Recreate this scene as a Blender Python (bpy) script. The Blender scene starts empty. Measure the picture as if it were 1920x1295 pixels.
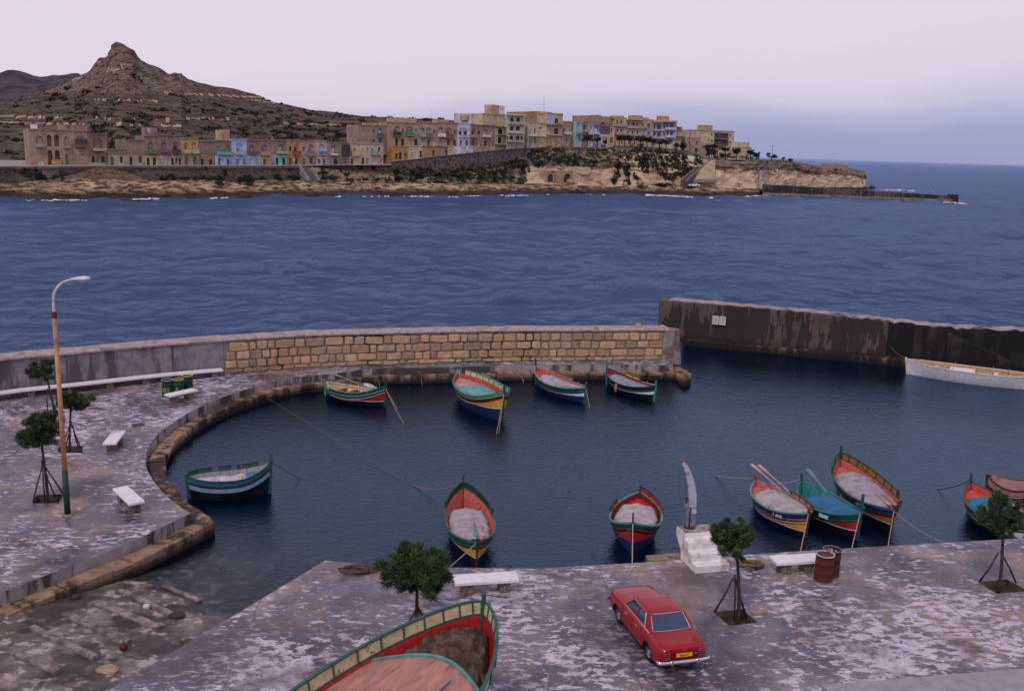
import bpy, bmesh, math, random
import numpy as np
from mathutils import Vector, Matrix, noise
from mathutils.geometry import tessellate_polygon
sc = bpy.context.scene
COL = sc.collection
R = math.radians
V = Vector
# ------------------------------------------------------------------ camera, world, sun, exposure
FPX, CX, CY, CAMZ = 1800.0, 960.0, 647.5, 14.05
PITCH, ROLL = R(11.54), R(1.72)
cF = V((0, math.cos(PITCH), -math.sin(PITCH)))
_u = V((0, math.sin(PITCH), math.cos(PITCH)))
_r = V((1, 0, 0))
cR = _r*math.cos(ROLL) + _u*math.sin(ROLL)
cU = _u*math.cos(ROLL) - _r*math.sin(ROLL)
CAM = V((0, 0, CAMZ))
cd = bpy.data.cameras.new('camera'); cam = bpy.data.objects.new('camera', cd); COL.objects.link(cam)
cd.sensor_width = 36; cd.lens = FPX/1920*36; cd.clip_start = .3; cd.clip_end = 60000
cam.matrix_world = Matrix(((cR.x, cU.x, -cF.x, 0), (cR.y, cU.y, -cF.y, 0), (cR.z, cU.z, -cF.z, CAMZ), (0, 0, 0, 1)))
sc.camera = cam
sc.view_settings.view_transform = 'Standard'; sc.view_settings.look = 'None'
sc.view_settings.exposure = -0.12; sc.view_settings.gamma = 1
SUN_EL, SUN_AZ = R(52), R(205)          # azimuth measured like a compass from +Y, clockwise
w = bpy.data.worlds.new('World'); sc.world = w; w.use_nodes = True
nt = w.node_tree; nt.nodes.clear()
def N(nt, t, **k):
    n = nt.nodes.new(t)
    for a, b in k.items(): setattr(n, a, b)
    return n
def ramp(nt, stops, interp='LINEAR'):
    n = nt.nodes.new('ShaderNodeValToRGB'); cr = n.color_ramp; cr.interpolation = interp
    while len(cr.elements) > 1: cr.elements.remove(cr.elements[-1])
    cr.elements[0].position = stops[0][0]; c = stops[0][1]
    cr.elements[0].color = tuple(c)+(1,) if hasattr(c, '__len__') else (c, c, c, 1)
    for p, c in stops[1:]:
        e = cr.elements.new(p); e.color = tuple(c)+(1,) if hasattr(c, '__len__') else (c, c, c, 1)
    return n
sky = N(nt, 'ShaderNodeTexSky', sky_type='NISHITA', sun_disc=False, sun_elevation=SUN_EL, sun_rotation=SUN_AZ)
skb = N(nt, 'ShaderNodeBackground'); skb.inputs[1].default_value = .1
nt.links.new(sky.outputs[0], skb.inputs[0])
tc = N(nt, 'ShaderNodeTexCoord'); sx = N(nt, 'ShaderNodeSeparateXYZ'); nt.links.new(tc.outputs['Generated'], sx.inputs[0])
nz = N(nt, 'ShaderNodeTexNoise'); nz.inputs['Scale'].default_value = 2.2; nz.inputs['Detail'].default_value = 5
mp = N(nt, 'ShaderNodeMapping'); mp.inputs['Scale'].default_value = (1, 1, 5); nt.links.new(tc.outputs['Generated'], mp.inputs[0]); nt.links.new(mp.outputs[0], nz.inputs[0])
ma = N(nt, 'ShaderNodeMath', operation='MULTIPLY_ADD'); ma.inputs[1].default_value = .08; ma.inputs[2].default_value = -.04
nt.links.new(nz.outputs[0], ma.inputs[0])
mb_ = N(nt, 'ShaderNodeMath', operation='ADD'); nt.links.new(ma.outputs[0], mb_.inputs[0]); nt.links.new(sx.outputs[2], mb_.inputs[1])
# brighter to the left of the view, cooler and darker to the right, as the cloud cover lies
mx_ = N(nt, 'ShaderNodeMath', operation='MULTIPLY_ADD'); mx_.inputs[1].default_value = -.075; nt.links.new(sx.outputs[0], mx_.inputs[0]); nt.links.new(mb_.outputs[0], mx_.inputs[2])
rp = ramp(nt, [(0, (.36, .39, .66)), (.025, (.54, .52, .76)), (.05, (.80, .71, .87)), (.10, (.88, .77, .90)), (.2, (.90, .79, .91)), (.45, (.70, .62, .76)), (1, (.50, .45, .58))])
nt.links.new(mx_.outputs[0], rp.inputs[0])
cb = N(nt, 'ShaderNodeBackground'); cb.inputs[1].default_value = 1.0; nt.links.new(rp.outputs[0], cb.inputs[0])
mxs = N(nt, 'ShaderNodeMixShader'); mxs.inputs[0].default_value = .86
nt.links.new(skb.outputs[0], mxs.inputs[1]); nt.links.new(cb.outputs[0], mxs.inputs[2])
wo = N(nt, 'ShaderNodeOutputWorld'); nt.links.new(mxs.outputs[0], wo.inputs[0])
sd = bpy.data.lights.new('sun', 'SUN'); sd.energy = 1.5; sd.angle = R(11); sd.color = (1, .93, .86)
sun = bpy.data.objects.new('sun', sd); COL.objects.link(sun)
sdir = V((math.sin(SUN_AZ)*math.cos(SUN_EL), math.cos(SUN_AZ)*math.cos(SUN_EL), math.sin(SUN_EL)))
sun.rotation_euler = sdir.to_track_quat('Z', 'Y').to_euler(); sun.location = (0, 0, 60)
# ------------------------------------------------------------------ helpers
QZ, LZ = .85, .45            # quay level, ledge level (water is 0)
def ray(px, py): return cF + cR*((px-CX)/FPX) - cU*((py-CY)/FPX)
def pick(px, py, z=QZ):
    d = ray(px, py); t = (z-CAMZ)/d.z; return CAM + d*t
def at(px, py, Y):
    d = ray(px, py); return CAM + d*(Y/d.y)
def ip(poly, x):
    if x <= poly[0][0]: return poly[0][1]
    for (a, b), (c, d) in zip(poly, poly[1:]):
        if x <= c: return b + (d-b)*(x-a)/(c-a)
    return poly[-1][1]
_mc = {}
def M(col, rough=.8, var=.14, scale=2.0, bump=0.0, metal=0.0, spec=.2, stretch=None, dirt=None, key=None, coat=0):
    """general painted / mineral surface: base colour with two scales of mottling, optional dirt colour in patches"""
    k = (tuple(col), rough, var, scale, bump, metal, spec, stretch, dirt, coat)
    if k in _mc: return _mc[k]
    m = bpy.data.materials.new(key or 'surface_%03d' % len(_mc)); m.use_nodes = True; t = m.node_tree
    b = t.nodes['Principled BSDF']; L = t.links.new
    b.inputs['Roughness'].default_value = rough; b.inputs['Metallic'].default_value = metal
    b.inputs['Specular IOR Level'].default_value = spec; b.inputs['Coat Weight'].default_value = coat
    tc = N(t, 'ShaderNodeTexCoord'); mp = N(t, 'ShaderNodeMapping'); L(tc.outputs['Object'], mp.inputs[0])
    if stretch: mp.inputs['Scale'].default_value = stretch
    n1 = N(t, 'ShaderNodeTexNoise'); n1.inputs['Scale'].default_value = scale; n1.inputs['Detail'].default_value = 6; n1.inputs['Roughness'].default_value = .62
    L(mp.outputs[0], n1.inputs[0])
    lo = [max(0, c*(1-2.2*var)) for c in col]; hi = [min(1, c*(1+1.6*var)) for c in col]
    r = ramp(t, [(.3, lo), (.5, col), (.72, hi)]); L(n1.outputs[0], r.inputs[0]); out = r.outputs[0]
    if dirt:
        dc, amt, dsc = dirt
        n2 = N(t, 'ShaderNodeTexNoise'); n2.inputs['Scale'].default_value = dsc; n2.inputs['Detail'].default_value = 7; n2.inputs['Roughness'].default_value = .65
        L(mp.outputs[0], n2.inputs[0])
        r2 = ramp(t, [(.62-amt*.3, 0), (.72-amt*.3, .85)]); L(n2.outputs[0], r2.inputs[0])
        mx = N(t, 'ShaderNodeMix', data_type='RGBA'); L(r2.outputs[0], mx.inputs[0]); L(out, mx.inputs[6]); mx.inputs[7].default_value = tuple(dc)+(1,)
        out = mx.outputs[2]
    L(out, b.inputs['Base Color'])
    if bump:
        bp = N(t, 'ShaderNodeBump'); bp.inputs['Strength'].default_value = bump; bp.inputs['Distance'].default_value = .05
        n3 = N(t, 'ShaderNodeTexNoise'); n3.inputs['Scale'].default_value = scale*4; n3.inputs['Detail'].default_value = 5
        L(mp.outputs[0], n3.inputs[0]); L(n3.outputs[0], bp.inputs['Height']); L(bp.outputs[0], b.inputs['Normal'])
    _mc[k] = m
    return m
class MB:
    def __init__(s): s.v = []; s.f = []; s.m = []
    def add(s, vs, fs, mi=0):
        o = len(s.v); s.v += [tuple(v) for v in vs]; s.f += [tuple(o+i for i in f) for f in fs]
        s.m += mi if isinstance(mi, list) else [mi]*len(fs); return s
    def box(s, x0, x1, y0, y1, z0, z1, mi=0):
        return s.add([(x0, y0, z0), (x1, y0, z0), (x1, y1, z0), (x0, y1, z0), (x0, y0, z1), (x1, y0, z1), (x1, y1, z1), (x0, y1, z1)],
                     [(0, 3, 2, 1), (4, 5, 6, 7), (0, 1, 5, 4), (1, 2, 6, 5), (2, 3, 7, 6), (3, 0, 4, 7)], mi)
    def bar(s, a, b, wd, ht, up=V((0, 0, 1)), mi=0, w2=None, h2=None):
        a = V(a); b = V(b); d = (b-a).normalized(); sd = d.cross(up)
        if sd.length < 1e-4: sd = d.cross(V((0, 1, 0)))
        sd.normalize(); u = sd.cross(d)
        w2 = wd if w2 is None else w2; h2 = ht if h2 is None else h2
        vs = []
        for p, ww, hh in ((a, wd, ht), (b, w2, h2)):
            for sx, sy in ((-1, -1), (1, -1), (1, 1), (-1, 1)): vs.append(p + sd*(sx*ww/2) + u*(sy*hh/2))
        return s.add(vs, [(3, 2, 1, 0), (4, 5, 6, 7), (0, 1, 5, 4), (1, 2, 6, 5), (2, 3, 7, 6), (3, 0, 4, 7)], mi)
    def tube(s, path, r, n=8, mi=0, cap=True):
        path = [V(p) for p in path]; rr = r if hasattr(r, '__len__') else [r]*len(path); rings = []
        ref = V((0, 0, 1))
        for i, p in enumerate(path):
            d = (path[min(i+1, len(path)-1)] - path[max(i-1, 0)]).normalized()
            a = d.cross(ref)
            if a.length < .05: a = d.cross(V((0, 1, 0)))
            a.normalize(); b = a.cross(d)
            rings.append([p + (a*math.cos(2*math.pi*k/n) + b*math.sin(2*math.pi*k/n))*rr[i] for k in range(n)])
        vs = [v for rg in rings for v in rg]; fs = []
        for i in range(len(path)-1):
            for k in range(n):
                k2 = (k+1) % n; fs.append((i*n+k, i*n+k2, (i+1)*n+k2, (i+1)*n+k))
        if cap: fs += [tuple(range(n-1, -1, -1)), tuple((len(path)-1)*n+k for k in range(n))]
        return s.add(vs, fs, mi)
    def lathe(s, prof, c=(0, 0, 0), n=20, mi=0, axis='z'):
        vs = []; fs = []
        for (r, z) in prof:
            for k in range(n):
                a = 2*math.pi*k/n
                p = (r*math.cos(a), r*math.sin(a), z) if axis == 'z' else ((r*math.cos(a), z, r*math.sin(a)) if axis == 'y' else (z, r*math.cos(a), r*math.sin(a)))
                vs.append((p[0]+c[0], p[1]+c[1], p[2]+c[2]))
        for i in range(len(prof)-1):
            for k in range(n):
                k2 = (k+1) % n; fs.append((i*n+k, i*n+k2, (i+1)*n+k2, (i+1)*n+k))
        return s.add(vs, fs, mi)
    def grid(s, rows, mi=0, close=False):
        """rows: list of equally long lists of points"""
        n = len(rows[0]); vs = [p for r in rows for p in r]; fs = []; ml = []
        for i in range(len(rows)-1):
            for k in range(n-1 + (1 if close else 0)):
                k2 = (k+1) % n; fs.append((i*n+k, i*n+k2, (i+1)*n+k2, (i+1)*n+k)); ml.append(mi[i] if isinstance(mi, list) else mi)
        return s.add(vs, fs, ml)
    def prism(s, poly, z0, z1, mi=0, holes=(), side=None):
        """poly of (x, y); z1 may be a function"""
        n = len(poly); zt = z1 if callable(z1) else (lambda x, y: z1)
        loops = [[V((p[0], p[1], 0)) for p in poly]] + [[V((p[0], p[1], 0)) for p in h] for h in holes]
        flat = [p for l in loops for p in l]
        s.add([(p.x, p.y, zt(p.x, p.y)) for p in flat], tessellate_polygon(loops), mi)
        sm = mi if side is None else side
        vs = [(p[0], p[1], z0) for p in poly] + [(p[0], p[1], zt(p[0], p[1])) for p in poly]
        s.add(vs, [(i, (i+1) % n, n+(i+1) % n, n+i) for i in range(n)], sm)
        return s
    def build(s, name, mats, parent=None, smooth=False, bevel=0, kind=None, label=None, cat=None, group=None, weld=False, recalc=True):
        me = bpy.data.meshes.new(name); me.from_pydata(s.v, [], s.f)
        mats = mats if isinstance(mats, (list, tuple)) else [mats]
        for m in mats: me.materials.append(m)
        if len(mats) > 1: me.polygons.foreach_set('material_index', s.m)
        if weld or recalc:
            bm = bmesh.new(); bm.from_mesh(me)
            if weld: bmesh.ops.remove_doubles(bm, verts=bm.verts, dist=.0005)
            if recalc: bmesh.ops.recalc_face_normals(bm, faces=bm.faces)
            bm.to_mesh(me); bm.free()
        if smooth: me.polygons.foreach_set('use_smooth', [True]*len(me.polygons))
        o = bpy.data.objects.new(name, me); COL.objects.link(o)
        if parent: o.parent = parent
        if bevel:
            md = o.modifiers.new('bevel', 'BEVEL'); md.width = bevel; md.segments = 2; md.limit_method = 'ANGLE'; md.angle_limit = R(40)
        tag(o, label, cat, group, kind)
        return o
def tag(o, label=None, cat=None, group=None, kind=None):
    if label: o['label'] = label
    if cat: o['category'] = cat
    if group: o['group'] = group
    if kind: o['kind'] = kind
    return o
def thing(name, label, cat, loc=(0, 0, 0), rz=0, group=None):
    o = bpy.data.objects.new(name, None); COL.objects.link(o); o.location = loc; o.rotation_euler = (0, 0, rz)
    o.empty_display_size = .3
    return tag(o, label, cat, group)
def fbm(p, o=4): return noise.fractal(p, 1.0, 2.0, o)
def text_mesh(s, size, name, mat, parent, mw, label=None):
    c = bpy.data.curves.new(name, 'FONT'); c.body = s; c.size = size; c.align_x = 'CENTER'; c.align_y = 'CENTER'; c.extrude = .004
    t = bpy.data.objects.new(name, c); COL.objects.link(t); dg = bpy.context.evaluated_depsgraph_get(); dg.update()
    me = bpy.data.meshes.new_from_object(t.evaluated_get(dg)); bpy.data.objects.remove(t)
    me.materials.clear(); me.materials.append(mat); me.transform(mw)
    o = bpy.data.objects.new(name, me); COL.objects.link(o); o.parent = parent
    if label: o['label'] = label
    return o
def smoothpath(pts, n=6):
    out = []
    P = [pts[0]]+list(pts)+[pts[-1]]
    for i in range(1, len(P)-2):
        a, b, c, d = [V(P[i+k]) for k in (-1, 0, 1, 2)]
        for j in range(n):
            t = j/n; out.append(.5*((2*b) + (c-a)*t + (2*a-5*b+4*c-d)*t*t + (3*b-a-3*c+d)*t**3))
    out.append(V(P[-2])); return out
# ------------------------------------------------------------------ water
def water_material():
    m = bpy.data.materials.new('sea_water'); m.use_nodes = True; t = m.node_tree; L = t.links.new
    b = t.nodes['Principled BSDF']; out = t.nodes['Material Output']
    b.inputs['Roughness'].default_value = .09; b.inputs['IOR'].default_value = 1.33; b.inputs['Specular Tint'].default_value = (.60, .76, 1, 1)
    tc = N(t, 'ShaderNodeTexCoord'); at1 = N(t, 'ShaderNodeAttribute', attribute_name='calm'); at2 = N(t, 'ShaderNodeAttribute', attribute_name='shallow')
    mx = N(t, 'ShaderNodeMix', data_type='RGBA'); L(at1.outputs['Fac'], mx.inputs[0])
    mx.inputs[6].default_value = (.062, .100, .225, 1); mx.inputs[7].default_value = (.001, .004, .014, 1)
    # broad patches of cat's paws
    n0 = N(t, 'ShaderNodeTexNoise'); n0.inputs['Scale'].default_value = .035; n0.inputs['Detail'].default_value = 4
    mp0 = N(t, 'ShaderNodeMapping'); mp0.inputs['Scale'].default_value = (1, 2.2, 1); L(tc.outputs['Object'], mp0.inputs[0]); L(mp0.outputs[0], n0.inputs[0])
    hv = N(t, 'ShaderNodeMath', operation='MULTIPLY_ADD'); hv.inputs[1].default_value = .9; hv.inputs[2].default_value = .55; L(n0.outputs[0], hv.inputs[0])
    mm = N(t, 'ShaderNodeMix', data_type='RGBA', blend_type='MULTIPLY'); mm.inputs[0].default_value = 1; L(mx.outputs[2], mm.inputs[6]); L(hv.outputs[0], mm.inputs[7])
    L(mm.outputs[2], b.inputs['Base Color'])
    def nz(sc, det, st):
        mp = N(t, 'ShaderNodeMapping'); mp.inputs['Scale'].default_value = st; mp.inputs['Rotation'].default_value = (0, 0, R(-14)); L(tc.outputs['Object'], mp.inputs[0])
        n = N(t, 'ShaderNodeTexNoise'); n.inputs['Scale'].default_value = sc; n.inputs['Detail'].default_value = det; n.inputs['Roughness'].default_value = .6; n.inputs['Distortion'].default_value = .6
        L(mp.outputs[0], n.inputs[0]); return n
    a = nz(1.15, 10, (1, 1.25, 1)); c = nz(3.4, 5, (1, 1.5, 1))
    b1 = N(t, 'ShaderNodeBump'); b1.inputs['Distance'].default_value = 1.5; L(a.outputs[0], b1.inputs['Height'])
    s1 = N(t, 'ShaderNodeMapRange'); s1.inputs[3].default_value = .95; s1.inputs[4].default_value = .05; L(at1.outputs['Fac'], s1.inputs[0]); L(s1.outputs[0], b1.inputs['Strength'])
    b2 = N(t, 'ShaderNodeBump'); b2.inputs['Distance'].default_value = .16; L(c.outputs[0], b2.inputs['Height']); L(b1.outputs[0], b2.inputs['Normal'])
    s2 = N(t, 'ShaderNodeMapRange'); s2.inputs[3].default_value = .6; s2.inputs[4].default_value = .22; L(at1.outputs['Fac'], s2.inputs[0])
    s3 = N(t, 'ShaderNodeMath', operation='MULTIPLY'); L(s2.outputs[0], s3.inputs[0]); L(hv.outputs[0], s3.inputs[1]); L(s3.outputs[0], b2.inputs['Strength'])
    L(b2.outputs[0], b.inputs['Normal'])
    # sea body and mirror: wave slopes too small to model keep the grazing reflection of the open sea well below one
    df = N(t, 'ShaderNodeBsdfDiffuse'); L(mm.outputs[2], df.inputs[0]); L(b1.outputs[0], df.inputs['Normal'])
    go = N(t, 'ShaderNodeBsdfGlossy'); L(b2.outputs[0], go.inputs['Normal']); go.inputs[0].default_value = (.54, .73, 1, 1)
    gr = N(t, 'ShaderNodeMapRange'); gr.inputs[3].default_value = .16; gr.inputs[4].default_value = .05; L(at1.outputs['Fac'], gr.inputs[0]); L(gr.outputs[0], go.inputs['Roughness'])
    f2 = N(t, 'ShaderNodeFresnel'); f2.inputs[0].default_value = 1.55; L(b2.outputs[0], f2.inputs['Normal'])
    mxr = N(t, 'ShaderNodeMapRange'); mxr.inputs[3].default_value = .85; mxr.inputs[4].default_value = 1.0; L(at1.outputs['Fac'], mxr.inputs[0])
    mn = N(t, 'ShaderNodeMath', operation='MULTIPLY'); L(f2.outputs[0], mn.inputs[0]); L(mxr.outputs[0], mn.inputs[1])
    sea = N(t, 'ShaderNodeMixShader'); L(mn.outputs[0], sea.inputs[0]); L(df.outputs[0], sea.inputs[1]); L(go.outputs[0], sea.inputs[2])
    # clear water over the slipway: the bottom shows, the surface still mirrors
    tr = N(t, 'ShaderNodeBsdfTransparent'); tr.inputs[0].default_value = (.62, .72, .8, 1)
    gl = N(t, 'ShaderNodeBsdfGlossy'); gl.inputs['Roughness'].default_value = .07; L(b2.outputs[0], gl.inputs['Normal'])
    fr = N(t, 'ShaderNodeFresnel'); fr.inputs[0].default_value = 1.33; L(b2.outputs[0], fr.inputs['Normal'])
    ms = N(t, 'ShaderNodeMixShader'); L(fr.outputs[0], ms.inputs[0]); L(tr.outputs[0], ms.inputs[1]); L(gl.outputs[0], ms.inputs[2])
    fin = N(t, 'ShaderNodeMixShader'); L(at2.outputs['Fac'], fin.inputs[0]); L(sea.outputs[0], fin.inputs[1]); L(ms.outputs[0], fin.inputs[2]); L(fin.outputs[0], out.inputs[0])
    return m
# slipway frame: timbers run across, the slope goes down towards the basin
SA, SB = pick(123, 1146, .3), pick(238, 1203, .3)
S_ac = (SB-SA); S_ac.z = 0; S_ac.normalize()
S_dn = V((-S_ac.y, S_ac.x, 0))
if S_dn.x < 0: S_dn = -S_dn
S_O = pick(395, 1150, 0); SLOPE = .115
def slip_z(x, y):
    s = (x-S_O.x)*S_dn.x + (y-S_O.y)*S_dn.y
    return max(-2.6, min(.72, -SLOPE*s))
def make_water():
    rs = [16.0]
    while rs[-1] < 26000: rs.append(rs[-1]*(1.0085 if rs[-1] < 55 else 1.0045 if rs[-1] < 260 else 1.009 if rs[-1] < 420 else 1.03))
    rs = np.array(rs); th = np.radians(np.arange(-44, 44.01, .16))
    Rr, T = np.meshgrid(rs, th, indexing='ij'); X = Rr*np.sin(T); Y = Rr*np.cos(T)
    # breakwater line splits the calm basin from the open water
    bl = [(p.x, p.y) for p in (pick(-60, 745), pick(420, 700), pick(860, 680), pick(1283, 676), pick(1290, 648, 0), pick(1500, 668, 0), pick(1950, 720, 0))]
    bx = np.array([p[0] for p in bl]); by = np.array([p[1] for p in bl]); yl = np.interp(X, bx, by)
    calm = np.clip((yl-Y+3)/2, 0, 1)
    Z = np.zeros_like(X); rnd = random.Random(3)
    for i in range(40):
        lam = 1.3*1.11**i if i < 26 else rnd.uniform(3, 20); a = .0052*lam**.95; ang = R(-72) + rnd.gauss(0, .7)
        kx, ky = math.cos(ang)*2*math.pi/lam, math.sin(ang)*2*math.pi/lam
        res = np.clip((lam/(Rr*.0045)-2)/3, 0, 1)
        Z += a*res*np.sin(X*kx + Y*ky + rnd.uniform(0, 6.28) + .8*np.sin(X*.05*kx+Y*.09))
    Z = Z*(1-calm)*1.25 + Z*calm*.035
    Z *= 1.0
    d = (X-S_O.x)*S_dn.x + (Y-S_O.y)*S_dn.y; ac = (X-S_O.x)*S_ac.x + (Y-S_O.y)*S_ac.y
    sh = np.clip(1-d/7.5, 0, .97)*np.clip((9-np.abs(ac))/2, 0, 1)
    n, k = X.shape
    v = np.stack([X.ravel(), Y.ravel(), Z.ravel()], 1)
    i, j = np.meshgrid(np.arange(n-1), np.arange(k-1), indexing='ij'); b = (i*k+j).ravel()
    f = np.stack([b, b+1, b+k+1, b+k], 1)
    me = bpy.data.meshes.new('sea'); me.from_pydata(v.tolist(), [], f.tolist())
    for nm, arr in (('calm', calm), ('shallow', sh)):
        a = me.attributes.new(nm, 'FLOAT', 'POINT'); a.data.foreach_set('value', arr.ravel().astype(np.float32))
    me.polygons.foreach_set('use_smooth', [True]*len(me.polygons)); me.materials.append(water_material())
    o = bpy.data.objects.new('water', me); COL.objects.link(o); o['kind'] = 'structure'
make_water()
# ------------------------------------------------------------------ stone and concrete
def quay_material():
    m = bpy.data.materials.new('worn_wet_concrete'); m.use_nodes = True; t = m.node_tree; L = t.links.new; b = t.nodes['Principled BSDF']
    tc = N(t, 'ShaderNodeTexCoord')
    def nz(sc, det=6, rough=.6, dist=0, st=(1, 1, 1), rot=0, loc=(0, 0, 0)):
        mp = N(t, 'ShaderNodeMapping'); mp.inputs['Scale'].default_value = st; mp.inputs['Rotation'].default_value = (0, 0, rot); mp.inputs['Location'].default_value = loc; L(tc.outputs['Object'], mp.inputs[0])
        n = N(t, 'ShaderNodeTexNoise'); n.inputs['Scale'].default_value = sc; n.inputs['Detail'].default_value = det; n.inputs['Roughness'].default_value = rough; n.inputs['Distortion'].default_value = dist
        L(mp.outputs[0], n.inputs[0]); return n.outputs[0]
    def mix(f, a, c):
        x = N(t, 'ShaderNodeMix', data_type='RGBA')
        L(f, x.inputs[0]) if not isinstance(f, (int, float)) else None
        for k, s in ((6, a), (7, c)):
            if isinstance(s, tuple): x.inputs[k].default_value = s+(1,)
            else: L(s, x.inputs[k])
        return x.outputs[2]
    def mth(op, a, c, d=None):
        x = N(t, 'ShaderNodeMath', operation=op)
        for k, s in ((0, a), (1, c), (2, d)):
            if s is None: continue
            if isinstance(s, (int, float)): x.inputs[k].default_value = s
            else: L(s, x.inputs[k])
        return x.outputs[0]
    base = ramp(t, [(.34, (.055, .052, .072)), (.5, (.12, .112, .148)), (.66, (.20, .178, .215))]); L(nz(.7, 8, .66), base.inputs[0])
    tan = ramp(t, [(.47, 0), (.62, .8)]); L(nz(.33, 5, .6, 0, (1, 1, 1), 0, (7, 3, 0)), tan.inputs[0])
    c1 = mix(tan.outputs[0], base.outputs[0], (.30, .215, .185))
    pn = nz(2.3, 10, .68, .3, (1, 1.9, 1), R(-32)); pm = nz(.22, 5, .6, 0, (1, 1, 1), 0, (2, 9, 0))
    pf = mth('ADD', pn, mth('MULTIPLY', mth('SUBTRACT', pm, .5), .62))
    pale = ramp(t, [(.535, 0), (.553, .95)]); L(pf, pale.inputs[0])
    pc = ramp(t, [(.35, (.40, .35, .42)), (.65, (.62, .54, .63))]); L(nz(3, 5), pc.inputs[0])
    c2 = mix(pale.outputs[0], c1, pc.outputs[0])
    pn2 = ramp(t, [(.62, 0), (.635, .75)]); L(nz(4.2, 6, .6, .3, (1, 1.7, 1), R(24)), pn2.inputs[0]); c2 = mix(pn2.outputs[0], c2, (.40, .34, .39))
    wet = ramp(t, [(.50, 0), (.60, 1)]); L(nz(.5, 6, .55, .3, (1, 1, 1), 0, (13, 31, 0)), wet.inputs[0])
    c3 = mix(mth('MULTIPLY', wet.outputs[0], .62), c2, (.06, .036, .036))
    # joints of the cast bays
    br = N(t, 'ShaderNodeTexBrick'); br.inputs['Scale'].default_value = 1; br.inputs['Brick Width'].default_value = 5.2; br.inputs['Row Height'].default_value = 4.1; br.inputs['Mortar Size'].default_value = .022; br.offset = 0
    br.inputs['Color1'].default_value = br.inputs['Color2'].default_value = (0, 0, 0, 1); br.inputs['Mortar'].default_value = (1, 1, 1, 1)
    mpb = N(t, 'ShaderNodeMapping'); mpb.inputs['Rotation'].default_value = (0, 0, R(-4)); wn = N(t, 'ShaderNodeTexNoise'); wn.inputs['Scale'].default_value = .9; wn.inputs['Detail'].default_value = 5; L(tc.outputs['Object'], wn.inputs[0])
    wv = N(t, 'ShaderNodeVectorMath', operation='MULTIPLY_ADD'); wv.inputs[1].default_value = (.28, .28, 0); L(wn.outputs['Color'], wv.inputs[0]); L(tc.outputs['Object'], wv.inputs[2])
    L(wv.outputs[0], mpb.inputs[0]); L(mpb.outputs[0], br.inputs[0])
    c4 = mix(mth('MULTIPLY', br.outputs[0], mth('MULTIPLY_ADD', tan.outputs[0], .5, .25)), c3, (.04, .03, .04))
    fine = ramp(t, [(.3, .78), (.7, 1.2)]); L(nz(14, 5), fine.inputs[0])
    mm = N(t, 'ShaderNodeMix', data_type='RGBA', blend_type='MULTIPLY'); mm.inputs[0].default_value = 1; L(c4, mm.inputs[6]); L(fine.outputs[0], mm.inputs[7])
    L(mm.outputs[2], b.inputs['Base Color'])
    rr = mth('SUBTRACT', .74, mth('MULTIPLY', mth('SUBTRACT', 1, pale.outputs[0]), mth('MULTIPLY_ADD', wet.outputs[0], .3, .24)))
    L(rr, b.inputs['Roughness']); b.inputs['Specular IOR Level'].default_value = .32
    bp = N(t, 'ShaderNodeBump'); bp.inputs['Strength'].default_value = .25; bp.inputs['Distance'].default_value = .02; L(mth('ADD', pf, mth('MULTIPLY', br.outputs[0], -.4)), bp.inputs['Height']); L(bp.outputs[0], b.inputs['Normal'])
    return m
MQ = quay_material()
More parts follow.
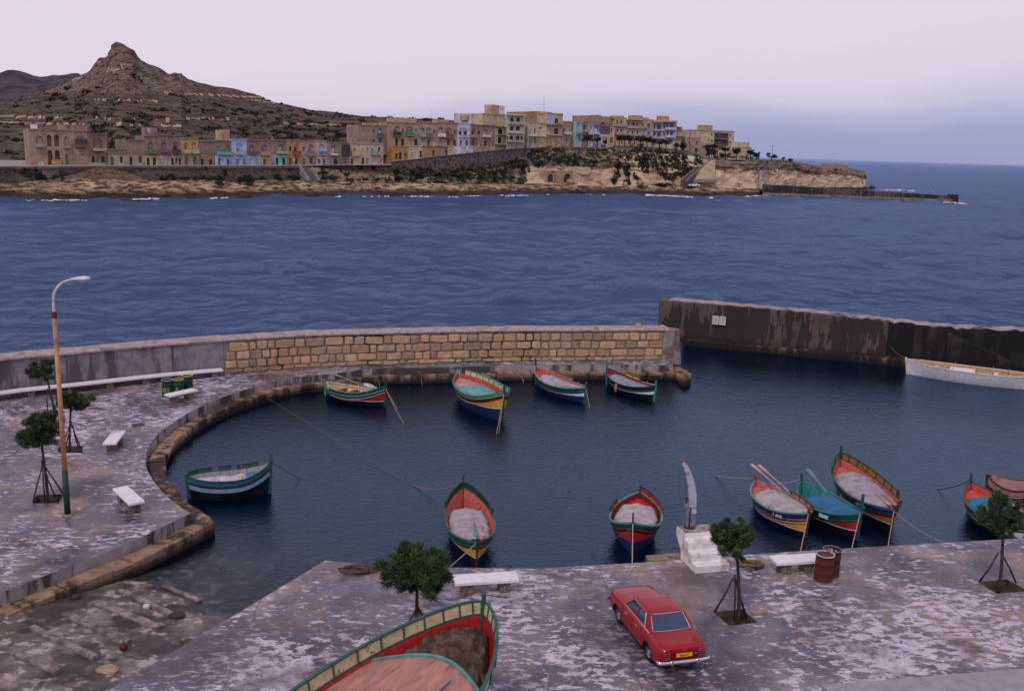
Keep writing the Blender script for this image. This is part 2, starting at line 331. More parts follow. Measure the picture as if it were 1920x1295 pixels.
def stain_wall(c1, c2, dark, amt, key, sc=1.2, rust=None, zdark=None, tint=False, soft=.14):
    """wall surface with vertical run-off streaks; zdark=(z0,z1): weed and damp below that height"""
    m = bpy.data.materials.new(key); m.use_nodes = True; t = m.node_tree; L = t.links.new; b = t.nodes['Principled BSDF']; b.inputs['Roughness'].default_value = .85; b.inputs['Specular IOR Level'].default_value = .25
    tc = N(t, 'ShaderNodeTexCoord')
    def nz(sc, st, det=6, loc=(0, 0, 0)):
        mp = N(t, 'ShaderNodeMapping'); mp.inputs['Scale'].default_value = st; mp.inputs['Location'].default_value = loc; L(tc.outputs['Object'], mp.inputs[0])
        n = N(t, 'ShaderNodeTexNoise'); n.inputs['Scale'].default_value = sc; n.inputs['Detail'].default_value = det; n.inputs['Roughness'].default_value = .62; L(mp.outputs[0], n.inputs[0]); return n.outputs[0]
    def mixc(f, a, c):
        x = N(t, 'ShaderNodeMix', data_type='RGBA'); L(f, x.inputs[0]); L(a, x.inputs[6]); x.inputs[7].default_value = tuple(c)+(1,); return x.outputs[2]
    r = ramp(t, [(.32, c1), (.68, c2)]); L(nz(sc, (1, 1, 1)), r.inputs[0]); out = r.outputs[0]
    if tint:
        a = N(t, 'ShaderNodeAttribute', attribute_name='tint'); x = N(t, 'ShaderNodeMix', data_type='RGBA', blend_type='MULTIPLY'); x.inputs[0].default_value = 1
        L(out, x.inputs[6]); L(a.outputs['Color'], x.inputs[7]); out = x.outputs[2]
    big = nz(.16, (1, 1, 1), 3, (5, 2, 1)); st = nz(1.7, (1, 1, .16), 7)
    ad = N(t, 'ShaderNodeMath', operation='MULTIPLY_ADD'); ad.inputs[1].default_value = .9; L(big, ad.inputs[0]); L(st, ad.inputs[2])
    r2 = ramp(t, [(1.02-amt*.25, 0), (1.02+soft-amt*.25, .92)]); L(ad.outputs[0], r2.inputs[0]); out = mixc(r2.outputs[0], out, dark)
    if rust:
        r3 = ramp(t, [(.63, 0), (.74, .8)]); L(nz(.9, (1, 1, .12), 5, (9, 4, 0)), r3.inputs[0]); out = mixc(r3.outputs[0], out, rust)
    if zdark:
        s = N(t, 'ShaderNodeSeparateXYZ'); L(tc.outputs['Object'], s.inputs[0]); mr = N(t, 'ShaderNodeMapRange'); mr.inputs[1].default_value = zdark[0]; mr.inputs[2].default_value = zdark[1]; mr.inputs[3].default_value = .93; mr.inputs[4].default_value = 0
        ww = N(t, 'ShaderNodeMath', operation='MULTIPLY_ADD'); ww.inputs[1].default_value = -.5*(zdark[1]-zdark[0])*2; L(nz(1.2, (1, 1, 1)), ww.inputs[0]); L(s.outputs[2], ww.inputs[2]); 
        ww2 = N(t, 'ShaderNodeMath', operation='ADD'); ww2.inputs[1].default_value = .5*(zdark[1]-zdark[0]); L(ww.outputs[0], ww2.inputs[0]); L(ww2.outputs[0], mr.inputs[0]); out = mixc(mr.outputs[0], out, (.014, .012, .012))
    L(out, b.inputs['Base Color'])
    bp = N(t, 'ShaderNodeBump'); bp.inputs['Strength'].default_value = .4; bp.inputs['Distance'].default_value = .04; L(nz(5, (1, 1, 1)), bp.inputs['Height']); L(bp.outputs[0], b.inputs['Normal'])
    return m
M_LEDGE = stain_wall((.17, .105, .075), (.36, .235, .165), (.035, .025, .022), .55, 'brown_ledge_stone', 1.6, zdark=(.12, .38))
M_KERB = stain_wall((.22, .19, .20), (.38, .33, .34), (.05, .035, .035), .45, 'kerb_face_concrete', 1.6, rust=(.10, .035, .035))
M_BLOCK = stain_wall((.36, .225, .135), (.52, .35, .215), (.04, .03, .027), .06, 'honey_limestone_blocks', 3, tint=True)
M_MORT = stain_wall((.19, .14, .12), (.29, .22, .19), (.05, .04, .038), .15, 'wall_mortar', 3)
M_PLAST = stain_wall((.13, .12, .135), (.27, .24, .26), (.075, .065, .075), .5, 'grey_wall_render', 1.5)
M_COPE = M((.37, .29, .275), .85, .16, 2.5, .3, dirt=((.2, .15, .14), .25, 1.3))
M_PIER = stain_wall((.065, .047, .042), (.115, .086, .078), (.028, .022, .021), .24, 'blackened_pier_concrete', .9, soft=.34, rust=(.10, .035, .014), zdark=(.2, .9))
M_WHITE = M((.74, .70, .73), .6, .06, 3, .1, dirt=((.35, .27, .24), .12, 2.5))
M_PEB = M((.20, .15, .13), .9, .5, 14, .8)
M_RUST = M((.10, .022, .016), .7, .3, 5, .2, dirt=((.03, .015, .012), .3, 4))
# kerb line of the curved quay, from the wall end round to the slipway
Kpx = [(1262, 684), (1100, 683.5), (970, 685), (840, 688), (735, 690), (687, 692.5), (615, 701), (548, 708), (491, 721), (460, 730), (400, 751), (355, 773), (319, 796), (292, 818), (277, 841), (273, 860), (277, 882), (294, 909), (318, 935), (357, 962)]
K1 = smoothpath([pick(*p) for p in Kpx], 4)
K2 = [pick(238, 1019), pick(130, 1061), pick(34.6, 1098), pick(-200, 1190)]
K = K1+K2
def offset(path, d, side=1):
    out = []
    for i, p in enumerate(path):
        a = path[max(i-1, 0)]; b = path[min(i+1, len(path)-1)]
        d1 = (V(p)-V(a)); d2 = (V(b)-V(p)); d1.z = d2.z = 0
        if d1.length < 1e-6: d1 = d2
        if d2.length < 1e-6: d2 = d1
        d1.normalize(); d2.normalize(); n1 = V((-d1.y, d1.x, 0)); n2 = V((-d2.y, d2.x, 0)); n = (n1+n2).normalized(); k = 1/max(.5, n.dot(n1))
        dd = d[i] if hasattr(d, '__len__') else d
        out.append(V((p[0]+n.x*dd*side*k, p[1]+n.y*dd*side*k, p[2])))
    return out
Wpx = [(-260, 783), (-140, 768), (-30, 752), (36, 742), (150, 730), (290, 714), (420, 702), (520, 694), (615, 688), (735, 684), (840, 680.5), (970, 677.7), (1100, 676.5), (1262, 674.5)]
WP = smoothpath([pick(*p) for p in Wpx], 5)
WB = offset(WP, 1.15, 1)
kd = [.5 + .2*min(1, max(0, (60-p.y)/18)) for p in K]
LG = offset(K, kd, 1)
tip = [pick(1290, 684), pick(1297, 689), pick(1296, 697), pick(1283, 701)]
lb = offset(WP, 1.5, 1)
PITS = [[(110, 848), (113, 836), (155, 836), (155, 849)], [(61, 943.5), (69, 927), (120, 926), (110, 943)], [(88, 776), (94, 768), (122, 771), (114, 779)],
        [(1338, 1147), (1390, 1140.5), (1421, 1166), (1367, 1172.5)], [(1835, 1091), (1887, 1085), (1930, 1108), (1868, 1112)], [(752, 1192), (797, 1186), (812, 1203), (765, 1210)]]
PW = [[pick(*p) for p in q] for q in PITS]
def xy(ps): return [(p[0], p[1]) for p in ps]
mb = MB(); mb.prism(xy(K)+xy(WB), -3, QZ, 0, holes=[xy(PW[0]), xy(PW[1]), xy(PW[2])], side=1)
mb.build('curved_quay', [MQ, M_KERB], kind='structure')
mb = MB(); mb.prism(xy(LG)+xy(lb)+[(p.x, p.y) for p in tip[:1]]+xy(tip[1:]), -3, LZ, 0)
o = mb.build('quay_ledge', [M_LEDGE], kind='structure')
# joints and chipped cap stones on the ledge: shallow slabs of uneven length
rnd = random.Random(11); mb = MB()
L2 = LG[:]; acc = 0
def walk(path):
    """yields (pos, dir, s) at fine steps"""
    s = 0
    for a, b in zip(path, path[1:]):
        d = V((b[0]-a[0], b[1]-a[1], 0)); l = d.length
        n = max(1, int(l/.1)); d = d/l if l else d
        for i in range(n): yield V((a[0], a[1], 0))+d*(l*i/n), d, s+l*i/n
        s += l
pts = list(walk(LG)); nxt = 0; start = 9
while start < len(pts)-12:
    ln = rnd.uniform(.7, 1.7); e = start
    while e < len(pts)-1 and pts[e][2]-pts[start][2] < ln: e += 1
    idx = list(range(start, e+1, 3)); idx = idx if idx[-1] == e else idx+[e]
    a, b = [], []; wd = rnd.uniform(.5, .62); ov = rnd.uniform(-.04, .10); h = rnd.uniform(.02, .09); g = rnd.uniform(.025, .06)
    for i in idx:
        p, d, s = pts[i]; nn = V((-d.y, d.x, 0)); sh = d*(g if i == idx[0] else (-g if i == idx[-1] else 0))
        a.append(p+nn*ov+sh); b.append(p-nn*wd+sh)
    rows = [[q+V((0, 0, LZ-.16)) for q in a], [q+V((0, 0, LZ+h*.5)) for q in a], [q-(q-r)*.08+V((0, 0, LZ+h)) for q, r in zip(a, b)], [q+V((0, 0, LZ+h*.9)) for q in b], [q+V((0, 0, LZ-.05)) for q in b]]
    mb.grid(rows); k = len(idx)
    mb.f.append(tuple(len(mb.v)-5*k+j*k for j in range(5))); mb.m.append(0); mb.f.append(tuple(len(mb.v)-5*k+j*k+k-1 for j in range(4, -1, -1))); mb.m.append(0)
    start = e
mb.build('ledge_stones', [M_LEDGE], kind='structure')
for q in PW:
    c = sum(q, V((0, 0, 0)))/len(q)
    mb = MB(); n = 12; rows = []
    for i in range(n+1):
        a = q[0].lerp(q[1], i/n); b = q[3].lerp(q[2], i/n)
        rows.append([a.lerp(b, j/n)+V((0, 0, -.22+.05*fbm(a.lerp(b, j/n)*2.5))) for j in range(n+1)])
    mb.grid(rows)
    vs = [V((p.x, p.y, QZ-.001)) for p in q]+[V((p.x, p.y, QZ-.4)) for p in q]
    mb.add(vs, [(i, (i+1) % 4, 4+(i+1) % 4, 4+i) for i in range(4)], 1)
    mb.build('pit_soil', [M((.045, .032, .024), .95, .4, 5, .6, dirt=((.04, .05, .02), .4, 2)), M((.09, .07, .065), .9, .3, 4)], kind='structure', recalc=False)
# near quay
Npx = [(610, 1050), (660, 1054), (720, 1061.5), (1000, 1065.5), (1211, 1053.5), (1370, 1041.5), (1560, 1029), (1890, 1010), (2400, 981)]
NQ = [pick(*p) for p in Npx]; e1 = pick(240, 1272); d = (e1-NQ[0]).normalized(); e2 = NQ[0]+d*22
poly = xy(NQ)+[(60, NQ[-1].y-6), (60, 4), (e2.x-1, 4), (e2.x, e2.y)]
mb = MB(); mb.prism(poly, -3, QZ, 0, holes=[xy(PW[3]), xy(PW[4]), xy(PW[5])], side=1); mb.build('harbour_quay', [MQ, M_KERB], kind='structure')
# low stone block built out from the edge under the crane
a, b = pick(1213, 1052), pick(1385, 1040); d = (b-a).normalized(); nrm = V((-d.y, d.x, 0))
mb = MB(); pp = [a+d*.05-nrm*.02, b-nrm*.02, b+nrm*.55-d*.4, a+nrm*.42+d*.1]; mb.prism(xy(pp), -3, QZ+.02, 0); mb.build('landing_block', [stain_wall((.17, .12, .09), (.30, .22, .16), (.05, .04, .035), .4, 'landing_stone')], kind='structure', bevel=.02)
# strip of pale paving at the lower right corner of the quay
a, b = pick(1540, 1290), pick(2000, 1252); d = (b-a).normalized(); nrm = V((d.y, -d.x, 0))
mb = MB(); mb.prism(xy([a, b, b+nrm*1.1, a+nrm*1.1]), QZ-.05, QZ+.1, 0); mb.build('pale_kerb', [M((.30, .27, .30), .7, .1, 3)], kind='structure', bevel=.02)
# slipway
mb = MB(); rows = []
for i in range(111):
    rw = []
    for j in range(91):
        p = S_O + S_dn*(-13+i*.25) + S_ac*(-12+j*.27); z = slip_z(p.x, p.y)
        q = V((p.x, p.y, 0)); z += .035*fbm(q*1.1)+.015*fbm(q*4); rw.append((p.x, p.y, z))
    rows.append(rw)
mb.grid(rows)
def slip_mat():
    m = bpy.data.materials.new('slipway_rock_and_weed'); m.use_nodes = True; t = m.node_tree; L = t.links.new; b = t.nodes['Principled BSDF']
    tc = N(t, 'ShaderNodeTexCoord')
    def nz(sc, det=7, loc=(0, 0, 0), ro=.62):
        mp = N(t, 'ShaderNodeMapping'); mp.inputs['Location'].default_value = loc; L(tc.outputs['Object'], mp.inputs[0])
        n = N(t, 'ShaderNodeTexNoise'); n.inputs['Scale'].default_value = sc; n.inputs['Detail'].default_value = det; n.inputs['Roughness'].default_value = ro; L(mp.outputs[0], n.inputs[0]); return n.outputs[0]
    def mixc(f, a, c):
        x = N(t, 'ShaderNodeMix', data_type='RGBA'); L(f, x.inputs[0]); L(a, x.inputs[6])
        if isinstance(c, tuple): x.inputs[7].default_value = c+(1,)
        else: L(c, x.inputs[7])
        return x.outputs[2]
    r = ramp(t, [(.32, (.03, .023, .022)), (.5, (.115, .088, .078)), (.66, (.25, .195, .185))]); L(nz(1.1), r.inputs[0])
    r1 = ramp(t, [(.54, 0), (.60, .85)]); L(nz(2.2, 8, (3, 1, 0)), r1.inputs[0]); c = mixc(r1.outputs[0], r.outputs[0], (.44, .36, .36))
    r2 = ramp(t, [(.5, 0), (.57, .9)]); L(nz(.7, 8, (8, 2, 0)), r2.inputs[0]); c = mixc(r2.outputs[0], c, (.03, .022, .02))
    r3 = ramp(t, [(.58, 0), (.68, .6)]); L(nz(.8, 6, (1, 12, 0)), r3.inputs[0]); c = mixc(r3.outputs[0], c, (.06, .07, .035))
    L(c, b.inputs['Base Color']); rr = ramp(t, [(.35, .35), (.6, .85)]); L(nz(.5), rr.inputs[0]); L(rr.outputs[0], b.inputs['Roughness'])
    bp = N(t, 'ShaderNodeBump'); bp.inputs['Strength'].default_value = .5; bp.inputs['Distance'].default_value = .05; L(nz(6), bp.inputs['Height']); L(bp.outputs[0], b.inputs['Normal'])
    return m
mb.build('slipway', [slip_mat()], kind='structure', smooth=True)
Mtim = M((.27, .215, .215), .85, .3, 6, .5, stretch=(1, 1, 1), dirt=((.07, .055, .05), .4, 1.5))
tl = ['long timber skid furthest down the slipway, half under water', 'grey timber skid near the water above a pale rocky patch', 'broad dark timber skid beside the black weed stain', 'pale timber skid ending beside the red buoy', 'timber skid below the red buoy, second from the quay end', 'lowest left timber skid in the dark corner of the slipway']
for i, (a, b) in enumerate([((1200, 508), (1495, 630)), ((845, 540), (1300, 750)), ((640, 635), (1160, 845)), ((400, 730), (900, 965)), ((125, 840), (640, 1085)), ((0, 1040), (340, 1200))]):
    P = []
    for q in (a, b):
        px, py = 30+q[0]*.2316, 980+q[1]*.2316; z = .1
        for _ in range(6): p = pick(px, py, z); z = slip_z(p.x, p.y)+.06
        P.append(p)
    mb = MB(); n = 9; L_ = [P[0].lerp(P[1], k/n) for k in range(n+1)]; wd = [.16, .17, .26, .24, .19, .19][i]
    ups = V((0, 0, 1)); d = (P[1]-P[0]).normalized(); s = d.cross(ups).normalized(); rows = []
    for k, p in enumerate(L_):
        j = s*(.015*math.sin(k*2.3+i)); h = .04+.003*math.sin(k*3.1+i)
        rows.append([p+j+s*a_*wd/2+V((0, 0, b_*h)) for a_, b_ in ((-1, -1.4), (-1, .7), (-.8, 1), (.8, 1), (1, .6), (1, -1.4))])
    mb.grid(rows, close=True); mb.f += [tuple(range(6)), tuple(6*n+k for k in range(6))]; mb.m += [0, 0]
    mb.build('slipway_timber', [Mtim], label=tl[i], cat='timber', group='timbers laid across the slipway')
# ------------------------------------------------------------------ breakwater wall of the basin
def frame_path(path):
    S = [0]
    for a, b in zip(path, path[1:]): S.append(S[-1]+(V(b)-V(a)).length)
    def f(s, out=0, z=0):
        s = max(0, min(S[-1]-1e-6, s)); i = max(k for k in range(len(S)-1) if S[k] <= s)
        t = (s-S[i])/(S[i+1]-S[i]); p = V(path[i]).lerp(V(path[i+1]), t); d = V(path[i+1])-V(path[i]); d.z = 0; d.normalize()
        # smooth the normal
        j = i+1 if t > .5 else i-1; j = max(0, min(len(path)-2, j)); d2 = V(path[j+1])-V(path[j]); d2.z = 0; d2.normalize(); d = d.lerp(d2, abs(t-.5)).normalized()
        return V((p.x+d.y*out, p.y-d.x*out, z))
    return f, S[-1], S
wf, WL, WS = frame_path(WP)
def s_at(px):
    return min(range(0, int(WL*10)), key=lambda k: abs(project(wf(k/10, 0, QZ))[0]-px))/10
def project(p):
    d = V(p)-CAM; z = d.dot(cF); return CX+FPX*d.dot(cR)/z, CY-FPX*d.dot(cU)/z
s0, s1 = s_at(419), s_at(1243)
WT = QZ+1.95
bw = thing('breakwater_wall', 'curved harbour wall of honey stone blocks with a grey rendered stretch at its left', 'wall', wf(s0, 0, QZ)); bloc = bw.location.copy()
def sub(vs): return [V(v)-bloc for v in vs]
def wallstrip(a, b, o, z0, z1, back=1.1, step=1.0):
    mb = MB(); n = max(2, int((b-a)/step)); rows = []
    for i in range(n+1):
        s = a+(b-a)*i/n; rows.append(sub([wf(s, -back, z0), wf(s, -back, z1), wf(s, o-.06, z1), wf(s, o, z0)]))
    mb.grid(rows, close=True); mb.f += [(0, 1, 2, 3), tuple(4*n+k for k in (3, 2, 1, 0))]; mb.m += [0, 0]; return mb
wallstrip(0, s0, .03, QZ-.3, WT).build('rendered_stretch', [M_PLAST], bw)
wallstrip(s0+.01, s1, 0, QZ-.3, WT).build('mortar_core', [M_MORT], bw)
rnd = random.Random(5); mb = MB(); tint = []
zc = QZ+.02; courses = [.27, .5, .52, .54]
for ci, h in enumerate(courses):
    s = s0+.05+rnd.uniform(0, .3)
    while s < s1-.5:
        wl = rnd.choice([.42, .5, .6, .65, .7, .8, .95, 1.15])*(1 if ci else 1.1); wl = min(wl, s1-.05-s); dz = [rnd.uniform(-.045, .045) for _ in range(4)]; g = .045
        z0, z1 = zc+g, zc+h-g
        c = [(s+g, z0+dz[0]), (s+wl-g, z0+dz[1]), (s+wl-g+rnd.uniform(-.04, .03), z1+dz[2]), (s+g+rnd.uniform(-.03, .04), z1+dz[3])]
        mid = ((c[0][0]+c[2][0])/2, (c[0][1]+c[2][1])/2); rg = []
        for k, (f_, o_) in enumerate(((1, -.02), (1, .028), (.86, .055))):
            # eight-sided outlines, so the blocks have worn corners
            r8 = []
            for q in range(4):
                p0, p1 = c[q], c[(q+1) % 4]
                for tt in (.13, .87): r8.append(((p0[0]+(p1[0]-p0[0])*tt), (p0[1]+(p1[1]-p0[1])*tt)))
            pr = [wf(mid[0]+(a-mid[0])*f_, o_+(0 if k < 2 else rnd.uniform(-.012, .02)), mid[1]+(z-mid[1])*f_) for a, z in r8]
            rg.append(sub(pr))
        o_ = len(mb.v); mb.grid(rg, close=True); mb.f.append(tuple(o_+16+k for k in range(8))); mb.m.append(0)
        tv = rnd.uniform(.66, 1.18); tr = rnd.uniform(.92, 1.09); tint += [(tv*tr, tv, tv/tr, 1)]*24
        s += wl
    zc += h
o = mb.build('stone_blocks', [M_BLOCK], bw, smooth=False, recalc=True)
ca = o.data.attributes.new('tint', 'FLOAT_COLOR', 'POINT'); ca.data.foreach_set('color', np.array(tint, dtype=np.float32).ravel())
# rounded rendered end
mb = MB(); pe = [wf(s1-.02, .03, 0)]; 
q0 = wf(WL, .03, 0); q1 = wf(WL, -1.1, 0); dd = (wf(WL, 0, 0)-wf(WL-.5, 0, 0)).normalized()
for k in range(9):
    a = math.pi*k/8; c = (q0+q1)/2; r_ = (q0-q1)/2; pe.append(c+r_*math.cos(a)+dd*(.75*math.sin(a)))
pe.append(wf(s1-.02, -1.12, 0)); cen = sum(pe, V((0, 0, 0)))/len(pe)
def bprism(pe, z0, z1, shrink):
    n = len(pe); lo = sub([V((p.x, p.y, z0)) for p in pe]); hi = sub([V((p.x-dd.x*(shrink if i in range(2, 9) else 0), p.y-dd.y*(shrink if i in range(2, 9) else 0), z1)) for i, p in enumerate(pe)])
    return MB().add(lo+hi, [(i, (i+1) % n, n+(i+1) % n, n+i) for i in range(n)]+[tuple(range(n, 2*n))])
bprism(pe, QZ-.3, WT+.012, .28).build('rendered_end', [M((.27, .22, .215), .85, .2, 2, .3, dirt=((.16, .10, .08), .4, 1.2))], bw)
mb = MB(); s = 0; rnd = random.Random(8)
while s < s1+.3:
    l = rnd.uniform(.7, 1.2); e = min(s+l, s1+.35); n = 3; rows = []; h = rnd.uniform(.13, .17); oo = rnd.uniform(.03, .07)
    for i in range(n+1):
        q = s+.008+(e-s-.016)*i/n; rows.append(sub([wf(q, -1.16, WT), wf(q, -1.14, WT+h), wf(q, oo-.1, WT+h), wf(q, oo, WT+h*.6), wf(q, oo, WT)]))
    mb.grid(rows, close=True); k = len(mb.v)-5*(n+1); mb.f += [tuple(k+j for j in range(5)), tuple(k+5*n+j for j in range(4, -1, -1))]; mb.m += [0, 0]; s = e
mb.build('coping', [M_COPE], bw)
p = wf(s_at(1198), -.5, WT+.15)
MB().lathe([(0, 0), (.2, 0), (.19, .17), (.12, .25), (0, .27)], (0, 0, 0), 10).build('mooring_stone', [M((.42, .29, .2), .9, .2, 5)], thing('wall_bollard', 'small rounded stone knob on top of the block wall near its right end', 'bollard', p))
# long white bench against the rendered wall
sb = s_at(413); b0 = thing('long_bench', 'long white stone bench running along the foot of the grey rendered wall', 'bench', wf(sb-8, .4, QZ)); bl = b0.location
mb = MB(); rows = []; n = int(sb)
for i in range(n+1):
    s = sb*i/n; rows.append([wf(s, o_, z)-bl for o_, z in ((.12, QZ+.33), (.12, QZ+.44), (.58, QZ+.43), (.6, QZ+.42), (.6, QZ+.33))])
mb.grid(rows, close=True); mb.f += [(0, 1, 2, 3, 4), tuple(5*n+k for k in range(4, -1, -1))]; mb.m += [0, 0]; mb.build('seat', [M_WHITE], b0)
s = sb-.6
while s > 1:
    a, b = wf(s, .2, QZ), wf(s+.35, .2, QZ); mb = MB(); c = [wf(s, .16, 0), wf(s+.36, .16, 0), wf(s+.36, .52, 0), wf(s, .52, 0)]
    mb.prism([(q.x-bl.x, q.y-bl.y) for q in c], -.02, .332); mb.build('support', [M_PEB], b0); s -= 1.9
# ------------------------------------------------------------------ outer pier
A, B = pick(1222, 639.5, 0), pick(2400, 753, 0); PD = (B-A).normalized(); PN = V((PD.y, -PD.x, 0))   # towards the camera
if PN.y > 0: PN = -PN
tp = [(1245, 563), (1382, 574.6), (1510, 585.6), (1656, 602), (1776, 614.7), (1891, 620), (1960, 624), (2400, 657)]
def pier_hit(px, py, off=0):
    d = ray(px, py); t = ((A+PN*off)-CAM).dot(PN)/d.dot(PN); return CAM+d*t
pier = thing('outer_pier', 'high blackened concrete pier with rust streaks behind the harbour mouth', 'pier', A)
rows = []; n = 110; tz = [(pier_hit(x, y)-A).dot(PD) for x, y in tp]; tzz = [pier_hit(x, y).z for x, y in tp]
Lp = (B-A).length
for i in range(n+1):
    s = Lp*i/n; z = float(np.interp(s, tz, tzz)) + .03*math.sin(i*1.7)
    lean = PD*(max(0, 1-i)*1.0); p = PD*s; jag = (.06*math.sin(i*2.9)+.05*math.sin(i*5.3)) if s > 14 else 0
    rows.append([p+PN*.0+V((0, 0, -3)), p+lean+PN*-.18+V((0, 0, z-.1+jag)), p+lean+PN*-.26+V((0, 0, z+jag)), p+lean-PN*1.9+V((0, 0, z+jag*.5)), p-PN*2.3+V((0, 0, -3))])
mb = MB(); mb.grid(rows, mi=0); mb.f += [(0, 1, 2, 3, 4), tuple(5*n+k for k in (4, 3, 2, 1, 0))]; mb.m += [0, 0]
mt = [0]*len(mb.m)
o = mb.build('pier_body', [M_PIER, M((.30, .25, .26), .85, .25, 1.2, .3, dirt=((.03, .025, .025), .3, .5)), stain_wall((.018, .015, .016), (.05, .039, .037), (.006, .006, .007), 1.1, 'tarred_pier_concrete', .7, soft=.3, zdark=(.2, .9))], pier)
for pl in o.data.polygons:
    if pl.normal.z > .7: pl.material_index = 1
    elif pl.center.dot(PD) > 16.5: pl.material_index = 2
pier_body = o; mb = MB(); rows = []
for i in range(n+1):
    s = .2+19*i/n; j = .05*math.sin(i*1.9)+.03*math.sin(i*4.1); rows.append([PD*s+PN*q+V((0, 0, z)) for q, z in ((-.1, .56+j), (.35+j, .52+j), (.45+j, .42), (.45, -2))])
mb.grid(rows); mb.build('waterline_ledge', [stain_wall((.06, .04, .035), (.2, .13, .11), (.01, .01, .01), .8, 'pier_ledge', 1.5, zdark=(.1, .45))], pier)
# steps built against the right of the pier
ps, pe_ = pier_hit(1776, 616, .0), pier_hit(1920, 680, .0); mb = MB(); n = 16
for i in range(n):
    a = ps.lerp(pe_, i/n)-A; b = ps.lerp(pe_, (i+1)/n)-A; c = [a+PN*.02, b+PN*.02, b+PN*.95, a+PN*.95]
    mb.prism(xy(c), -1, a.z-.25)
mb.build('pier_steps', [pier_body.data.materials[2]], pier)
Msg = M((.66, .62, .64), .6, .08, 6, dirt=((.25, .1, .06), .2, 5))
for i, (x0, x1, y0, y1) in enumerate(((1336, 1347.6, 592.3, 607.6), (1349, 1360.8, 593.3, 608.8))):
    c = [pier_hit(x, y, .0) for x, y in ((x0, y1), (x1, y1), (x1, y0), (x0, y0))]; c0 = (c[0]+c[2])/2; a = (c0-A).dot(PD)
    g = thing('notice_board', ['left of two small white notice boards fixed to the dark pier', 'right of two small white notice boards fixed to the dark pier'][i], 'sign', c0+PN*.02, 0, 'white notice boards on the pier')
    wd, ht = (c[1]-c[0]).length, (c[3]-c[0]).z; ex = PD; mb = MB()
    def P_(u, v, w_): return ex*u+V((0, 0, v))+PN*w_
    def slab(mb, u0, u1, v0, v1, w0, w1): mb.add([P_(u, v, w_) for w_ in (w0, w1) for u, v in ((u0, v0), (u1, v0), (u1, v1), (u0, v1))], [(0, 1, 2, 3), (7, 6, 5, 4), (0, 4, 5, 1), (1, 5, 6, 2), (2, 6, 7, 3), (3, 7, 4, 0)])
    slab(mb, -wd/2, wd/2, -ht/2, ht/2, 0, .06); mb.build('board', [Msg], g)
    rnd = random.Random(i)
    for k in range(4):
        mb = MB()
        v = ht*(.33-.2*k); u = -wd*.4
        while u < wd*.36:
            l = rnd.uniform(.05, .12); slab(mb, u, min(u+l, wd*.4), v-.03, v+.03, .062, .066); u += l+.04
        mb.build('lettering_line', [M((.12, .1, .11), .8)], g)
# ------------------------------------------------------------------ boats
C_ = dict(g=(.022, .095, .07), G=(.05, .22, .17), dg=(.012, .05, .042), q=(.11, .27, .25), nb=(.012, .022, .09), bk=(.008, .008, .012), db=(.012, .03, .10), cr=(.56, .45, .27), ye=(.58, .30, .03),
          re=(.42, .02, .022), sa=(.52, .13, .11), or_=(.52, .07, .045), wh=(.66, .62, .66), br=(.07, .03, .02), ob=(.30, .13, .04), lb=(.22, .42, .58), pk=(.50, .26, .24), gy=(.30, .27, .30),
          te=(.03, .20, .20), tl=(.03, .14, .26), wd=(.30, .16, .10), mr=(.16, .02, .022), sb=(.10, .28, .5))
def PT(k, r=.42): return M(C_[k] if isinstance(k, str) else k, r, .13, 5, .08, spec=.28, dirt=((.3, .27, .25), .1, 2.5) if k == 'wh' else ((.05, .04, .035), .12, 6))
class Boat:
    def __init__(s, bpx, bz, spx, sz, B, zm, base=0, keel=-.35):
        s.base = base; Pb, Ps = pick(bpx[0], bpx[1], base+bz), pick(spx[0], spx[1], base+sz)
        d = Pb-Ps; d.z = 0; s.L = d.length; s.c = (Pb+Ps)/2; s.c.z = base; s.yaw = math.atan2(d.y, d.x); s.B = B; s.bz, s.sz, s.zm, s.keel = bz, sz, zm, keel; s.pw = 2.3; s.full = .85; s.pe = 2.5
        s.mw = Matrix.Translation(s.c) @ Matrix.Rotation(s.yaw, 4, 'Z')
    def sheer(s, t): return s.zm + ((s.bz if t > 0 else s.sz)-s.zm)*abs(t)**s.pw
    def hb(s, t): return max(.02, s.B/2*(1-min(1, abs(t))**s.pe)**s.full)
    def zk(s, t): return s.keel + .12*abs(t)**6
    def w(s, t, z):
        zs, zk = s.sheer(t), s.zk(t); g = max(0, min(1.1, (z-zk)/(zs-zk))); return max(.02, s.hb(t)*g**(.33+.55*t*t)) if g > 0 else .02
    def x(s, t, z):
        return t*s.L/2*(1-.05*(1-(z-s.keel)/(s.sheer(t)-s.keel))*abs(t)**4)
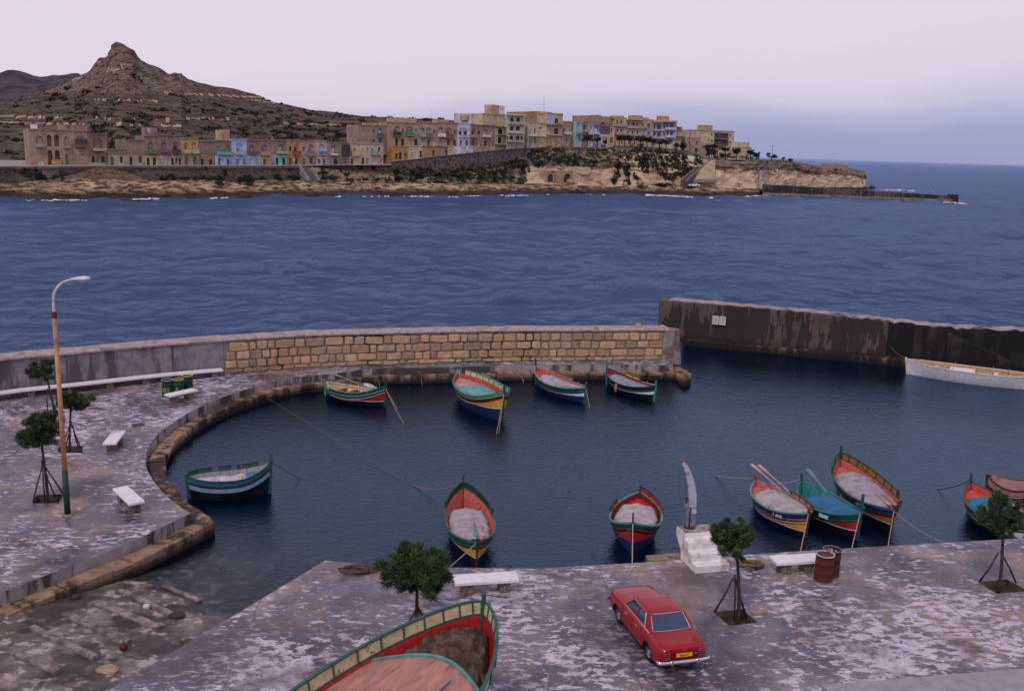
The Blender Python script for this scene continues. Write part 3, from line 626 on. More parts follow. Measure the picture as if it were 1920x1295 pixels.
def make_boat(b, name, label, bands, hullc, inner, mous=None, mline='wh', rail='g', wb=(), wbh=.2, wframe='g', posts=(.35, .3), stem='g', post2=None, fore=None, aft=None, thw=(.35, -.3), thc=None, floor=None, cat='boat', group='painted fishing boats moored in the basin', boot='mr', transom=False, mdepth=.34, ribs=True):
    root = thing(name, label, cat, b.c, b.yaw, group)
    mats = []; mk = {}
    def mi(c):
        if c not in mk: mk[c] = len(mats); mats.append(PT(c))
        return mk[c]
    T = [math.sin(math.pi/2*(-1+2*i/56)) for i in range(57)]
    rows = []; mis = []; d = 0
    ds = [0]; cols = []
    for th, c in bands: d += th; ds.append(d); cols.append(c)
    nlow = 9
    def outer(side):
        R_ = []; cc = []
        for dd in ds: R_.append([V((b.x(t, b.sheer(t)-dd), side*b.w(t, b.sheer(t)-dd), b.sheer(t)-dd)) for t in T])
        cc += cols
        # moustache: a painted wedge that widens towards the stem
        def md(t): return ds[-1] + (mdepth*max(0, (t-.42)/.58)**1.1 if mous else 0) + .002
        if mous:
            R_.append([V((b.x(t, b.sheer(t)-md(t)), side*b.w(t, b.sheer(t)-md(t)), b.sheer(t)-md(t))) for t in T]); cc.append(mous)
        R_.append([V((b.x(t, b.sheer(t)-md(t)-.035), side*b.w(t, b.sheer(t)-md(t)-.035), b.sheer(t)-md(t)-.035)) for t in T]); cc.append(mline)
        for k in range(1, nlow+1):
            f = k/nlow; rw = []
            for t in T:
                zt = b.sheer(t)-md(t)-.035; z = zt+(b.zk(t)-zt)*f; rw.append(V((b.x(t, z), side*b.w(t, z), z)))
            R_.append(rw); cc.append(hullc if f < .82 else boot)
        return R_, cc
    mb = MB()
    for side in (1, -1):
        R_, cc = outer(side); mb.grid(R_, [mi(c) for c in cc])
        zf = floor if floor is not None else (.12 if b.keel > -.5 else .3)
        IR = []
        for k in range(7):
            rw = []
            for t in T:
                tt = max(-.996, min(.996, t)); z0 = b.sheer(tt)-.0; zz = z0+(zf-z0)*k/6; rw.append(V((b.x(tt, zz), side*max(.01, b.w(tt, zz)-.05), zz)))
            IR.append(rw)
        mb.grid([R_[0], IR[0]], mi(rail)); mb.grid(IR, mi(inner))
        FR = [IR[-1], [V((p.x, 0, p.z)) for p in IR[-1]]]; mb.grid(FR, mi(inner))
    hull = mb.build('hull', mats, root, smooth=True, weld=True)
    md = hull.modifiers.new('edges', 'EDGE_SPLIT'); md.split_angle = R(38)
    # rail
    for side in (1, -1):
        mb = MB(); path = [V((b.x(t, b.sheer(t)), side*(b.hb(t)-.012), b.sheer(t)+.012)) for t in T]
        for p, q in zip(path, path[1:]): pass
        rows = [[p+V((0, side*a_, c_)) for a_, c_ in ((-.04, -.02), (-.04, .022), (.022, .022), (.022, -.03))] for p in path]
        mb.grid(rows, close=True); mb.build('rail', [PT(rail)], root)
    if ribs:
        mb = MB()
        for i in range(int(b.L/.38)):
            t = -.86+1.72*i/int(b.L/.38)
            for side in (1, -1):
                P = []
                for k in range(6):
                    z = b.sheer(t)-.02+(.14-b.sheer(t)+.02)*k/5; P.append(V((b.x(t, z), side*(b.w(t, z)-.062), z)))
                mb.tube(P, .018, 5)
        mb.build('ribs', [PT(inner)], root)
    # stem and stern posts, rising above the rail
    for e, (ph, sg) in enumerate(((posts[0], 1), (posts[1], -1))):
        if ph is None: continue
        zt = b.sheer(sg); mb = MB(); P = []
        for k in range(8):
            z = b.keel+.02+(zt+.02-b.keel)*k/7; P.append(V((b.x(sg, z)+sg*.035, 0, z)))
        rows = [[p+V((sg*x_, y_, 0)) for x_, y_ in ((-.09, -.03), (.05, -.03), (.05, .03), (-.09, .03))] for p in P]
        top = P[-1]; rows += [[top+V((sg*x_, y_, ph*.55)) for x_, y_ in ((-.08, -.03), (.05, -.03), (.05, .03), (-.08, .03))], [top+V((sg*x_+sg*.01, y_, ph)) for x_, y_ in ((-.065, -.026), (.045, -.026), (.045, .026), (-.065, .026))]]
        mb.grid(rows, close=True); o_ = len(mb.v)-4; mb.f.append((o_, o_+1, o_+2, o_+3)); mb.m.append(0)
        mb.build('stem_post' if sg > 0 else 'stern_post', [PT(stem if sg > 0 else (post2 or stem))], root)
    # decks
    for nm, dk, lo, hi in (('fore_deck', fore, 0, 0), ('stern_deck', aft, 0, 0)):
        if not dk: continue
        c, t0, t1, dr = dk; n = 14; rows = []
        for i in range(n+1):
            t = t0+(t1-t0)*i/n; z = b.sheer(t)-dr; ww = max(.01, b.w(t, z)-.055); rows.append([V((b.x(t, z), ww*q, z+.03*(1-q*q))) for q in (-1, -.6, -.2, .2, .6, 1)])
        mb = MB(); mb.grid(rows); t = t0; z = b.sheer(t)-dr; ww = b.w(t, z)-.055
        mb.add([V((b.x(t, z), -ww, z)), V((b.x(t, z), ww, z)), V((b.x(t, z), ww*.9, z-.16)), V((b.x(t, z), -ww*.9, z-.16))], [(0, 1, 2, 3)]); mb.build(nm, [PT(c)], root)
    for t in thw:
        z = b.sheer(t)-.2; ww = b.w(t, z)-.05; x = b.x(t, z); MB().box(x-.13, x+.13, -ww, ww, z-.04, z).build('thwart', [PT(thc or inner)], root)
    # washboards
    for side, t0, t1, pc in wb:
        n = max(4, int((t1-t0)*28)); mb = MB(); rows = []
        def P_(t, h): z = b.sheer(t); return V((b.x(t, z), side*(b.hb(t)-.02+.10*h), z+.03+h))
        hh = lambda t: wbh
        ts = [math.sin(math.asin(t0)+(math.asin(t1)-math.asin(t0))*i/n) for i in range(n+1)]
        rows = [[P_(t, 0), P_(t, hh(t)), P_(t, hh(t))+V((0, side*.025, 0)), P_(t, 0)+V((0, side*.025, 0))] for t in ts]
        mb.grid(rows, close=True); mb.f += [(0, 1, 2, 3), tuple(4*n+k for k in (3, 2, 1, 0))]; mb.m += [0, 0]; wo_ = mb.build('washboard', [PT(pc)], root)
        mb = MB(); mb.grid([[P_(t, wbh)+V((0, side*a_, c_)) for a_, c_ in ((-.03, -.012), (-.03, .028), (.05, .028), (.05, -.012))] for t in ts], close=True)
        o_ = len(mb.v); mb.f += [(o_-1, o_-2, o_-3, o_-4), (o_-4*len(ts), o_-4*len(ts)+1, o_-4*len(ts)+2, o_-4*len(ts)+3)]; mb.m += [0, 0]
        k = max(1, int(round((t1-t0)*b.L/2/.52)))
        for i in range(k+1):
            t = math.sin(math.asin(t0)+(math.asin(t1)-math.asin(t0))*i/k)
            for o_ in (-.012, .037): mb.bar(P_(t, -.02)+V((0, side*o_, 0)), P_(t, wbh)+V((0, side*o_, 0)), .035, .022, up=V((1, 0, 0)))
        mb.build('washboard_frame', [PT(wframe)], wo_)
    # thole pins
    for t in (.3, -.25):
        for side in (1, -1):
            z = b.sheer(t); p = V((b.x(t, z), side*(b.hb(t)-.03), z)); MB().bar(p, p+V((0, side*.02, .17)), .03, .03).build('thole_pin', [PT('wd')], root)
    return root
def placed(b, mb, name, mats, label, cat, group=None, smooth=False):
    o = mb.build(name, mats, None, smooth=smooth); o.matrix_world = b.mw.copy(); return tag(o, label, cat, group)
def tarp(b, t0, t1, wf_, ridge, col, label, skew=0, seed=0, drop=.1, pole=None, r=.85, amp=.03):
    n, m_ = 44, 26; rows = []
    for i in range(n+1):
        f = i/n; rw = []
        for j in range(m_+1):
            v = -1+2*j/m_; t = t0+(t1-t0)*f + .035*fbm(V((v*2, seed, f*3))) + skew*v
            t = max(-.93, min(.93, t)); hwid = (b.hb(t)-.07)*wf_*(1+.05*fbm(V((f*5, seed+3, v)))); y = v*hwid
            hz = b.sheer(t)-drop+.0; rg = ridge*1.15*(1-abs(v))**.9*(.55+.45*math.sin(math.pi*min(1, max(0, .12+.85*f))))
            q = V((b.x(t, hz)*1.6, y*2.2, seed)); wr = amp*.45*fbm(V((q.x*1.3, q.y*.6, q.z)))-amp*.8*(1-abs(fbm(V((q.x*1.1+q.y*1.6, q.y*.3, q.z+4)), 2)))**5*abs(v)**.5+amp*.5
            # creases fanning out from the ridge, edges tucked down into the boat
            wr += amp*.7*math.sin(v*3+t*b.L*4.3+seed)*abs(v)*.5
            z = hz+rg+wr-(.14*max(0, abs(v)-.82)/.18)-(.12*max(0, abs(f-.5)-.44)/.06)
            rw.append(V((b.x(t, hz), y, z)))
        rows.append(rw)
    mb = MB(); mb.grid(rows); o = placed(b, mb, 'tarpaulin', [M(col, r, .16, 2.2, .25, dirt=(tuple(c*.6 for c in col), .25, 1.6))], label, 'tarpaulin', 'tarpaulins spread over the moored boats', True)
    sm = o.modifiers.new('thick', 'SOLIDIFY'); sm.thickness = .012
    return o
def oar(b, p0, p1, col, label, blade=True):
    mb = MB(); p0, p1 = V(p0), V(p1); d = (p1-p0).normalized(); L_ = (p1-p0).length
    o = thing('oar', label, 'oar', b.mw @ p0, 0, 'oars laid in the boats'); q0 = V((0, 0, 0)); e = (b.mw.to_3x3() @ (p1-p0))
    MB().tube([q0, e*.66], [.028, .03], 8).build('shaft', [PT(col)], o)
    sd = e.normalized().cross(V((0, 0, 1))).normalized(); up = V((0, 0, 1)); rows = []
    for f, w_ in ((.64, .03), (.70, .055), (.80, .075), (.95, .088), (1, .07)): rows.append([e*f+sd*w_*a_+up*c_ for a_, c_ in ((-1, -.012), (-1, .012), (1, .012), (1, -.012))])
    mb = MB(); mb.grid(rows, close=True); mb.f += [(0, 1, 2, 3), (16, 19, 18, 17)]; mb.m += [0, 0]; mb.build('blade', [PT(col)], o); return o
def rope(a, c, sag, label, r=.017, col=(.36, .27, .2), group='mooring ropes', n=18, swing=0):
    a, c = V(a), V(c); P = []
    for i in range(n+1):
        f = i/n; p = a.lerp(c, f); p.z -= sag*4*f*(1-f); s = (c-a).cross(V((0, 0, 1))).normalized() if (c-a).length else V(); p += s*swing*math.sin(f*math.pi); P.append(p)
    return tag(MB().tube(P, r, 6).build('mooring_rope', [M(col, .9, .25, 20)], None, smooth=True), label, 'rope', group)
def BL(b, t, y, z): return b.mw @ V((b.x(t, b.sheer(t)), y, b.sheer(t)+z))
TG = (.34, .29, .33)
# 1 lone green boat on the left
b1 = Boat((507, 867), 1.3, (351, 893), .95, 1.5, .86)
make_boat(b1, 'fishing_boat', 'small green and light blue boat moored alone in front of the left quay', [(.06, 'g'), (.13, 'tl'), (.03, 'g'), (.10, 'br')], 'bk', 'gy', mous='lb', mline='lb', rail='g', wb=[(1, -.97, -.42, 'g'), (1, -.25, .05, 'g'), (1, .2, .72, 'g')], wbh=.15, wframe='dg', posts=(.34, .1), stem='g', fore=('G', .58, .93, .22), boot='bk', mdepth=.18)
# broad light blue strake under the bands
def strake(b, root_name, c, d0, d1, t0=-.97, t1=.99):
    root = [o for o in COL.objects if o.name == root_name][0]
    for side in (1, -1):
        rows = []
        for i in range(50):
            t = t0+(t1-t0)*i/49; rw = []
            for k in range(4):
                z = b.sheer(t)-d0-(d1-d0)*k/3; rw.append(V((b.x(t, z)+.004*t, side*(b.w(t, z)+.006), z)))
            rows.append(rw)
        MB().grid(rows).build('strake', [PT(c)], root, smooth=True)
strake(b1, 'fishing_boat', 'lb', .33, .5)
tarp(b1, -.86, .45, .88, .08, (.50, .44, .50), 'pale stained tarpaulin sagging inside the lone green boat', seed=2, drop=.17, amp=.045)
tarp(b1, .40, .60, .80, .10, (.06, .18, .36), 'small blue tarpaulin in the bow of the lone green boat', seed=5, drop=.15)
# 2 long red and black boat by the ledge with the dinghy beside it
b2 = Boat((723, 729), .98, (609, 714), .85, 2.15, .55)
make_boat(b2, 'fishing_boat', 'black hulled open boat with red benches at the far left of the harbour wall', [(.05, 'wh'), (.11, 'bk'), (.04, 'wh'), (.05, 'bk')], 'bk', 'cr', mous='re', mline='wh', rail='G', wb=[(-1, -.5, .98, 'dg'), (1, -.5, -.1, 're')], wbh=.15, wframe='G', posts=(.36, .06), stem='dg', post2='G', thw=(.42, .1, -.25, -.55), thc='re', mdepth=.42, boot='re')
oar(b2, (1.3, .25, .72), (-2.3, .45, 1.3), 'q', 'pale blue oar sticking up from the stern of the black hulled boat')
oar(b2, (-2.0, .15, .72), (1.5, .35, .66), 'wd', 'brown wooden oar lying along the black hulled boat')
# 3 big yellow, green and blue
b3 = Boat((945, 734), 1.68, (861, 700), 1.2, 2.35, .98, keel=-.5)
make_boat(b3, 'fishing_boat', 'large blue hulled boat with yellow bow wedge and cream washboard below the harbour wall', [(.06, 'q'), (.12, 'G'), (.03, 'ye'), (.13, 'bk'), (.07, 're')], 'nb', 'or_', mous='ye', mline='wh', rail='G', wb=[(1, -.92, .66, 'cr'), (-1, -.99, -.9, 'cr')], wbh=.25, wframe='G', posts=(.34, .18), stem='dg', post2='cr', fore=('dg', .74, .96, .1), aft=('pk', -.5, -.94, .22), thw=(-.1,), mdepth=.5, boot='re')
tarp(b3, -.42, .52, .9, .12, (.13, .33, .31), 'sea green tarpaulin over the middle of the large blue hulled boat', seed=9, drop=.12, amp=.04)
MB_ = MB(); rnd = random.Random(2)
for k in range(9):
    a = V((b3.L*.30+rnd.uniform(-.25, .3), rnd.uniform(-.45, .45), .98+rnd.uniform(0, .08))); MB_.tube([a+V((.13*math.cos(q*.9), .13*math.sin(q*.9), .02*q/3)) for q in range(9)], .02, 5)
placed(b3, MB_, 'net_heap', [M((.5, .2, .15), .9, .4, 9)], 'small heap of red and brown net in front of the green tarpaulin', 'net')
# 4 and 5 by the wall
b4 = Boat((1098, 726), .95, (1004.5, 685), 1.18, 1.75, .66)
make_boat(b4, 'fishing_boat', 'blue boat with bright red stern and red washboard under the block wall', [(.06, 'q'), (.14, 'db'), (.04, 'G'), (.10, 'bk')], 'nb', 'or_', mous='wh', rail='q', wb=[(1, -.68, .05, 'sa')], wbh=.17, wframe='g', posts=(.3, .42), stem='g', mdepth=.16, boot='nb', aft=('or_', -.62, -.93, .25))
tarp(b4, -.62, .85, .97, .15, (.36, .33, .38), 'grey tarpaulin covering the blue boat with the red stern', seed=12, drop=.06)
oar(b4, (.6, -.62, .78), (2.1, -.36, .92), 'pk', 'pink oar lying along the near side of the blue boat')
b5 = Boat((1229, 724), .92, (1138, 690), 1.05, 1.65, .62)
make_boat(b5, 'fishing_boat', 'black boat with yellow washboard and dark red stern, nearest the end of the wall', [(.05, 'dg'), (.13, 'bk'), (.03, 'te'), (.09, 'bk')], 'bk', 'mr', mous='wh', rail='dg', wb=[(1, -.55, -.05, 'ye')], wbh=.17, wframe='g', posts=(.28, .5), stem='te', mdepth=.16, boot='bk', aft=('re', -.66, -.93, .25))
tarp(b5, -.72, .6, .97, .14, (.25, .25, .32), 'blue grey tarpaulin covering the black boat with the yellow washboard', seed=15, drop=.06)
oar(b5, (.7, .3, .8), (2.05, .1, .95), 'pk', 'pale oar pointing over the bow of the black boat')
fd = b5.mw @ V((-.2, -.9, .36)); tag(MB().lathe([(0, -.28), (.07, -.25), (.09, 0), (.07, .25), (0, .28)], (0, 0, 0), 10).build('fender', [M((.33, .2, .14), .8, .3, 8)], None, smooth=True), 'brown fender hanging at the side of the black boat', 'fender').location = fd
# 6 centre
b6 = Boat((894.5, 1016), .92, (869, 913), 1.0, 1.82, .66)
make_boat(b6, 'fishing_boat', 'green boat with salmon red inside moored beside the round tree at the near quay', [(.05, 'q'), (.13, 'dg'), (.03, 'G'), (.10, 'dg')], 'bk', 'sa', mous='ye', rail='g', wb=[(1, -.98, -.2, 'dg'), (-1, -.98, -.45, 'dg')], wbh=.19, wframe='dg', posts=(.12, .5), stem='br', post2='dg', thw=(.62, -.42), thc='G', mdepth=.3, boot='re')
tarp(b6, -.5, .62, .88, .14, (.37, .32, .35), 'grey tarpaulin with a pale ridge over the green boat beside the round tree', seed=20, drop=.12, amp=.045)
oar(b6, (.6, .1, .85), (2.2, -.02, .98), 'G', 'green oar at the bow of the boat beside the round tree')
oar(b6, (.6, .32, .85), (2.15, .22, .95), 'pk', 'pink oar at the bow of the boat beside the round tree')
# 7 red with high bow
b7 = Boat((1186.5, 980), 1.22, (1200, 922), 1.05, 1.95, .74)
make_boat(b7, 'fishing_boat', 'boat with a red bow wedge and high stem between the tree and the crane', [(.05, 'q'), (.16, 'dg'), (.04, 're'), (.08, 'bk')], 'nb', 'mr', mous='re', mline='re', rail='q', wb=[(-1, -.5, -.1, 're'), (1, -.98, -.25, 're')], wbh=.19, wframe='dg', posts=(.36, .26), stem='dg', aft=('re', -.66, -.93, .2), mdepth=.36, boot='nb')
tarp(b7, -.6, .66, .92, .18, (.40, .345, .365), 'pale pinkish tarpaulin over the boat with the high stem', seed=25, drop=.06, amp=.035)
# 8, 9, 10 in a row
b8 = Boat((1516, 962), .98, (1417, 901), .9, 1.8, .68)
r8 = make_boat(b8, 'fishing_boat', 'boat with yellow bow wedge and pink oars, leftmost of the row of three', [(.04, 'q'), (.20, 'nb'), (.03, 'ye'), (.09, 'br'), (.03, 'wh'), (.05, 'mr')], 'bk', 'sa', mous='ye', rail='q', wb=[(1, -.3, .72, 'sa')], wbh=.15, wframe='dg', posts=(.16, .22), stem='br', post2='re', aft=('sa', -.62, -.93, .2), mdepth=.3, boot='mr')
tarp(b8, -.55, .84, 1.02, .24, (.36, .325, .33), 'light grey tarpaulin over the leftmost boat of the row of three', seed=31, drop=.02, amp=.035)
oar(b8, (-.3, .2, 1.05), (-2.75, .22, 1.35), 'pk', 'left pink oar resting over the stern of the leftmost boat in the row')
oar(b8, (-.2, .45, 1.05), (-2.65, .5, 1.33), 'pk', 'right pink oar resting over the stern of the leftmost boat in the row')
t_ = .50; zz = b8.sheer(t_)-.15; yy = -(b8.w(t_, zz)+.012); a2 = math.atan2(-(b8.w(t_+.05, zz)-b8.w(t_-.05, zz)), b8.L*.05)
text_mesh('T 608', .19, 'registration_number', M(C_['wh'], .6), r8, Matrix.Translation((b8.x(t_, zz), yy, zz)) @ Matrix.Rotation(a2, 4, 'Z') @ Matrix.Rotation(R(80), 4, 'X'))
b9 = Boat((1613.6, 962), 1.08, (1503, 902), .95, 1.8, .68)
r9 = make_boat(b9, 'fishing_boat', 'teal boat with a tall stem and red bow wedge, middle of the row of three', [(.05, 'te'), (.2, 'dg'), (.03, 'te'), (.08, 'dg')], 'bk', 'te', mous='re', rail='te', wb=[(1, .25, .8, 'g')], wbh=.14, wframe='dg', posts=(.74, .32), stem='g', post2='g', mdepth=.34, boot='bk', thc='G')
tarp(b9, -.42, .82, 1.0, .22, (.025, .13, .26), 'deep blue tarpaulin over the middle boat of the row of three', seed=36, drop=.02, r=.6, amp=.03)
oar(b9, (-.5, .2, 1.0), (-2.1, .32, 1.42), 'q', 'broad turquoise oar sticking up at the stern of the teal boat')
t_ = .42; zz = b9.sheer(t_)-.13; yy = -(b9.w(t_, zz)+.01)
mb = MB().box(-.21, .21, -.008, 0, -.09, .09); o = mb.build('number_plate', [M((.55, .55, .58), .6)], r9); o.location = (b9.x(t_, zz), yy, zz); o.rotation_euler = (R(-8), 0, math.atan2(-(b9.w(t_+.05, zz)-b9.w(t_-.05, zz)), b9.L*.05))
b10 = Boat((1676.5, 955), 1.0, (1576, 859), 1.15, 2.0, .78)
make_boat(b10, 'fishing_boat', 'long boat with brown panelled washboards and salmon stern, rightmost of the row of three', [(.05, 'q'), (.18, 'nb'), (.03, 'g'), (.08, 'bk'), (.05, 're')], 'bk', 'sa', mous='ob', rail='g', wb=[(1, -.98, .33, 'ob'), (1, .42, .93, 'ob'), (-1, -.98, -.55, 'ob')], wbh=.25, wframe='dg', posts=(.14, .52), stem='br', post2='dg', aft=('sa', -.68, -.93, .3), fore=('G', .72, .95, .12), mdepth=.22, boot='nb', thw=(-.5,), thc='dg')
tarp(b10, -.62, .84, .98, .18, (.32, .28, .33), 'crumpled mauve grey tarpaulin over the long boat with brown panels', seed=41, drop=.04, amp=.05)
oar(b10, (1.0, .02, 1.0), (2.5, -.02, 1.06), 'pk', 'left salmon oar at the bow of the long boat with brown panels')
oar(b10, (1.1, .24, 1.0), (2.6, .2, 1.06), 'sa', 'right salmon oar at the bow of the long boat with brown panels')
# 11 right edge
b11 = Boat((1925, 985), .95, (1820.5, 903), 1.1, 1.9, .68)
make_boat(b11, 'fishing_boat', 'teal boat with a scarlet stern partly hidden by the tree at the right edge', [(.05, 'g'), (.16, 'dg'), (.03, 'ye'), (.08, 'dg')], 'bk', 'or_', mous='wh', rail='g', wb=[(1, -.6, .2, 'cr')], wbh=.15, wframe='dg', posts=(.3, .36), stem='g', mdepth=.2, boot='bk', aft=('or_', -.66, -.93, .25))
tarp(b11, -.6, .85, .96, .16, (.02, .15, .28), 'bright blue tarpaulin over the teal boat at the right edge', seed=44, drop=.05, r=.6, amp=.03)
b11b = Boat((1945, 905), .95, (1853, 892), .95, 1.7, .7)
make_boat(b11b, 'fishing_boat', 'dull red boat lying behind the teal boat at the right edge', [(.06, 'br'), (.2, 'pk'), (.03, 'br')], 'mr', 'br', rail='br', wb=[], posts=(.1, .05), stem='br', boot='bk')
tarp(b11b, -.9, .9, .98, .2, (.28, .13, .14), 'dull red tarpaulin over the boat behind the teal one at the right edge', seed=48, drop=.02)
# 12 white boat by the pier
b12 = Boat((1700, 673), 1.0, (1965, 706), .95, 2.3, .82, keel=-.4)
make_boat(b12, 'rowing_boat', 'long white boat with tan inside lying against the dark pier', [(.05, 'wh'), (.02, 'gy')], 'wh', (.42, .24, .10), mline='wh', rail='wh', posts=(.1, .1), stem='cr', thw=(.55, .12, -.3), thc='wh', boot='gy', group='white boats', ribs=True)
MB_ = MB().box(-.0, 1.5, -.95, .95, .62, .68); placed(b12, MB_, 'white_board', [M_WHITE], 'flat white board laid across the long white boat', 'board')
# dinghy
bd = Boat((707, 739), .62, (681, 719), .62, 1.05, .5, keel=-.2); bd.full = .5; bd.pe = 3.2
make_boat(bd, 'dinghy', 'little white dinghy tucked between the black hulled boat and the ledge', [(.05, 'wh')], 'wh', 'wh', mline='wh', rail='wh', posts=(None, None), thw=(-.1,), thc='gy', boot='gy', group='white boats', ribs=False)
# ropes of the moored boats
QE = lambda px, py: pick(px, py, QZ)
rope(BL(b1, 1, 0, .1), pick(563, 897, 0), .05, 'dark rope from the lone green boat into the water on its right', col=(.12, .08, .07))
rope(BL(b1, -1, 0, .0), pick(306, 916, LZ), .05, 'rope from the stern of the lone green boat to the left ledge', col=(.2, .14, .12))
rope(BL(b2, 1, 0, .05), pick(762, 801, -.1), .1, 'rope falling from the bow of the black hulled boat into the water')
rope(BL(b2, 1, 0, .0), pick(748, 770, -.1), .0, 'second thin rope falling from the bow of the black hulled boat', .012)
rope(BL(b3, 1, .02, -.1), pick(930, 818, -.1), .0, 'left of two ropes hanging from the yellow bow wedge', .015)
rope(BL(b3, 1, -.02, -.1), pick(935, 816, -.1), .02, 'right of two ropes hanging from the yellow bow wedge', .014)
rope(BL(b4, 1, 0, .02), pick(1106, 768, -.1), .0, 'rope falling from the bow of the blue boat with the red stern')
rope(BL(b5, 1, 0, .02), pick(1237, 748, -.1), .0, 'rope falling from the bow of the boat nearest the end of the wall')
rope(BL(b6, 1, 0, .0), QE(845, 1061), .02, 'rope from the green boat to the quay beside the round tree')
rope(BL(b6, 1, 0, .0), pick(960, 1061, 0), .1, 'thin dark rope from the green boat down to the right', .012, (.1, .08, .09))
rope(BL(b6, -1, 0, .2), pick(770, 908, 0), .25, 'reddish rope from the stern of the green boat out to the left', .02, (.3, .14, .12))
rope(pick(770, 908, 0.02), pick(500, 745, LZ), .01, 'long thin line floating across the basin to the curved ledge', .006, (.2, .17, .19))
rope(BL(b7, 1, 0, .02), QE(1185.5, 1056), .0, 'pale rope from the high stem straight down to the quay', .017, (.45, .36, .3))
rope(BL(b7, 1, 0, -.2), pick(1108, 1036, 0), .0, 'thin line from the boat with the high stem to the water on the left', .012, (.1, .09, .12))
rope(BL(b8, 1, 0, .0), QE(1501, 1033), .0, 'rope from the leftmost boat of the row down to the quay', .015, (.45, .33, .25))
rope(BL(b9, 1, 0, .1), QE(1597, 1027), .0, 'rope from the teal boat of the row down to the quay', .015, (.4, .33, .28))
rope(BL(b10, 1, 0, .0), QE(1665, 1023), .0, 'rope from the long brown panelled boat down to the quay', .015, (.48, .3, .16))
rope(BL(b10, 1, 0, -.05), QE(1768, 1016), .12, 'slack rope from the long brown panelled boat to the quay on the right', .014)
rope(BL(b8, -1, 0, .1), pick(1340, 891, 0), .05, 'rope from the stern of the leftmost boat in the row into the water', .016)
rope(BL(b9, -1, 0, .1), BL(b8, -.8, .3, .05), .06, 'rope joining the sterns of the leftmost and the teal boat', .014)
rope(BL(b11, -1, 0, .1), pick(1757, 917, 0), .1, 'dark rope from the teal boat at the right edge into the water', .02, (.06, .05, .05))
rope(pier_hit(1670, 650), BL(b12, 1, 0, 0), .1, 'thin rope from the dark pier to the white boat', .014, (.2, .16, .14))
for px in (702, 786, 963, 1205, 1262, 1275, 1284):
    s = min(range(len(LG)), key=lambda k: abs(project(LG[k])[0]-px)); p = LG[s]
    rope(V((p.x, p.y+.6, LZ+.14)), V((p.x+.35, p.y-.5, -.1)), .0, {702: 'short rope end over the ledge behind the black hulled boat', 786: 'rope over the ledge just left of the large blue boat', 963: 'rope over the ledge between the large and the blue boat', 1205: 'rope over the ledge above the bow of the black boat', 1262: 'rope over the ledge close to the end of the block wall', 1275: 'second to last rope over the ledge tip', 1284: 'last rope over the ledge tip at the harbour mouth'}[px], .014, group='ropes hanging over the ledge')
# ------------------------------------------------------------------ foreground boat on the quay
_b = pick(905, 1196, QZ+.4+2.1); _s = _b+V((math.cos(R(239)), math.sin(R(239)), 0))*8.6
bf = Boat((905, 1152), 2.1, project(_s-V((0, 0, .2))), 1.9, 3.45, 1.72, base=QZ+.4, keel=-.35); bf.full = .68; bf.pe = 2.1
rf = make_boat(bf, 'hauled_out_boat', 'green and cream boat with a brown net, hauled out on the near quay', [(.05, 'g'), (.05, 'cr'), (.05, 'g'), (.12, 'wd')], (.16, .07, .045), 're', mline='g', rail='g', wb=[(-1, -.9, .998, 'cr'), (1, -.9, .998, 'cr')], wbh=.30, wframe='g', posts=(.48, .4), stem='g', thw=(), group='boats hauled out', floor=.9, boot='br')
rf['kind'] = 'thing'; del rf['kind']
# hatch boards with a curved teal beam before the bow
tb = .50; n = 16; rows = []; path = []
for i in range(n+1):
    v = -1+2*i/n; t = tb+.13*(1-v*v)*1.0-.02; z = bf.sheer(t)-.06+.10*(1-v*v); path.append(V((bf.x(t, z), v*(bf.w(t, bf.sheer(t)-.1)-.06), z)))
mb = MB(); mb.grid([[p+V((a_, 0, c_)) for a_, c_ in ((-.05, -.03), (-.05, .05), (.05, .05), (.05, -.03))] for p in path], close=True); mb.build('deck_beam', [PT('q')], rf)
rows = []
for i in range(24):
    f = i/23; rw = []
    for j in range(n+1):
        v = -1+2*j/n; p = path[j]; tt = tb-.02-(tb+.8)*f; x = p.x-.04-(p.x+bf.L*.42)*f; tq = x/(bf.L/2); z = bf.sheer(tq)-.06+.10*(1-v*v); rw.append(V((x, v*(bf.w(tq, bf.sheer(tq)-.1)-.06), z)))
    rows.append(rw)
mdeck = M((.42, .19, .15), .6, .2, 3, .15, stretch=(.6, 2.5, 1), dirt=((.28, .22, .22), .25, 1.2)); mb = MB(); mb.grid(rows); mb.build('deck', [mdeck], rf, smooth=True)
hx = path[n//2].x if False else bf.x(tb+.11, 1)-.30; zc_ = bf.sheer(.4)+.055; mb = MB().box(hx-1.7, hx-.25, -.62, .60, zc_-.06, zc_+.05); mb.build('hatch_board', [mdeck], rf, bevel=.01)
# net heap in the bow
rows = []; n = 40
for i in range(n+1):
    rw = []
    for j in range(n+1):
        u, v = i/n, -1+2*j/n; t = tb+.12+(.93-tb-.12)*u; zz = bf.sheer(t)-.16; ww = max(.02, bf.w(t, zz)-.09); x = bf.x(t, zz)+.25*(1-u)*(v*v)*-.9; p = V((x*1.5, v*ww*1.5, 3))
        z = zz+.30*(1-abs(v)**3)*math.sin(math.pi*min(1, u*.9+.1))+.10*fbm(p*1.2)+.16*(1-abs(fbm(p*1.9+V((2, 5, 0)))))**4-.1+.035*fbm(p*7)-.2*max(0, abs(v)-.85)/.15; rw.append(V((x, v*ww, z)))
    rows.append(rw)
placed(bf, MB().grid(rows), 'net_heap', [M((.115, .07, .055), .95, .4, 4, .9, dirt=((.05, .035, .03), .4, 5))], 'big brown fishing net piled in the bow of the hauled out boat', 'net', None, True)
mb = MB()
for k in range(3): mb.add([V(p) for p in ((0, 0, 0), (.16, .05, .02), (.13, .12, .03))], [(0, 1, 2)])
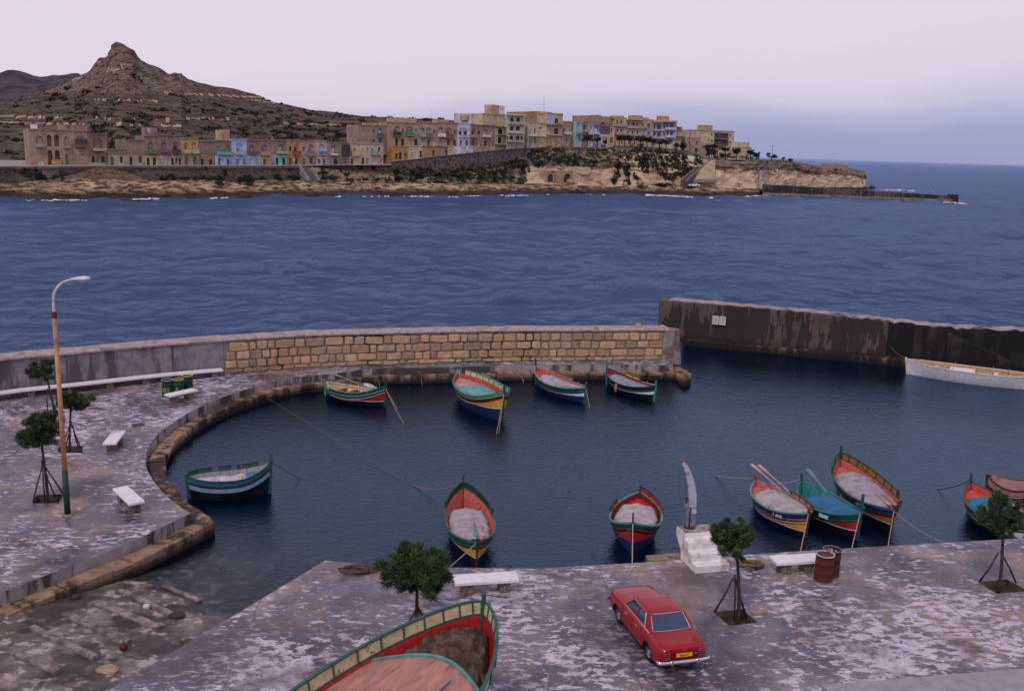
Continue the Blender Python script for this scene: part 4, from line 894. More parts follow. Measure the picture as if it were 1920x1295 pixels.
# bow strap boards under the raised boat
for k, t in enumerate((.72, -.1)):
    c = bf.mw @ V((bf.L/2*t, 0, 0)); o = tag(MB().box(-.15, .15, -1.5, 1.5, QZ, QZ+.35).build('timber_block', [Mtim], None), ['timber block under the bow of the hauled out boat', 'timber block under the middle of the hauled out boat'][k], 'timber'); o.location = (c.x, c.y, 0); o.rotation_euler = (0, 0, bf.yaw)
# ------------------------------------------------------------------ benches, drums, lamp
def bench(pa, pb, label, wd=.55, th=.1):
    a, b = pick(*pa, QZ+.42), pick(*pb, QZ+.42); c = (a+b)/2; d = b-a; L_ = d.length; g = thing('stone_bench', label, 'bench', (c.x, c.y, QZ), math.atan2(d.y, d.x), 'white stone benches on the quays')
    MB().box(-L_/2, L_/2, -wd/2, wd/2, .36, .36+th).build('seat', [M_WHITE], g, bevel=.015)
    for s in (-1, 1): MB().box(s*(L_/2-.42)-.16, s*(L_/2-.42)+.16, -wd*.36, wd*.36, -.01, .358).build('support', [M_PEB], g, bevel=.02)
    return g
bench((313.5, 741.5), (366, 730), 'white stone bench standing in front of the three green drums')
bench((205, 832), (224, 808), 'white stone bench on the left quay between the lamp and the curved kerb')
bench((225, 914), (257, 943), 'white stone bench nearest the left quay corner, just right of the lamp foot')
bench((851, 1087), (970, 1080), 'white stone bench at the near quay edge, right of the round tree', .62)
bench((1449, 1050), (1536, 1045), 'white stone bench beside the two rusty drums', .62)
def drum(px, py, col, label, topc, ribs=(.3, .6), grp='green drums', marks=None, lid=False):
    p = pick(px, py); g = thing('oil_drum', label, 'drum', p, 0, grp); m = M(col, .55, .25, 3, .1, dirt=((.05, .025, .018), .35, 3)); H = .88; r = .285
    pr = [(0, 0), (r, 0), (r+.012, .02), (r, .04)]
    for z in ribs: pr += [(r, z-.03), (r+.014, z), (r, z+.03)]
    pr += [(r, H-.03), (r+.014, H-.01), (r-.012, H), (r-.02, H-.02)]
    pr += [(r-.02, H-.14), (0, H-.13)] if not lid else [(0, H-.02)]
    MB().lathe(pr, n=24).build('drum', [m], g, smooth=True).modifiers.new('es', 'EDGE_SPLIT').split_angle = R(35)
    MB().lathe([(r+.015, H-.02), (r+.012, H+.004), (r-.02, H+.004), (r-.02, H-.03)], n=24).build('rim', [M(topc, .6, .2, 5)], g, smooth=True)
    if not lid:
        rnd = random.Random(int(px)); mb = MB()
        for k in range(26):
            a, q = rnd.uniform(0, 6.3), rnd.uniform(0, .22); c = V((q*math.cos(a), q*math.sin(a), H-.12)); e = V((rnd.uniform(-1, 1), rnd.uniform(-1, 1), rnd.uniform(0, .8))).normalized()*rnd.uniform(.04, .12); mb.bar(c, c+e, rnd.uniform(.02, .06), .02)
        o = mb.build('rubbish', [M((.35, .30, .26), .9, .5, 20)], g)
        o['kind'] = 'stuff'
    if marks:
        mt = M((.42, .36, .16), .7, .1, 5); mw = Matrix.Rotation(R(marks[1]), 4, 'Z') @ Matrix.Translation((0, -r-.004, .36)) @ Matrix.Rotation(R(90), 4, 'X'); text_mesh(marks[0], .3, 'painted_mark', mt, g, mw)
    return g
drum(315, 742, (.014, .05, .035), 'leftmost of three dark green drums behind the white bench', (.30, .30, .28), marks=('IS2', 4))
drum(335, 741, (.018, .06, .04), 'middle of three dark green drums, with a painted triangle', (.50, .38, .20), marks=('\u0394', 4))
drum(352, 733.5, (.014, .05, .035), 'rearmost green drum, with a yellow rim', (.60, .48, .18))
drum(1543, 1086, (.10, .022, .02), 'rusty red drum standing in front of the other near the bench', (.35, .40, .35), grp='rusty drums', lid=True)
drum(1556, 1076, (.06, .022, .02), 'rusty brown drum behind the red drum near the bench', (.16, .11, .10), grp='rusty drums')
pb_ = pick(127, 965); g = thing('street_lamp', 'tall rusty street lamp with green foot and curved arm on the left quay', 'street lamp', pb_)
def lz(px, py): q = at(px, py, pb_.y); return q-pb_
zt = lz(99, 587); zg = lz(122.5, 882)
MB().tube([(0, 0, 0), (0, 0, zg.z)], [.105, .10], 14).build('foot', [M((.012, .055, .04), .5, .2, 4)], g, smooth=True)
MB().lathe([(0, 0), (.2, 0), (.2, .03), (.12, .05), (0, .05)], n=14).build('base_plate', [M((.25, .17, .13), .9)], g)
mrl = M((.50, .24, .115), .75, .32, 3, .2, stretch=(1, 1, .35), dirt=((.42, .33, .30), .25, 2))
MB().tube([(0, 0, zg.z-.01), (0, 0, zt.z)], [.086, .072], 14).build('pole', [mrl], g, smooth=True)
MB().lathe([(.05, zt.z-.16), (.085, zt.z-.16), (.085, zt.z+.02), (.05, zt.z+.06)], n=14).build('collar', [M((.10, .03, .02), .8, .3, 8)], g)
arm = [V((0, 0, zt.z))]+[V((lz(x, y).x, 0, lz(x, y).z)) for x, y in ((98.5, 565), (101, 551), (107, 540), (116, 531), (127, 526), (137, 524))]
x0 = arm[1].x; arm = [V((max(0, p.x-(0 if i else 0)), 0, p.z)) for i, p in enumerate(arm)]
arm = smoothpath(arm, 4); MB().tube(arm, .045, 10).build('arm', [M((.62, .47, .42), .6, .2, 3, dirt=((.5, .25, .12), .3, 2))], g, smooth=True)
hp = arm[-1]; he = V((lz(168, 523.5).x, 0, lz(168, 523).z)); dd_ = he-hp
rows = []
for f, w_, h_ in ((-.12, .05, .05), (0, .07, .06), (.35, .13, .09), (.6, .2, .11), (.85, .19, .09), (1, .08, .03)): 
    c = hp+dd_*f; rows.append([c+V((0, w_*math.cos(a), h_*(math.sin(a)*.7+.3))) for a in [math.pi*k/6 for k in range(7)]]+[c+V((0, -w_*.9, -.02)), c+V((0, w_*.9, -.02))])
mb = MB().grid(rows, close=True); mb.f += [tuple(range(9)), tuple(9*5+k for k in range(8, -1, -1))]; mb.m += [0, 0]; mb.build('lamp_head', [M((.62, .60, .66), .5, .1, 5)], g, smooth=True)
c = hp+dd_*.70; MB().lathe([(0, -.13), (.08, -.12), (.14, -.06), (.15, -.01), (0, 0)], tuple(c+V((0, 0, -.01))), 14).build('lamp_bowl', [M((.38, .37, .40), .25, .1, 5)], g, smooth=True)
# ------------------------------------------------------------------ young trees on the quays
def leaf_mat(key, c1, c2, c3):
    m = bpy.data.materials.new(key); m.use_nodes = True; t = m.node_tree; b = t.nodes['Principled BSDF']; b.inputs['Roughness'].default_value = .6
    a = N(t, 'ShaderNodeAttribute', attribute_name='shade'); r = ramp(t, [(0, c1), (.55, c2), (1, c3)]); t.links.new(a.outputs['Fac'], r.inputs[0]); t.links.new(r.outputs[0], b.inputs['Base Color'])
    b.inputs['Specular IOR Level'].default_value = .3; return m
ML = leaf_mat('tamarisk_foliage', (.010, .022, .012), (.034, .066, .028), (.12, .15, .065))
def foliage(cen, rad, n_cl, n_bl, seed, blen=.13, bw=.016, flat=0, name='foliage', mat=None, parent=None, bare=.0, low=-.6, twig=True):
    """leaf clumps on twigs through an uneven crown"""
    rg = np.random.default_rng(seed); vs = []; sh = []; rnd = random.Random(seed)
    C = []
    lobes = []
    for k in range(13):
        a = 2*math.pi*k/13*2+rnd.uniform(-.4, .4); e = rnd.uniform(-.75, .75); q = math.cos(e)*rnd.uniform(.48, .72); lobes.append((V((q*math.cos(a), q*math.sin(a), math.sin(e)*.85)), rnd.uniform(.24, .42)))
    lobes += [(V((0, 0, .35)), .45), (V((0, 0, -.1)), .45), (V((.1, -.2, .1)), .5), (V((-.1, -.25, -.15)), .42)]
    while len(C) < n_cl:
        lc, lr = rnd.choice(lobes); u = V((rnd.gauss(0, 1), rnd.gauss(0, 1), rnd.gauss(0, 1))).normalized()*lr*rnd.uniform(.45, 1.12)*(1 if rnd.random() < .93 else 1.3)+lc
        if u.z < low*1.25: continue
        C.append(V((u.x*rad[0]*(1.0), u.y*rad[1], u.z*rad[2])))
    for c in C:
        s0_ = rnd.random()*.6; cr = rnd.uniform(.09, .2)*min(rad[0], rad[1])*1.1; out = c.normalized()
        P = rg.normal(0, 1, (n_bl, 3)); P /= np.linalg.norm(P, axis=1)[:, None]; P *= (rg.random(n_bl)**.45)[:, None]*cr; P[:, 2] *= .8
        D = rg.normal(0, .75, (n_bl, 3))+np.array(out)*.7+np.array([0, 0, .55]); D /= np.linalg.norm(D, axis=1)[:, None]
        S = np.cross(D, rg.normal(0, 1, (n_bl, 3))); S /= np.linalg.norm(S, axis=1)[:, None]
        B = P+np.array(c)+np.array(cen); l = blen*rg.uniform(.6, 1.5, (n_bl, 1)); w_ = bw*rg.uniform(.7, 1.4, (n_bl, 1))
        tri = np.stack([B-S*w_, B+S*w_, B+D*l*.6+S*w_*.8, B+D*l], 1); vs.append(tri.reshape(-1, 3)); sv = np.clip(s0_+rg.random(n_bl)*.5, 0, 1); sh.append(np.repeat(sv, 4))
    A_ = np.concatenate(vs); S_ = np.concatenate(sh); n = len(A_)//4
    me = bpy.data.meshes.new(name); me.from_pydata(A_.tolist(), [], np.arange(n*4).reshape(n, 4).tolist()); a = me.attributes.new('shade', 'FLOAT', 'POINT'); a.data.foreach_set('value', S_.astype(np.float32)); me.materials.append(mat or ML)
    o = bpy.data.objects.new(name, me); COL.objects.link(o); o.parent = parent; return o, C
MTR = M((.055, .035, .03), .9, .3, 6, .5)
def quay_tree(base, crown, rpx, label, stakes, seed, n_cl=110, lean=0, fork=.55):
    p = pick(*base); pc = at(crown[0], crown[1], p.y); pc = pc-p+V((0, lean, 0)); sc_ = 1800/((p-CAM).dot(cF)); rad = (rpx[0]/sc_, rpx[0]/sc_*.95, rpx[1]/sc_*1.05)
    g = thing('quay_tree', label, 'tree', p-V((0, 0, .2)), 0, 'young staked trees on the quays'); up = V((0, 0, .2)); pc += up
    o, C = foliage(pc, rad, int(n_cl*1.15), 130, seed, .13*rad[0]/1.2+.03, .013, parent=g)
    zt_ = pc.z-rad[2]*fork; tr = [V((0, 0, 0)), V((pc.x*.15, 0, zt_*.45)), V((pc.x*.6, pc.y*.5, zt_))]; tr = smoothpath(tr, 5)
    MB().tube(tr, [.062-.025*i/len(tr) for i in range(len(tr))], 8).build('trunk', [MTR], g, smooth=True)
    rnd = random.Random(seed); e = tr[-1]
    for k in range(9):
        c = rnd.choice(C)*.8+pc; m_ = e.lerp(c, .5)+V((rnd.uniform(-.1, .1), rnd.uniform(-.1, .1), .06)); MB().tube(smoothpath([e-V((0, 0, rnd.uniform(0, .25))), m_, c], 4), [.028-.02*i/8 for i in range(9)], 5).build('limb', [MTR], g, smooth=True)
    th = (V(stakes[0][2]) if len(stakes[0]) > 2 else None)
    for s in stakes:
        q = pick(*s[:2])-p+up; top = tr[-1].copy(); top.z = zt_*.62+rnd.uniform(-.1, .15); top.x += rnd.uniform(-.04, .04); mid = q.lerp(top, .5)+V((rnd.uniform(-.04, .04), rnd.uniform(-.04, .04), 0))
        MB().tube([q, mid, top], [.03, .027, .024], 6).build('stake', [M((.05, .035, .032), .9, .3, 6)], g, smooth=True)
    return g
quay_tree((102, 772), (78, 693), (30, 19), 'tamarisk tree against the grey wall at the far left, furthest of the left group', [(90, 775), (108, 774)], 3, 60)
quay_tree((131, 843), (137, 749), (33, 22), 'round staked tree behind the lamp, middle of the left group', [(108, 846), (150, 836), (147, 838), (120, 846)], 4, 80)
quay_tree((90, 934), (72, 806), (44, 30), 'staked tree left of the lamp foot, nearest of the left group', [(62, 941), (118, 925), (104, 932), (84, 940)], 5, 105)
quay_tree((781, 1199), (782, 1071), (66, 46), 'round bushy tree standing behind the hauled out boat', [(738, 1206), (812, 1190), (800, 1206)], 6, 190)
quay_tree((1385, 1162), (1373, 1008), (44, 37), 'thin tree with airy crown beside the white steps and the crane', [(1340, 1146), (1401, 1160), (1396, 1150), (1377, 1163)], 8, 85)
quay_tree((1874, 1103), (1878, 962), (42, 42), 'staked tree cut off by the right edge of the quay', [(1836, 1090), (1905, 1092)], 9, 90)
# ------------------------------------------------------------------ white steps with the hand crane
F0, F1 = pick(1304, 1076), pick(1367, 1070.5); ax = (F1-F0); wd = ax.length; ax.normalize(); bx = V((-ax.y, ax.x, 0)); yaw = math.atan2(ax.y, ax.x)
g = thing('crane_steps', 'whitewashed concrete steps and platform at the edge of the near quay', 'steps', F0, yaw)
far = pick(1254.7, 987, QZ+.98)-F0; DL = far.dot(bx); mb = MB(); M_WW = M((.72, .68, .68), .75, .09, 2.5, .15, dirt=((.42, .33, .28), .3, 1.6))
prof = [(0, 0), (0, .26), (.30, .27), (.31, .52), (.62, .53), (.63, .80), (.95, .82), (.96, .98), (DL, .98), (DL, .70), (DL-.42, .30), (DL-.45, 0)]
vs = [V((0, y, z)) for y, z in prof]+[V((wd, y, z)) for y, z in prof]; n = len(prof)
mb.add(vs, [(i, (i+1) % n, n+(i+1) % n, n+i) for i in range(n)]); tt = tessellate_polygon([[V((y, z, 0)) for y, z in prof]]); mb.add(vs, tt); mb.add(vs, [tuple(n+i for i in t) for t in tt])
mb.build('steps', [M_WW], g, weld=True, bevel=.025)
MB().box(.03, wd-.03, .99, DL-.04, .981, .995).build('worn_top', [M((.36, .29, .30), .8, .3, 2.5, .3, dirt=((.12, .08, .07), .4, 1.5))], g)
cz = 1.0; q = pick(1292.5, 988, QZ+cz); gc = thing('hand_crane', 'grey curved hand crane with hanging cable on the white platform', 'crane', q, 0)
def cp(px, py, dy=0): r_ = at(px, py, q.y+dy)-q; return r_
MCR = M((.22, .22, .27), .45, .2, 4, .1, metal=.2, dirt=((.10, .07, .06), .3, 5)); MCL = M((.40, .42, .52), .4, .15, 3, metal=.15, dirt=((.2, .15, .13), .25, 4))
MB().lathe([(0, 0), (.2, 0), (.2, .03), (.15, .06), (0, .06)], n=14).build('foot_plate', [M((.06, .03, .025), .8, .3, 6)], gc)
pz = cp(1295, 950).z
mb = MB().box(-.135, -.05, -.12, .12, .04, pz-.06); mb.box(.0, .17, -.12, .12, .04, pz+.02); mb.box(-.05, .0, .03, .1, .04, pz-.1); mb.build('post', [MCR], gc, bevel=.015)
MB().lathe([(0, -.17), (.085, -.17), (.085, -.12), (.06, -.12), (.06, .14), (0, .14)], (.09, 0, pz-.1), 14, axis='y').build('pivot', [M((.5, .5, .55), .4, .1, 5, metal=.3)], gc)
pl = [(1298, 950), (1298.5, 930), (1296, 908), (1291, 888), (1284, 872), (1277, 864)]; wdt = [.12, .135, .12, .10, .07, .035]; rows = []
Pp = smoothpath([cp(x, y) for x, y in pl], 3); ww = np.interp(np.linspace(0, 5, len(Pp)), range(6), wdt)
for i, p in enumerate(Pp):
    d = (Pp[min(i+1, len(Pp)-1)]-Pp[max(0, i-1)]).normalized(); s = V((d.z, 0, -d.x)); h = float(ww[i])
    rows.append([p+s*h+V((0, .05, 0)), p+s*h-V((0, .05, 0)), p-s*h-V((0, .05, 0)), p-s*h+V((0, .05, 0))])
mb = MB().grid(rows, close=True); mb.f += [(0, 1, 2, 3), tuple(4*(len(Pp)-1)+k for k in (3, 2, 1, 0))]; mb.m += [0, 0]; mb.build('jib', [MCL], gc, bevel=.012)
tp_ = Pp[-1]; MB().lathe([(0, -.05), (.06, -.05), (.045, -.02), (.045, .02), (.06, .05), (0, .05)], tuple(tp_+V((0, -.02, 0))), 12, axis='y').build('pulley', [M((.2, .1, .07), .6, .3, 9)], gc)
MB().lathe([(0, -.1), (.09, -.1), (.09, -.07), (.05, -.07), (.05, .07), (.09, .07), (.09, .1), (0, .1)], tuple(cp(1285, 945)), 12, axis='y').build('winch', [MCR], gc)
mb = MB().bar(cp(1284, 944), cp(1279, 943)+V((0, -.14, 0)), .03, .03); mb.bar(cp(1284, 940)+V((0, -.1, 0)), cp(1289, 929)+V((0, -.1, 0)), .05, .03); mb.build('winch_handle', [M((.03, .03, .035), .5)], gc)
MB().tube([cp(1274.5, 866), cp(1273, 890), cp(1274.5, 925), cp(1277, 943)], .012, 5).build('cable', [M((.12, .10, .11), .6)], gc, smooth=True)
MB().tube([cp(1280, 868), cp(1284, 900), cp(1286, 940)], .012, 5).build('cable', [M((.12, .10, .11), .6)], gc, smooth=True)
p = pick(259, 797); MBm = MB().lathe([(0, 0), (.3, 0), (.3, .012), (.26, .018), (.25, .01), (0, .012)], n=20).build('manhole_cover', [M((.06, .045, .045), .7, .3, 9)], None, label='small round iron cover in the left quay above the upper bench', cat='manhole cover'); MBm.location = p
# rope heaps, buoy, odd bits
def coil(px, py, w_, n, label, col, seed, r=.022, tail=None):
    c = pick(px, py); rnd = random.Random(seed); P = []; x0 = y0 = 0
    for k in range(n*9):
        a = k*.72+rnd.uniform(-.15, .15); rr = w_*(.45+.5*rnd.random()); cx, cy = .35*w_*math.sin(k*.071), .35*w_*math.cos(k*.043)
        P.append(c+V((cx+rr*math.cos(a)*1.3, cy+rr*math.sin(a)*.8, .03+.13*(k/(n*9))*(1-.3*rnd.random()))))
    if tail: P += [pick(*t)+V((0, 0, .02)) for t in tail]
    tag(MB().tube(smoothpath(P, 3), r, 6).build('rope_heap', [M(col, .95, .35, 12, .3)], None, smooth=True), label, 'rope')
coil(670, 1071, .42, 9, 'tangled brown rope lying at the left corner of the near quay', (.10, .065, .055), 3, tail=[(700, 1070), (716, 1066), (727, 1068)])
coil(1407, 1060, .33, 10, 'heap of orange brown rope behind the thin tree beside the white steps', (.20, .11, .07), 5)
coil(1262, 1030, .16, 4, 'small rope coil on the stone block under the crane', (.2, .14, .1), 6, .015)
for _z in (.3,):
    p = pick(232, 1212, .3); z = slip_z(p.x, p.y); p = pick(232, 1212, z+.15)
gb = thing('buoy', 'small round dark red buoy at the end of a slipway timber', 'buoy', p); MB().lathe([(.0, -.12), (.05, -.11), (.09, -.08), (.115, -.03), (.12, 0), (.115, .03), (.09, .08), (.05, .11), (0, .12)], n=16).build('float', [M((.09, .012, .014), .35, .35, 6)], gb, smooth=True)
MB().lathe([(.0, .11), (.025, .11), (.03, .19), (.012, .21), (0, .21)], n=8).build('neck', [M((.3, .08, .06), .5)], gb)
a, b = pick(1411, 1152), pick(1436, 1146); d = b-a; o = tag(MB().box(0, d.length, -.09, .09, .0, .07).build('plank', [M((.30, .19, .15), .85, .2, 6, .3)], None), 'short pinkish plank lying beside the tree pit right of the car', 'plank'); o.location = a; o.rotation_euler = (0, 0, math.atan2(d.y, d.x))
for px, py, s_, lb in ((200, 1255, .28, 'flat tan stone at the bottom edge of the slipway'), (142, 1118, .14, 'small white stone high on the slipway by the dark puddle'), (275, 1136, .1, 'little pale stone between two slipway timbers'), (332, 1153, .22, 'dark flat stone at the right end of the waterline')):
    p = pick(px, py, .2); z = slip_z(p.x, p.y); p = pick(px, py, z+.05); mb = MB(); rr = random.Random(px)
    mb.lathe([(0, -.08), (s_*.8, -.06), (s_, .0), (s_*.8, .06), (0, .09)], n=9); mb.v = [(x*(1+.3*rr.random()), y*(.7+.3*rr.random()), z_) for x, y, z_ in mb.v]; o = tag(mb.build('loose_stone', [M((.35, .24, .17) if 'tan' in lb else ((.05, .04, .04) if 'dark' in lb else (.6, .56, .58)), .9, .2, 5, .4)], None, weld=True), lb, 'stone'); o.location = p
# ------------------------------------------------------------------ car
def make_car(loc, yaw, col, label, name='parked_car', plate='66131', lod=1):
    g = thing(name, label, 'car', loc, yaw); paint = M(col, .3, .05, 2, 0, spec=.35, coat=.3); chrome = M((.75, .75, .8), .18, .05, 3, metal=.9); blk = M((.012, .012, .014), .6, .1, 5); glass = M((.035, .05, .11), .08, .1, 1, spec=.8)
    L_, xr, xf = 4.27, -2.12, 2.12
    def belt(x): return float(np.interp(x, [-2.12, -2.0, -1.15, .8, 1.6, 2.05, 2.12], [.80, .865, .935, .925, .88, .82, .74]))
    def hw(x): return float(np.interp(x, [-2.12, -2.04, -1.7, -.8, .8, 1.7, 2.04, 2.12], [.70, .765, .80, .825, .825, .795, .765, .70]))
    def low(x):
        z = .27 if abs(x) < 1.9 else .34
        for cx in (-1.22, 1.28):
            if abs(x-cx) < .365: z = max(z, .30+math.sqrt(.365**2-(x-cx)**2))
        return z
    xs = sorted(set([round(xr+i*(xf-xr)/70, 4) for i in range(71)]+[cx+s*.364 for cx in (-1.22, 1.28) for s in (-1, 1)]+[cx+s*.345 for cx in (-1.22, 1.28) for s in (-1, 1)]))
    def sec(x, side):
        b, l, h = belt(x), low(x), hw(x); P = []
        for f, o_ in ((0, -.05), (.12, -.012), (.3, .0), (.52, .004), (.58, .014), (.66, .010), (.8, -.012), (.93, -.05), (.985, -.075)):
            z = .27+(b-.27)*f; z = max(z, l) if f < .9 else z; P.append(V((x, side*(h+o_), z)))
        P.append(V((x, side*(h-.12), b+.012)))
        for q in (.66, .33, .0): P.append(V((x, side*(h-.12)*q, b+.012+.022*(1-q*q))))
        return P
    mb = MB()
    for s in (1, -1): mb.grid([sec(x, s) for x in xs])
    for x in (xs[0], xs[-1]):
        A_ = sec(x, 1); B_ = sec(x, -1); mb.grid([A_[:10], B_[:10]])
        mb.add([A_[9], B_[9], V((x, 0, belt(x)+.034))], [(0, 1, 2)])
    body = mb.build('body', [paint], g, smooth=True, weld=True); body.modifiers.new('es', 'EDGE_SPLIT').split_angle = R(32)
    # wheel wells and floor
    MB().box(xr+.15, xf-.15, -.72, .72, .24, .5).build('underbody', [blk], g)
    # greenhouse
    zb, zr = .93, 1.355; rx0, rx1, bx0, bx1 = -.74, .30, -1.16, .80; hr, hb_ = .585, .735
    def gh(x, z, s): f = (z-zb)/(zr-zb); return V((x, s*(hb_+(hr-hb_)*f), z))
    rows = []
    for i in range(13):
        x = rx0-.03+(rx1-rx0+.06)*i/12; e = .03*((2*i/12-1)**4); rows.append([V((x, s, z)) for s, z in [(-hr-.035, zr-.045), (-hr-.02, zr-.01-e), (-hr*.8, zr+.022-e), (-hr*.4, zr+.04-e), (0, zr+.045-e), (hr*.4, zr+.04-e), (hr*.8, zr+.022-e), (hr+.02, zr-.01-e), (hr+.035, zr-.045)]])
    mb = MB().grid(rows); mb.grid([[V((rx0-.03, p.y, p.z)) for p in rows[0]], [V((rx0-.05, p.y, min(p.z, zr-.045))) for p in rows[0]]]); mb.grid([rows[-1], [V((rx1+.05, p.y, min(p.z, zr-.045))) for p in rows[-1]]]); mb.build('roof', [paint], g, smooth=True)
    def pil(mb, xb0, xb1, xt0, xt1, s, y_=0.0):
        a = [gh(xb0, zb-.01, s), gh(xb1, zb-.01, s), gh(xt1, zr-.02, s), gh(xt0, zr-.02, s)]; mb.add(a+[p+V((0, -s*.05, 0)) for p in a], [(0, 1, 2, 3), (7, 6, 5, 4), (0, 4, 5, 1), (1, 5, 6, 2), (2, 6, 7, 3), (3, 7, 4, 0)])
    for s in (1, -1):
        mb = MB(); pil(mb, -1.22, -.82, -.80, -.60, s); mb.build('rear_pillar', [paint], g)
        mb = MB(); pil(mb, -.10, -.03, -.13, -.07, s); mb.build('door_pillar', [paint], g)
        mb = MB(); pil(mb, .76, .83, .28, .34, s); mb.build('windscreen_pillar', [paint], g)
        for a_ in ((-.82, -.10, -.60, -.13), (-.03, .76, -.07, .28)):
            q = [gh(a_[0], zb, s), gh(a_[1], zb, s), gh(a_[3], zr-.03, s), gh(a_[2], zr-.03, s)]; q = [p+V((0, -s*.022, 0)) for p in q]; MB().add(q, [(0, 1, 2, 3)]).build('side_window', [glass], g)
        mb = MB(); fr = [gh(-.84, zb+.005, s), gh(.78, zb+.005, s)]; mb.tube([p+V((0, s*.006, 0)) for p in fr], .01, 5); mb.tube([gh(-.84, zb, s)+V((0, s*.008, 0)), gh(-.61, zr-.05, s)+V((0, s*.008, 0)), gh(.29, zr-.04, s)+V((0, s*.02, 0)), gh(.80, zb, s)+V((0, s*.008, 0))], .011, 5); mb.tube([gh(-.84, zb, s)+V((0, s*.008, 0)), gh(-1.2, zb+.0, s)+V((0, s*.008, 0))], .012, 5); mb.build('window_trim', [chrome], g)
        for x in (-.43, .42):
            z_ = belt(x)-.13; y0 = s*(hw(x)+.0); mb = MB(); mb.box(x-.07, x+.07, min(y0, y0+s*.03), max(y0, y0+s*.03), z_-.012, z_+.012); mb.build('door_handle', [chrome], g, bevel=.005)
        mb = MB()
        for x in (-.86, -.06, .80):
            if x == -.86: continue
            P = [V((x, s*(sec(x, 1)[k].y+.0035), sec(x, 1)[k].z)) for k in range(1, 9)]; mb.tube(P, .005, 4)
        mb.build('door_gap', [blk], g)
        for cx in (-1.22, 1.28):
            w_ = thing('wheel', None, None); w_.parent = g; w_.location = (cx, s*.66, .30)
            MB().lathe([(.16, -.075), (.27, -.08), (.30, -.05), (.30, .05), (.27, .08), (.16, .075)], n=26, axis='y').build('tyre', [M((.015, .015, .016), .85, .1, 8)], w_, smooth=True)
            MB().lathe([(.0, s*.085), (.06, s*.083), (.085, s*.06), (.13, s*.055), (.165, s*.07), (.175, s*.078), (.18, s*.05)], n=22, axis='y').build('hubcap', [M((.5, .5, .54), .25, .08, 5, metal=.7)], w_, smooth=True)
            mb = MB(); mb.grid([[V((cx+.355*math.cos(math.pi*k/14), s*q, .31+.355*math.sin(math.pi*k/14))) for k in range(15)] for q in (.80, .45)]); mb.build('wheel_arch', [blk], g)
    # rear and front screens with bright surrounds
    for nm, xb_, xt_, ofs in (('rear_window', -1.20, -.76, -1), ('windscreen', .83, .33, 1)):
        q = [V((xb_, -.62, zb+.035)), V((xb_, .62, zb+.035)), V((xt_, .53, zr-.035)), V((xt_, -.53, zr-.035))]
        # the screen is slightly bowed
        rows = []
        for i in range(9):
            f = i/8; rows.append([q[0].lerp(q[1], f)+V((ofs*.05*(1-(2*f-1)**2), 0, 0)), q[3].lerp(q[2], f)+V((ofs*.04*(1-(2*f-1)**2), 0, 0))])
        MB().grid(rows).build(nm, [glass], g, smooth=True); P = [r[0] for r in rows]+[r[1] for r in reversed(rows)]; P.append(P[0]); MB().tube([p+V((ofs*.012, 0, 0)) for p in P], .013, 5).build('screen_trim', [chrome], g)
        # body colour skirt between screen and body
        rows2 = [[r[0]+V((0, 0, 0)), V((r[0].x+ofs*.03, r[0].y*1.12, zb-.0))] for r in rows]; mb = MB().grid(rows2)
        for s in (0, 8): mb.add([rows[s][0], rows[s][1], gh(xt_+(-ofs)*.0, zr-.02, 1 if s else -1), gh(xb_+(-ofs)*.02, zb-.01, 1 if s else -1)], [(0, 1, 2, 3)])
        mb.grid([[r[1] for r in rows], [V((r[1].x-ofs*.06, r[1].y*1.08, zr-.0)) for r in rows]]); mb.build('screen_surround', [paint], g, smooth=True)
    # boot and bonnet shut lines
    for xa, xb_, w_ in ((-2.08, -1.27, .66), (.92, 2.05, .68)):
        mb = MB(); P = [V((xa, -w_, belt(xa)+.022)), V((xb_, -w_, belt(xb_)+.016)), V((xb_, w_, belt(xb_)+.016)), V((xa, w_, belt(xa)+.022))]
        for a_, b_ in ((P[0], P[1]), (P[1], P[2]), (P[2], P[3])):
            n_ = 10; ps = []
            for i in range(n_+1):
                p = a_.lerp(b_, i/n_); q = min(1, abs(p.y)/(hw(p.x)-.12)); p.z = belt(p.x)+.0135+.022*(1-q*q); ps.append(p)
            mb.tube(ps, .0045, 4)
        mb.build('boot_lid_gap' if xa < 0 else 'bonnet_gap', [blk], g)
    # rear panel
    MB().box(-2.135, -2.11, -.66, .66, .50, .74).build('rear_panel', [M(tuple(c*.55 for c in col), .4, .08, 3)], g, bevel=.01)
    for s in (1, -1):
        t_ = thing('tail_light', None, None); t_.parent = g; t_.location = (-2.137, s*.57, .63)
        MB().box(-.02, .0, -.11, .11, -.085, .085).build('lens', [M((.12, .012, .015), .25, .1, 5)], t_, bevel=.008)
        mb = MB()
        for z in (-.09, -.03, .03, .09): mb.box(-.026, -.004, -.115, .115, z-.004, z+.004)
        mb.build('lens_trim', [M((.4, .2, .2), .4, metal=.3)], t_)
    MB().box(-2.155, -2.136, -.26, .26, .58, .70).build('number_plate', [M((.72, .40, .03), .5, .05, 5)], g, bevel=.003)
    if plate: text_mesh(plate, .115, 'plate_number', M((.02, .015, .015), .6), g, Matrix.Translation((-2.1565, 0, .64)) @ Matrix.Rotation(R(-90), 4, 'Z') @ Matrix.Rotation(R(90), 4, 'X'))
    MB().lathe([(0, 0), (.03, 0), (.03, .01), (0, .012)], (.0, 0, 0), 12, axis='x').build('filler_cap', [chrome], g).location = (-2.15, -.37, .66)
    MB().lathe([(0, 0), (.015, 0), (.015, .012), (0, .014)], (.0, 0, 0), 8, axis='x').build('boot_lock', [chrome], g).location = (-2.14, 0, .775)
    MB().box(-2.133, -2.128, -.6, -.45, .765, .785).build('maker_badge', [chrome], g)
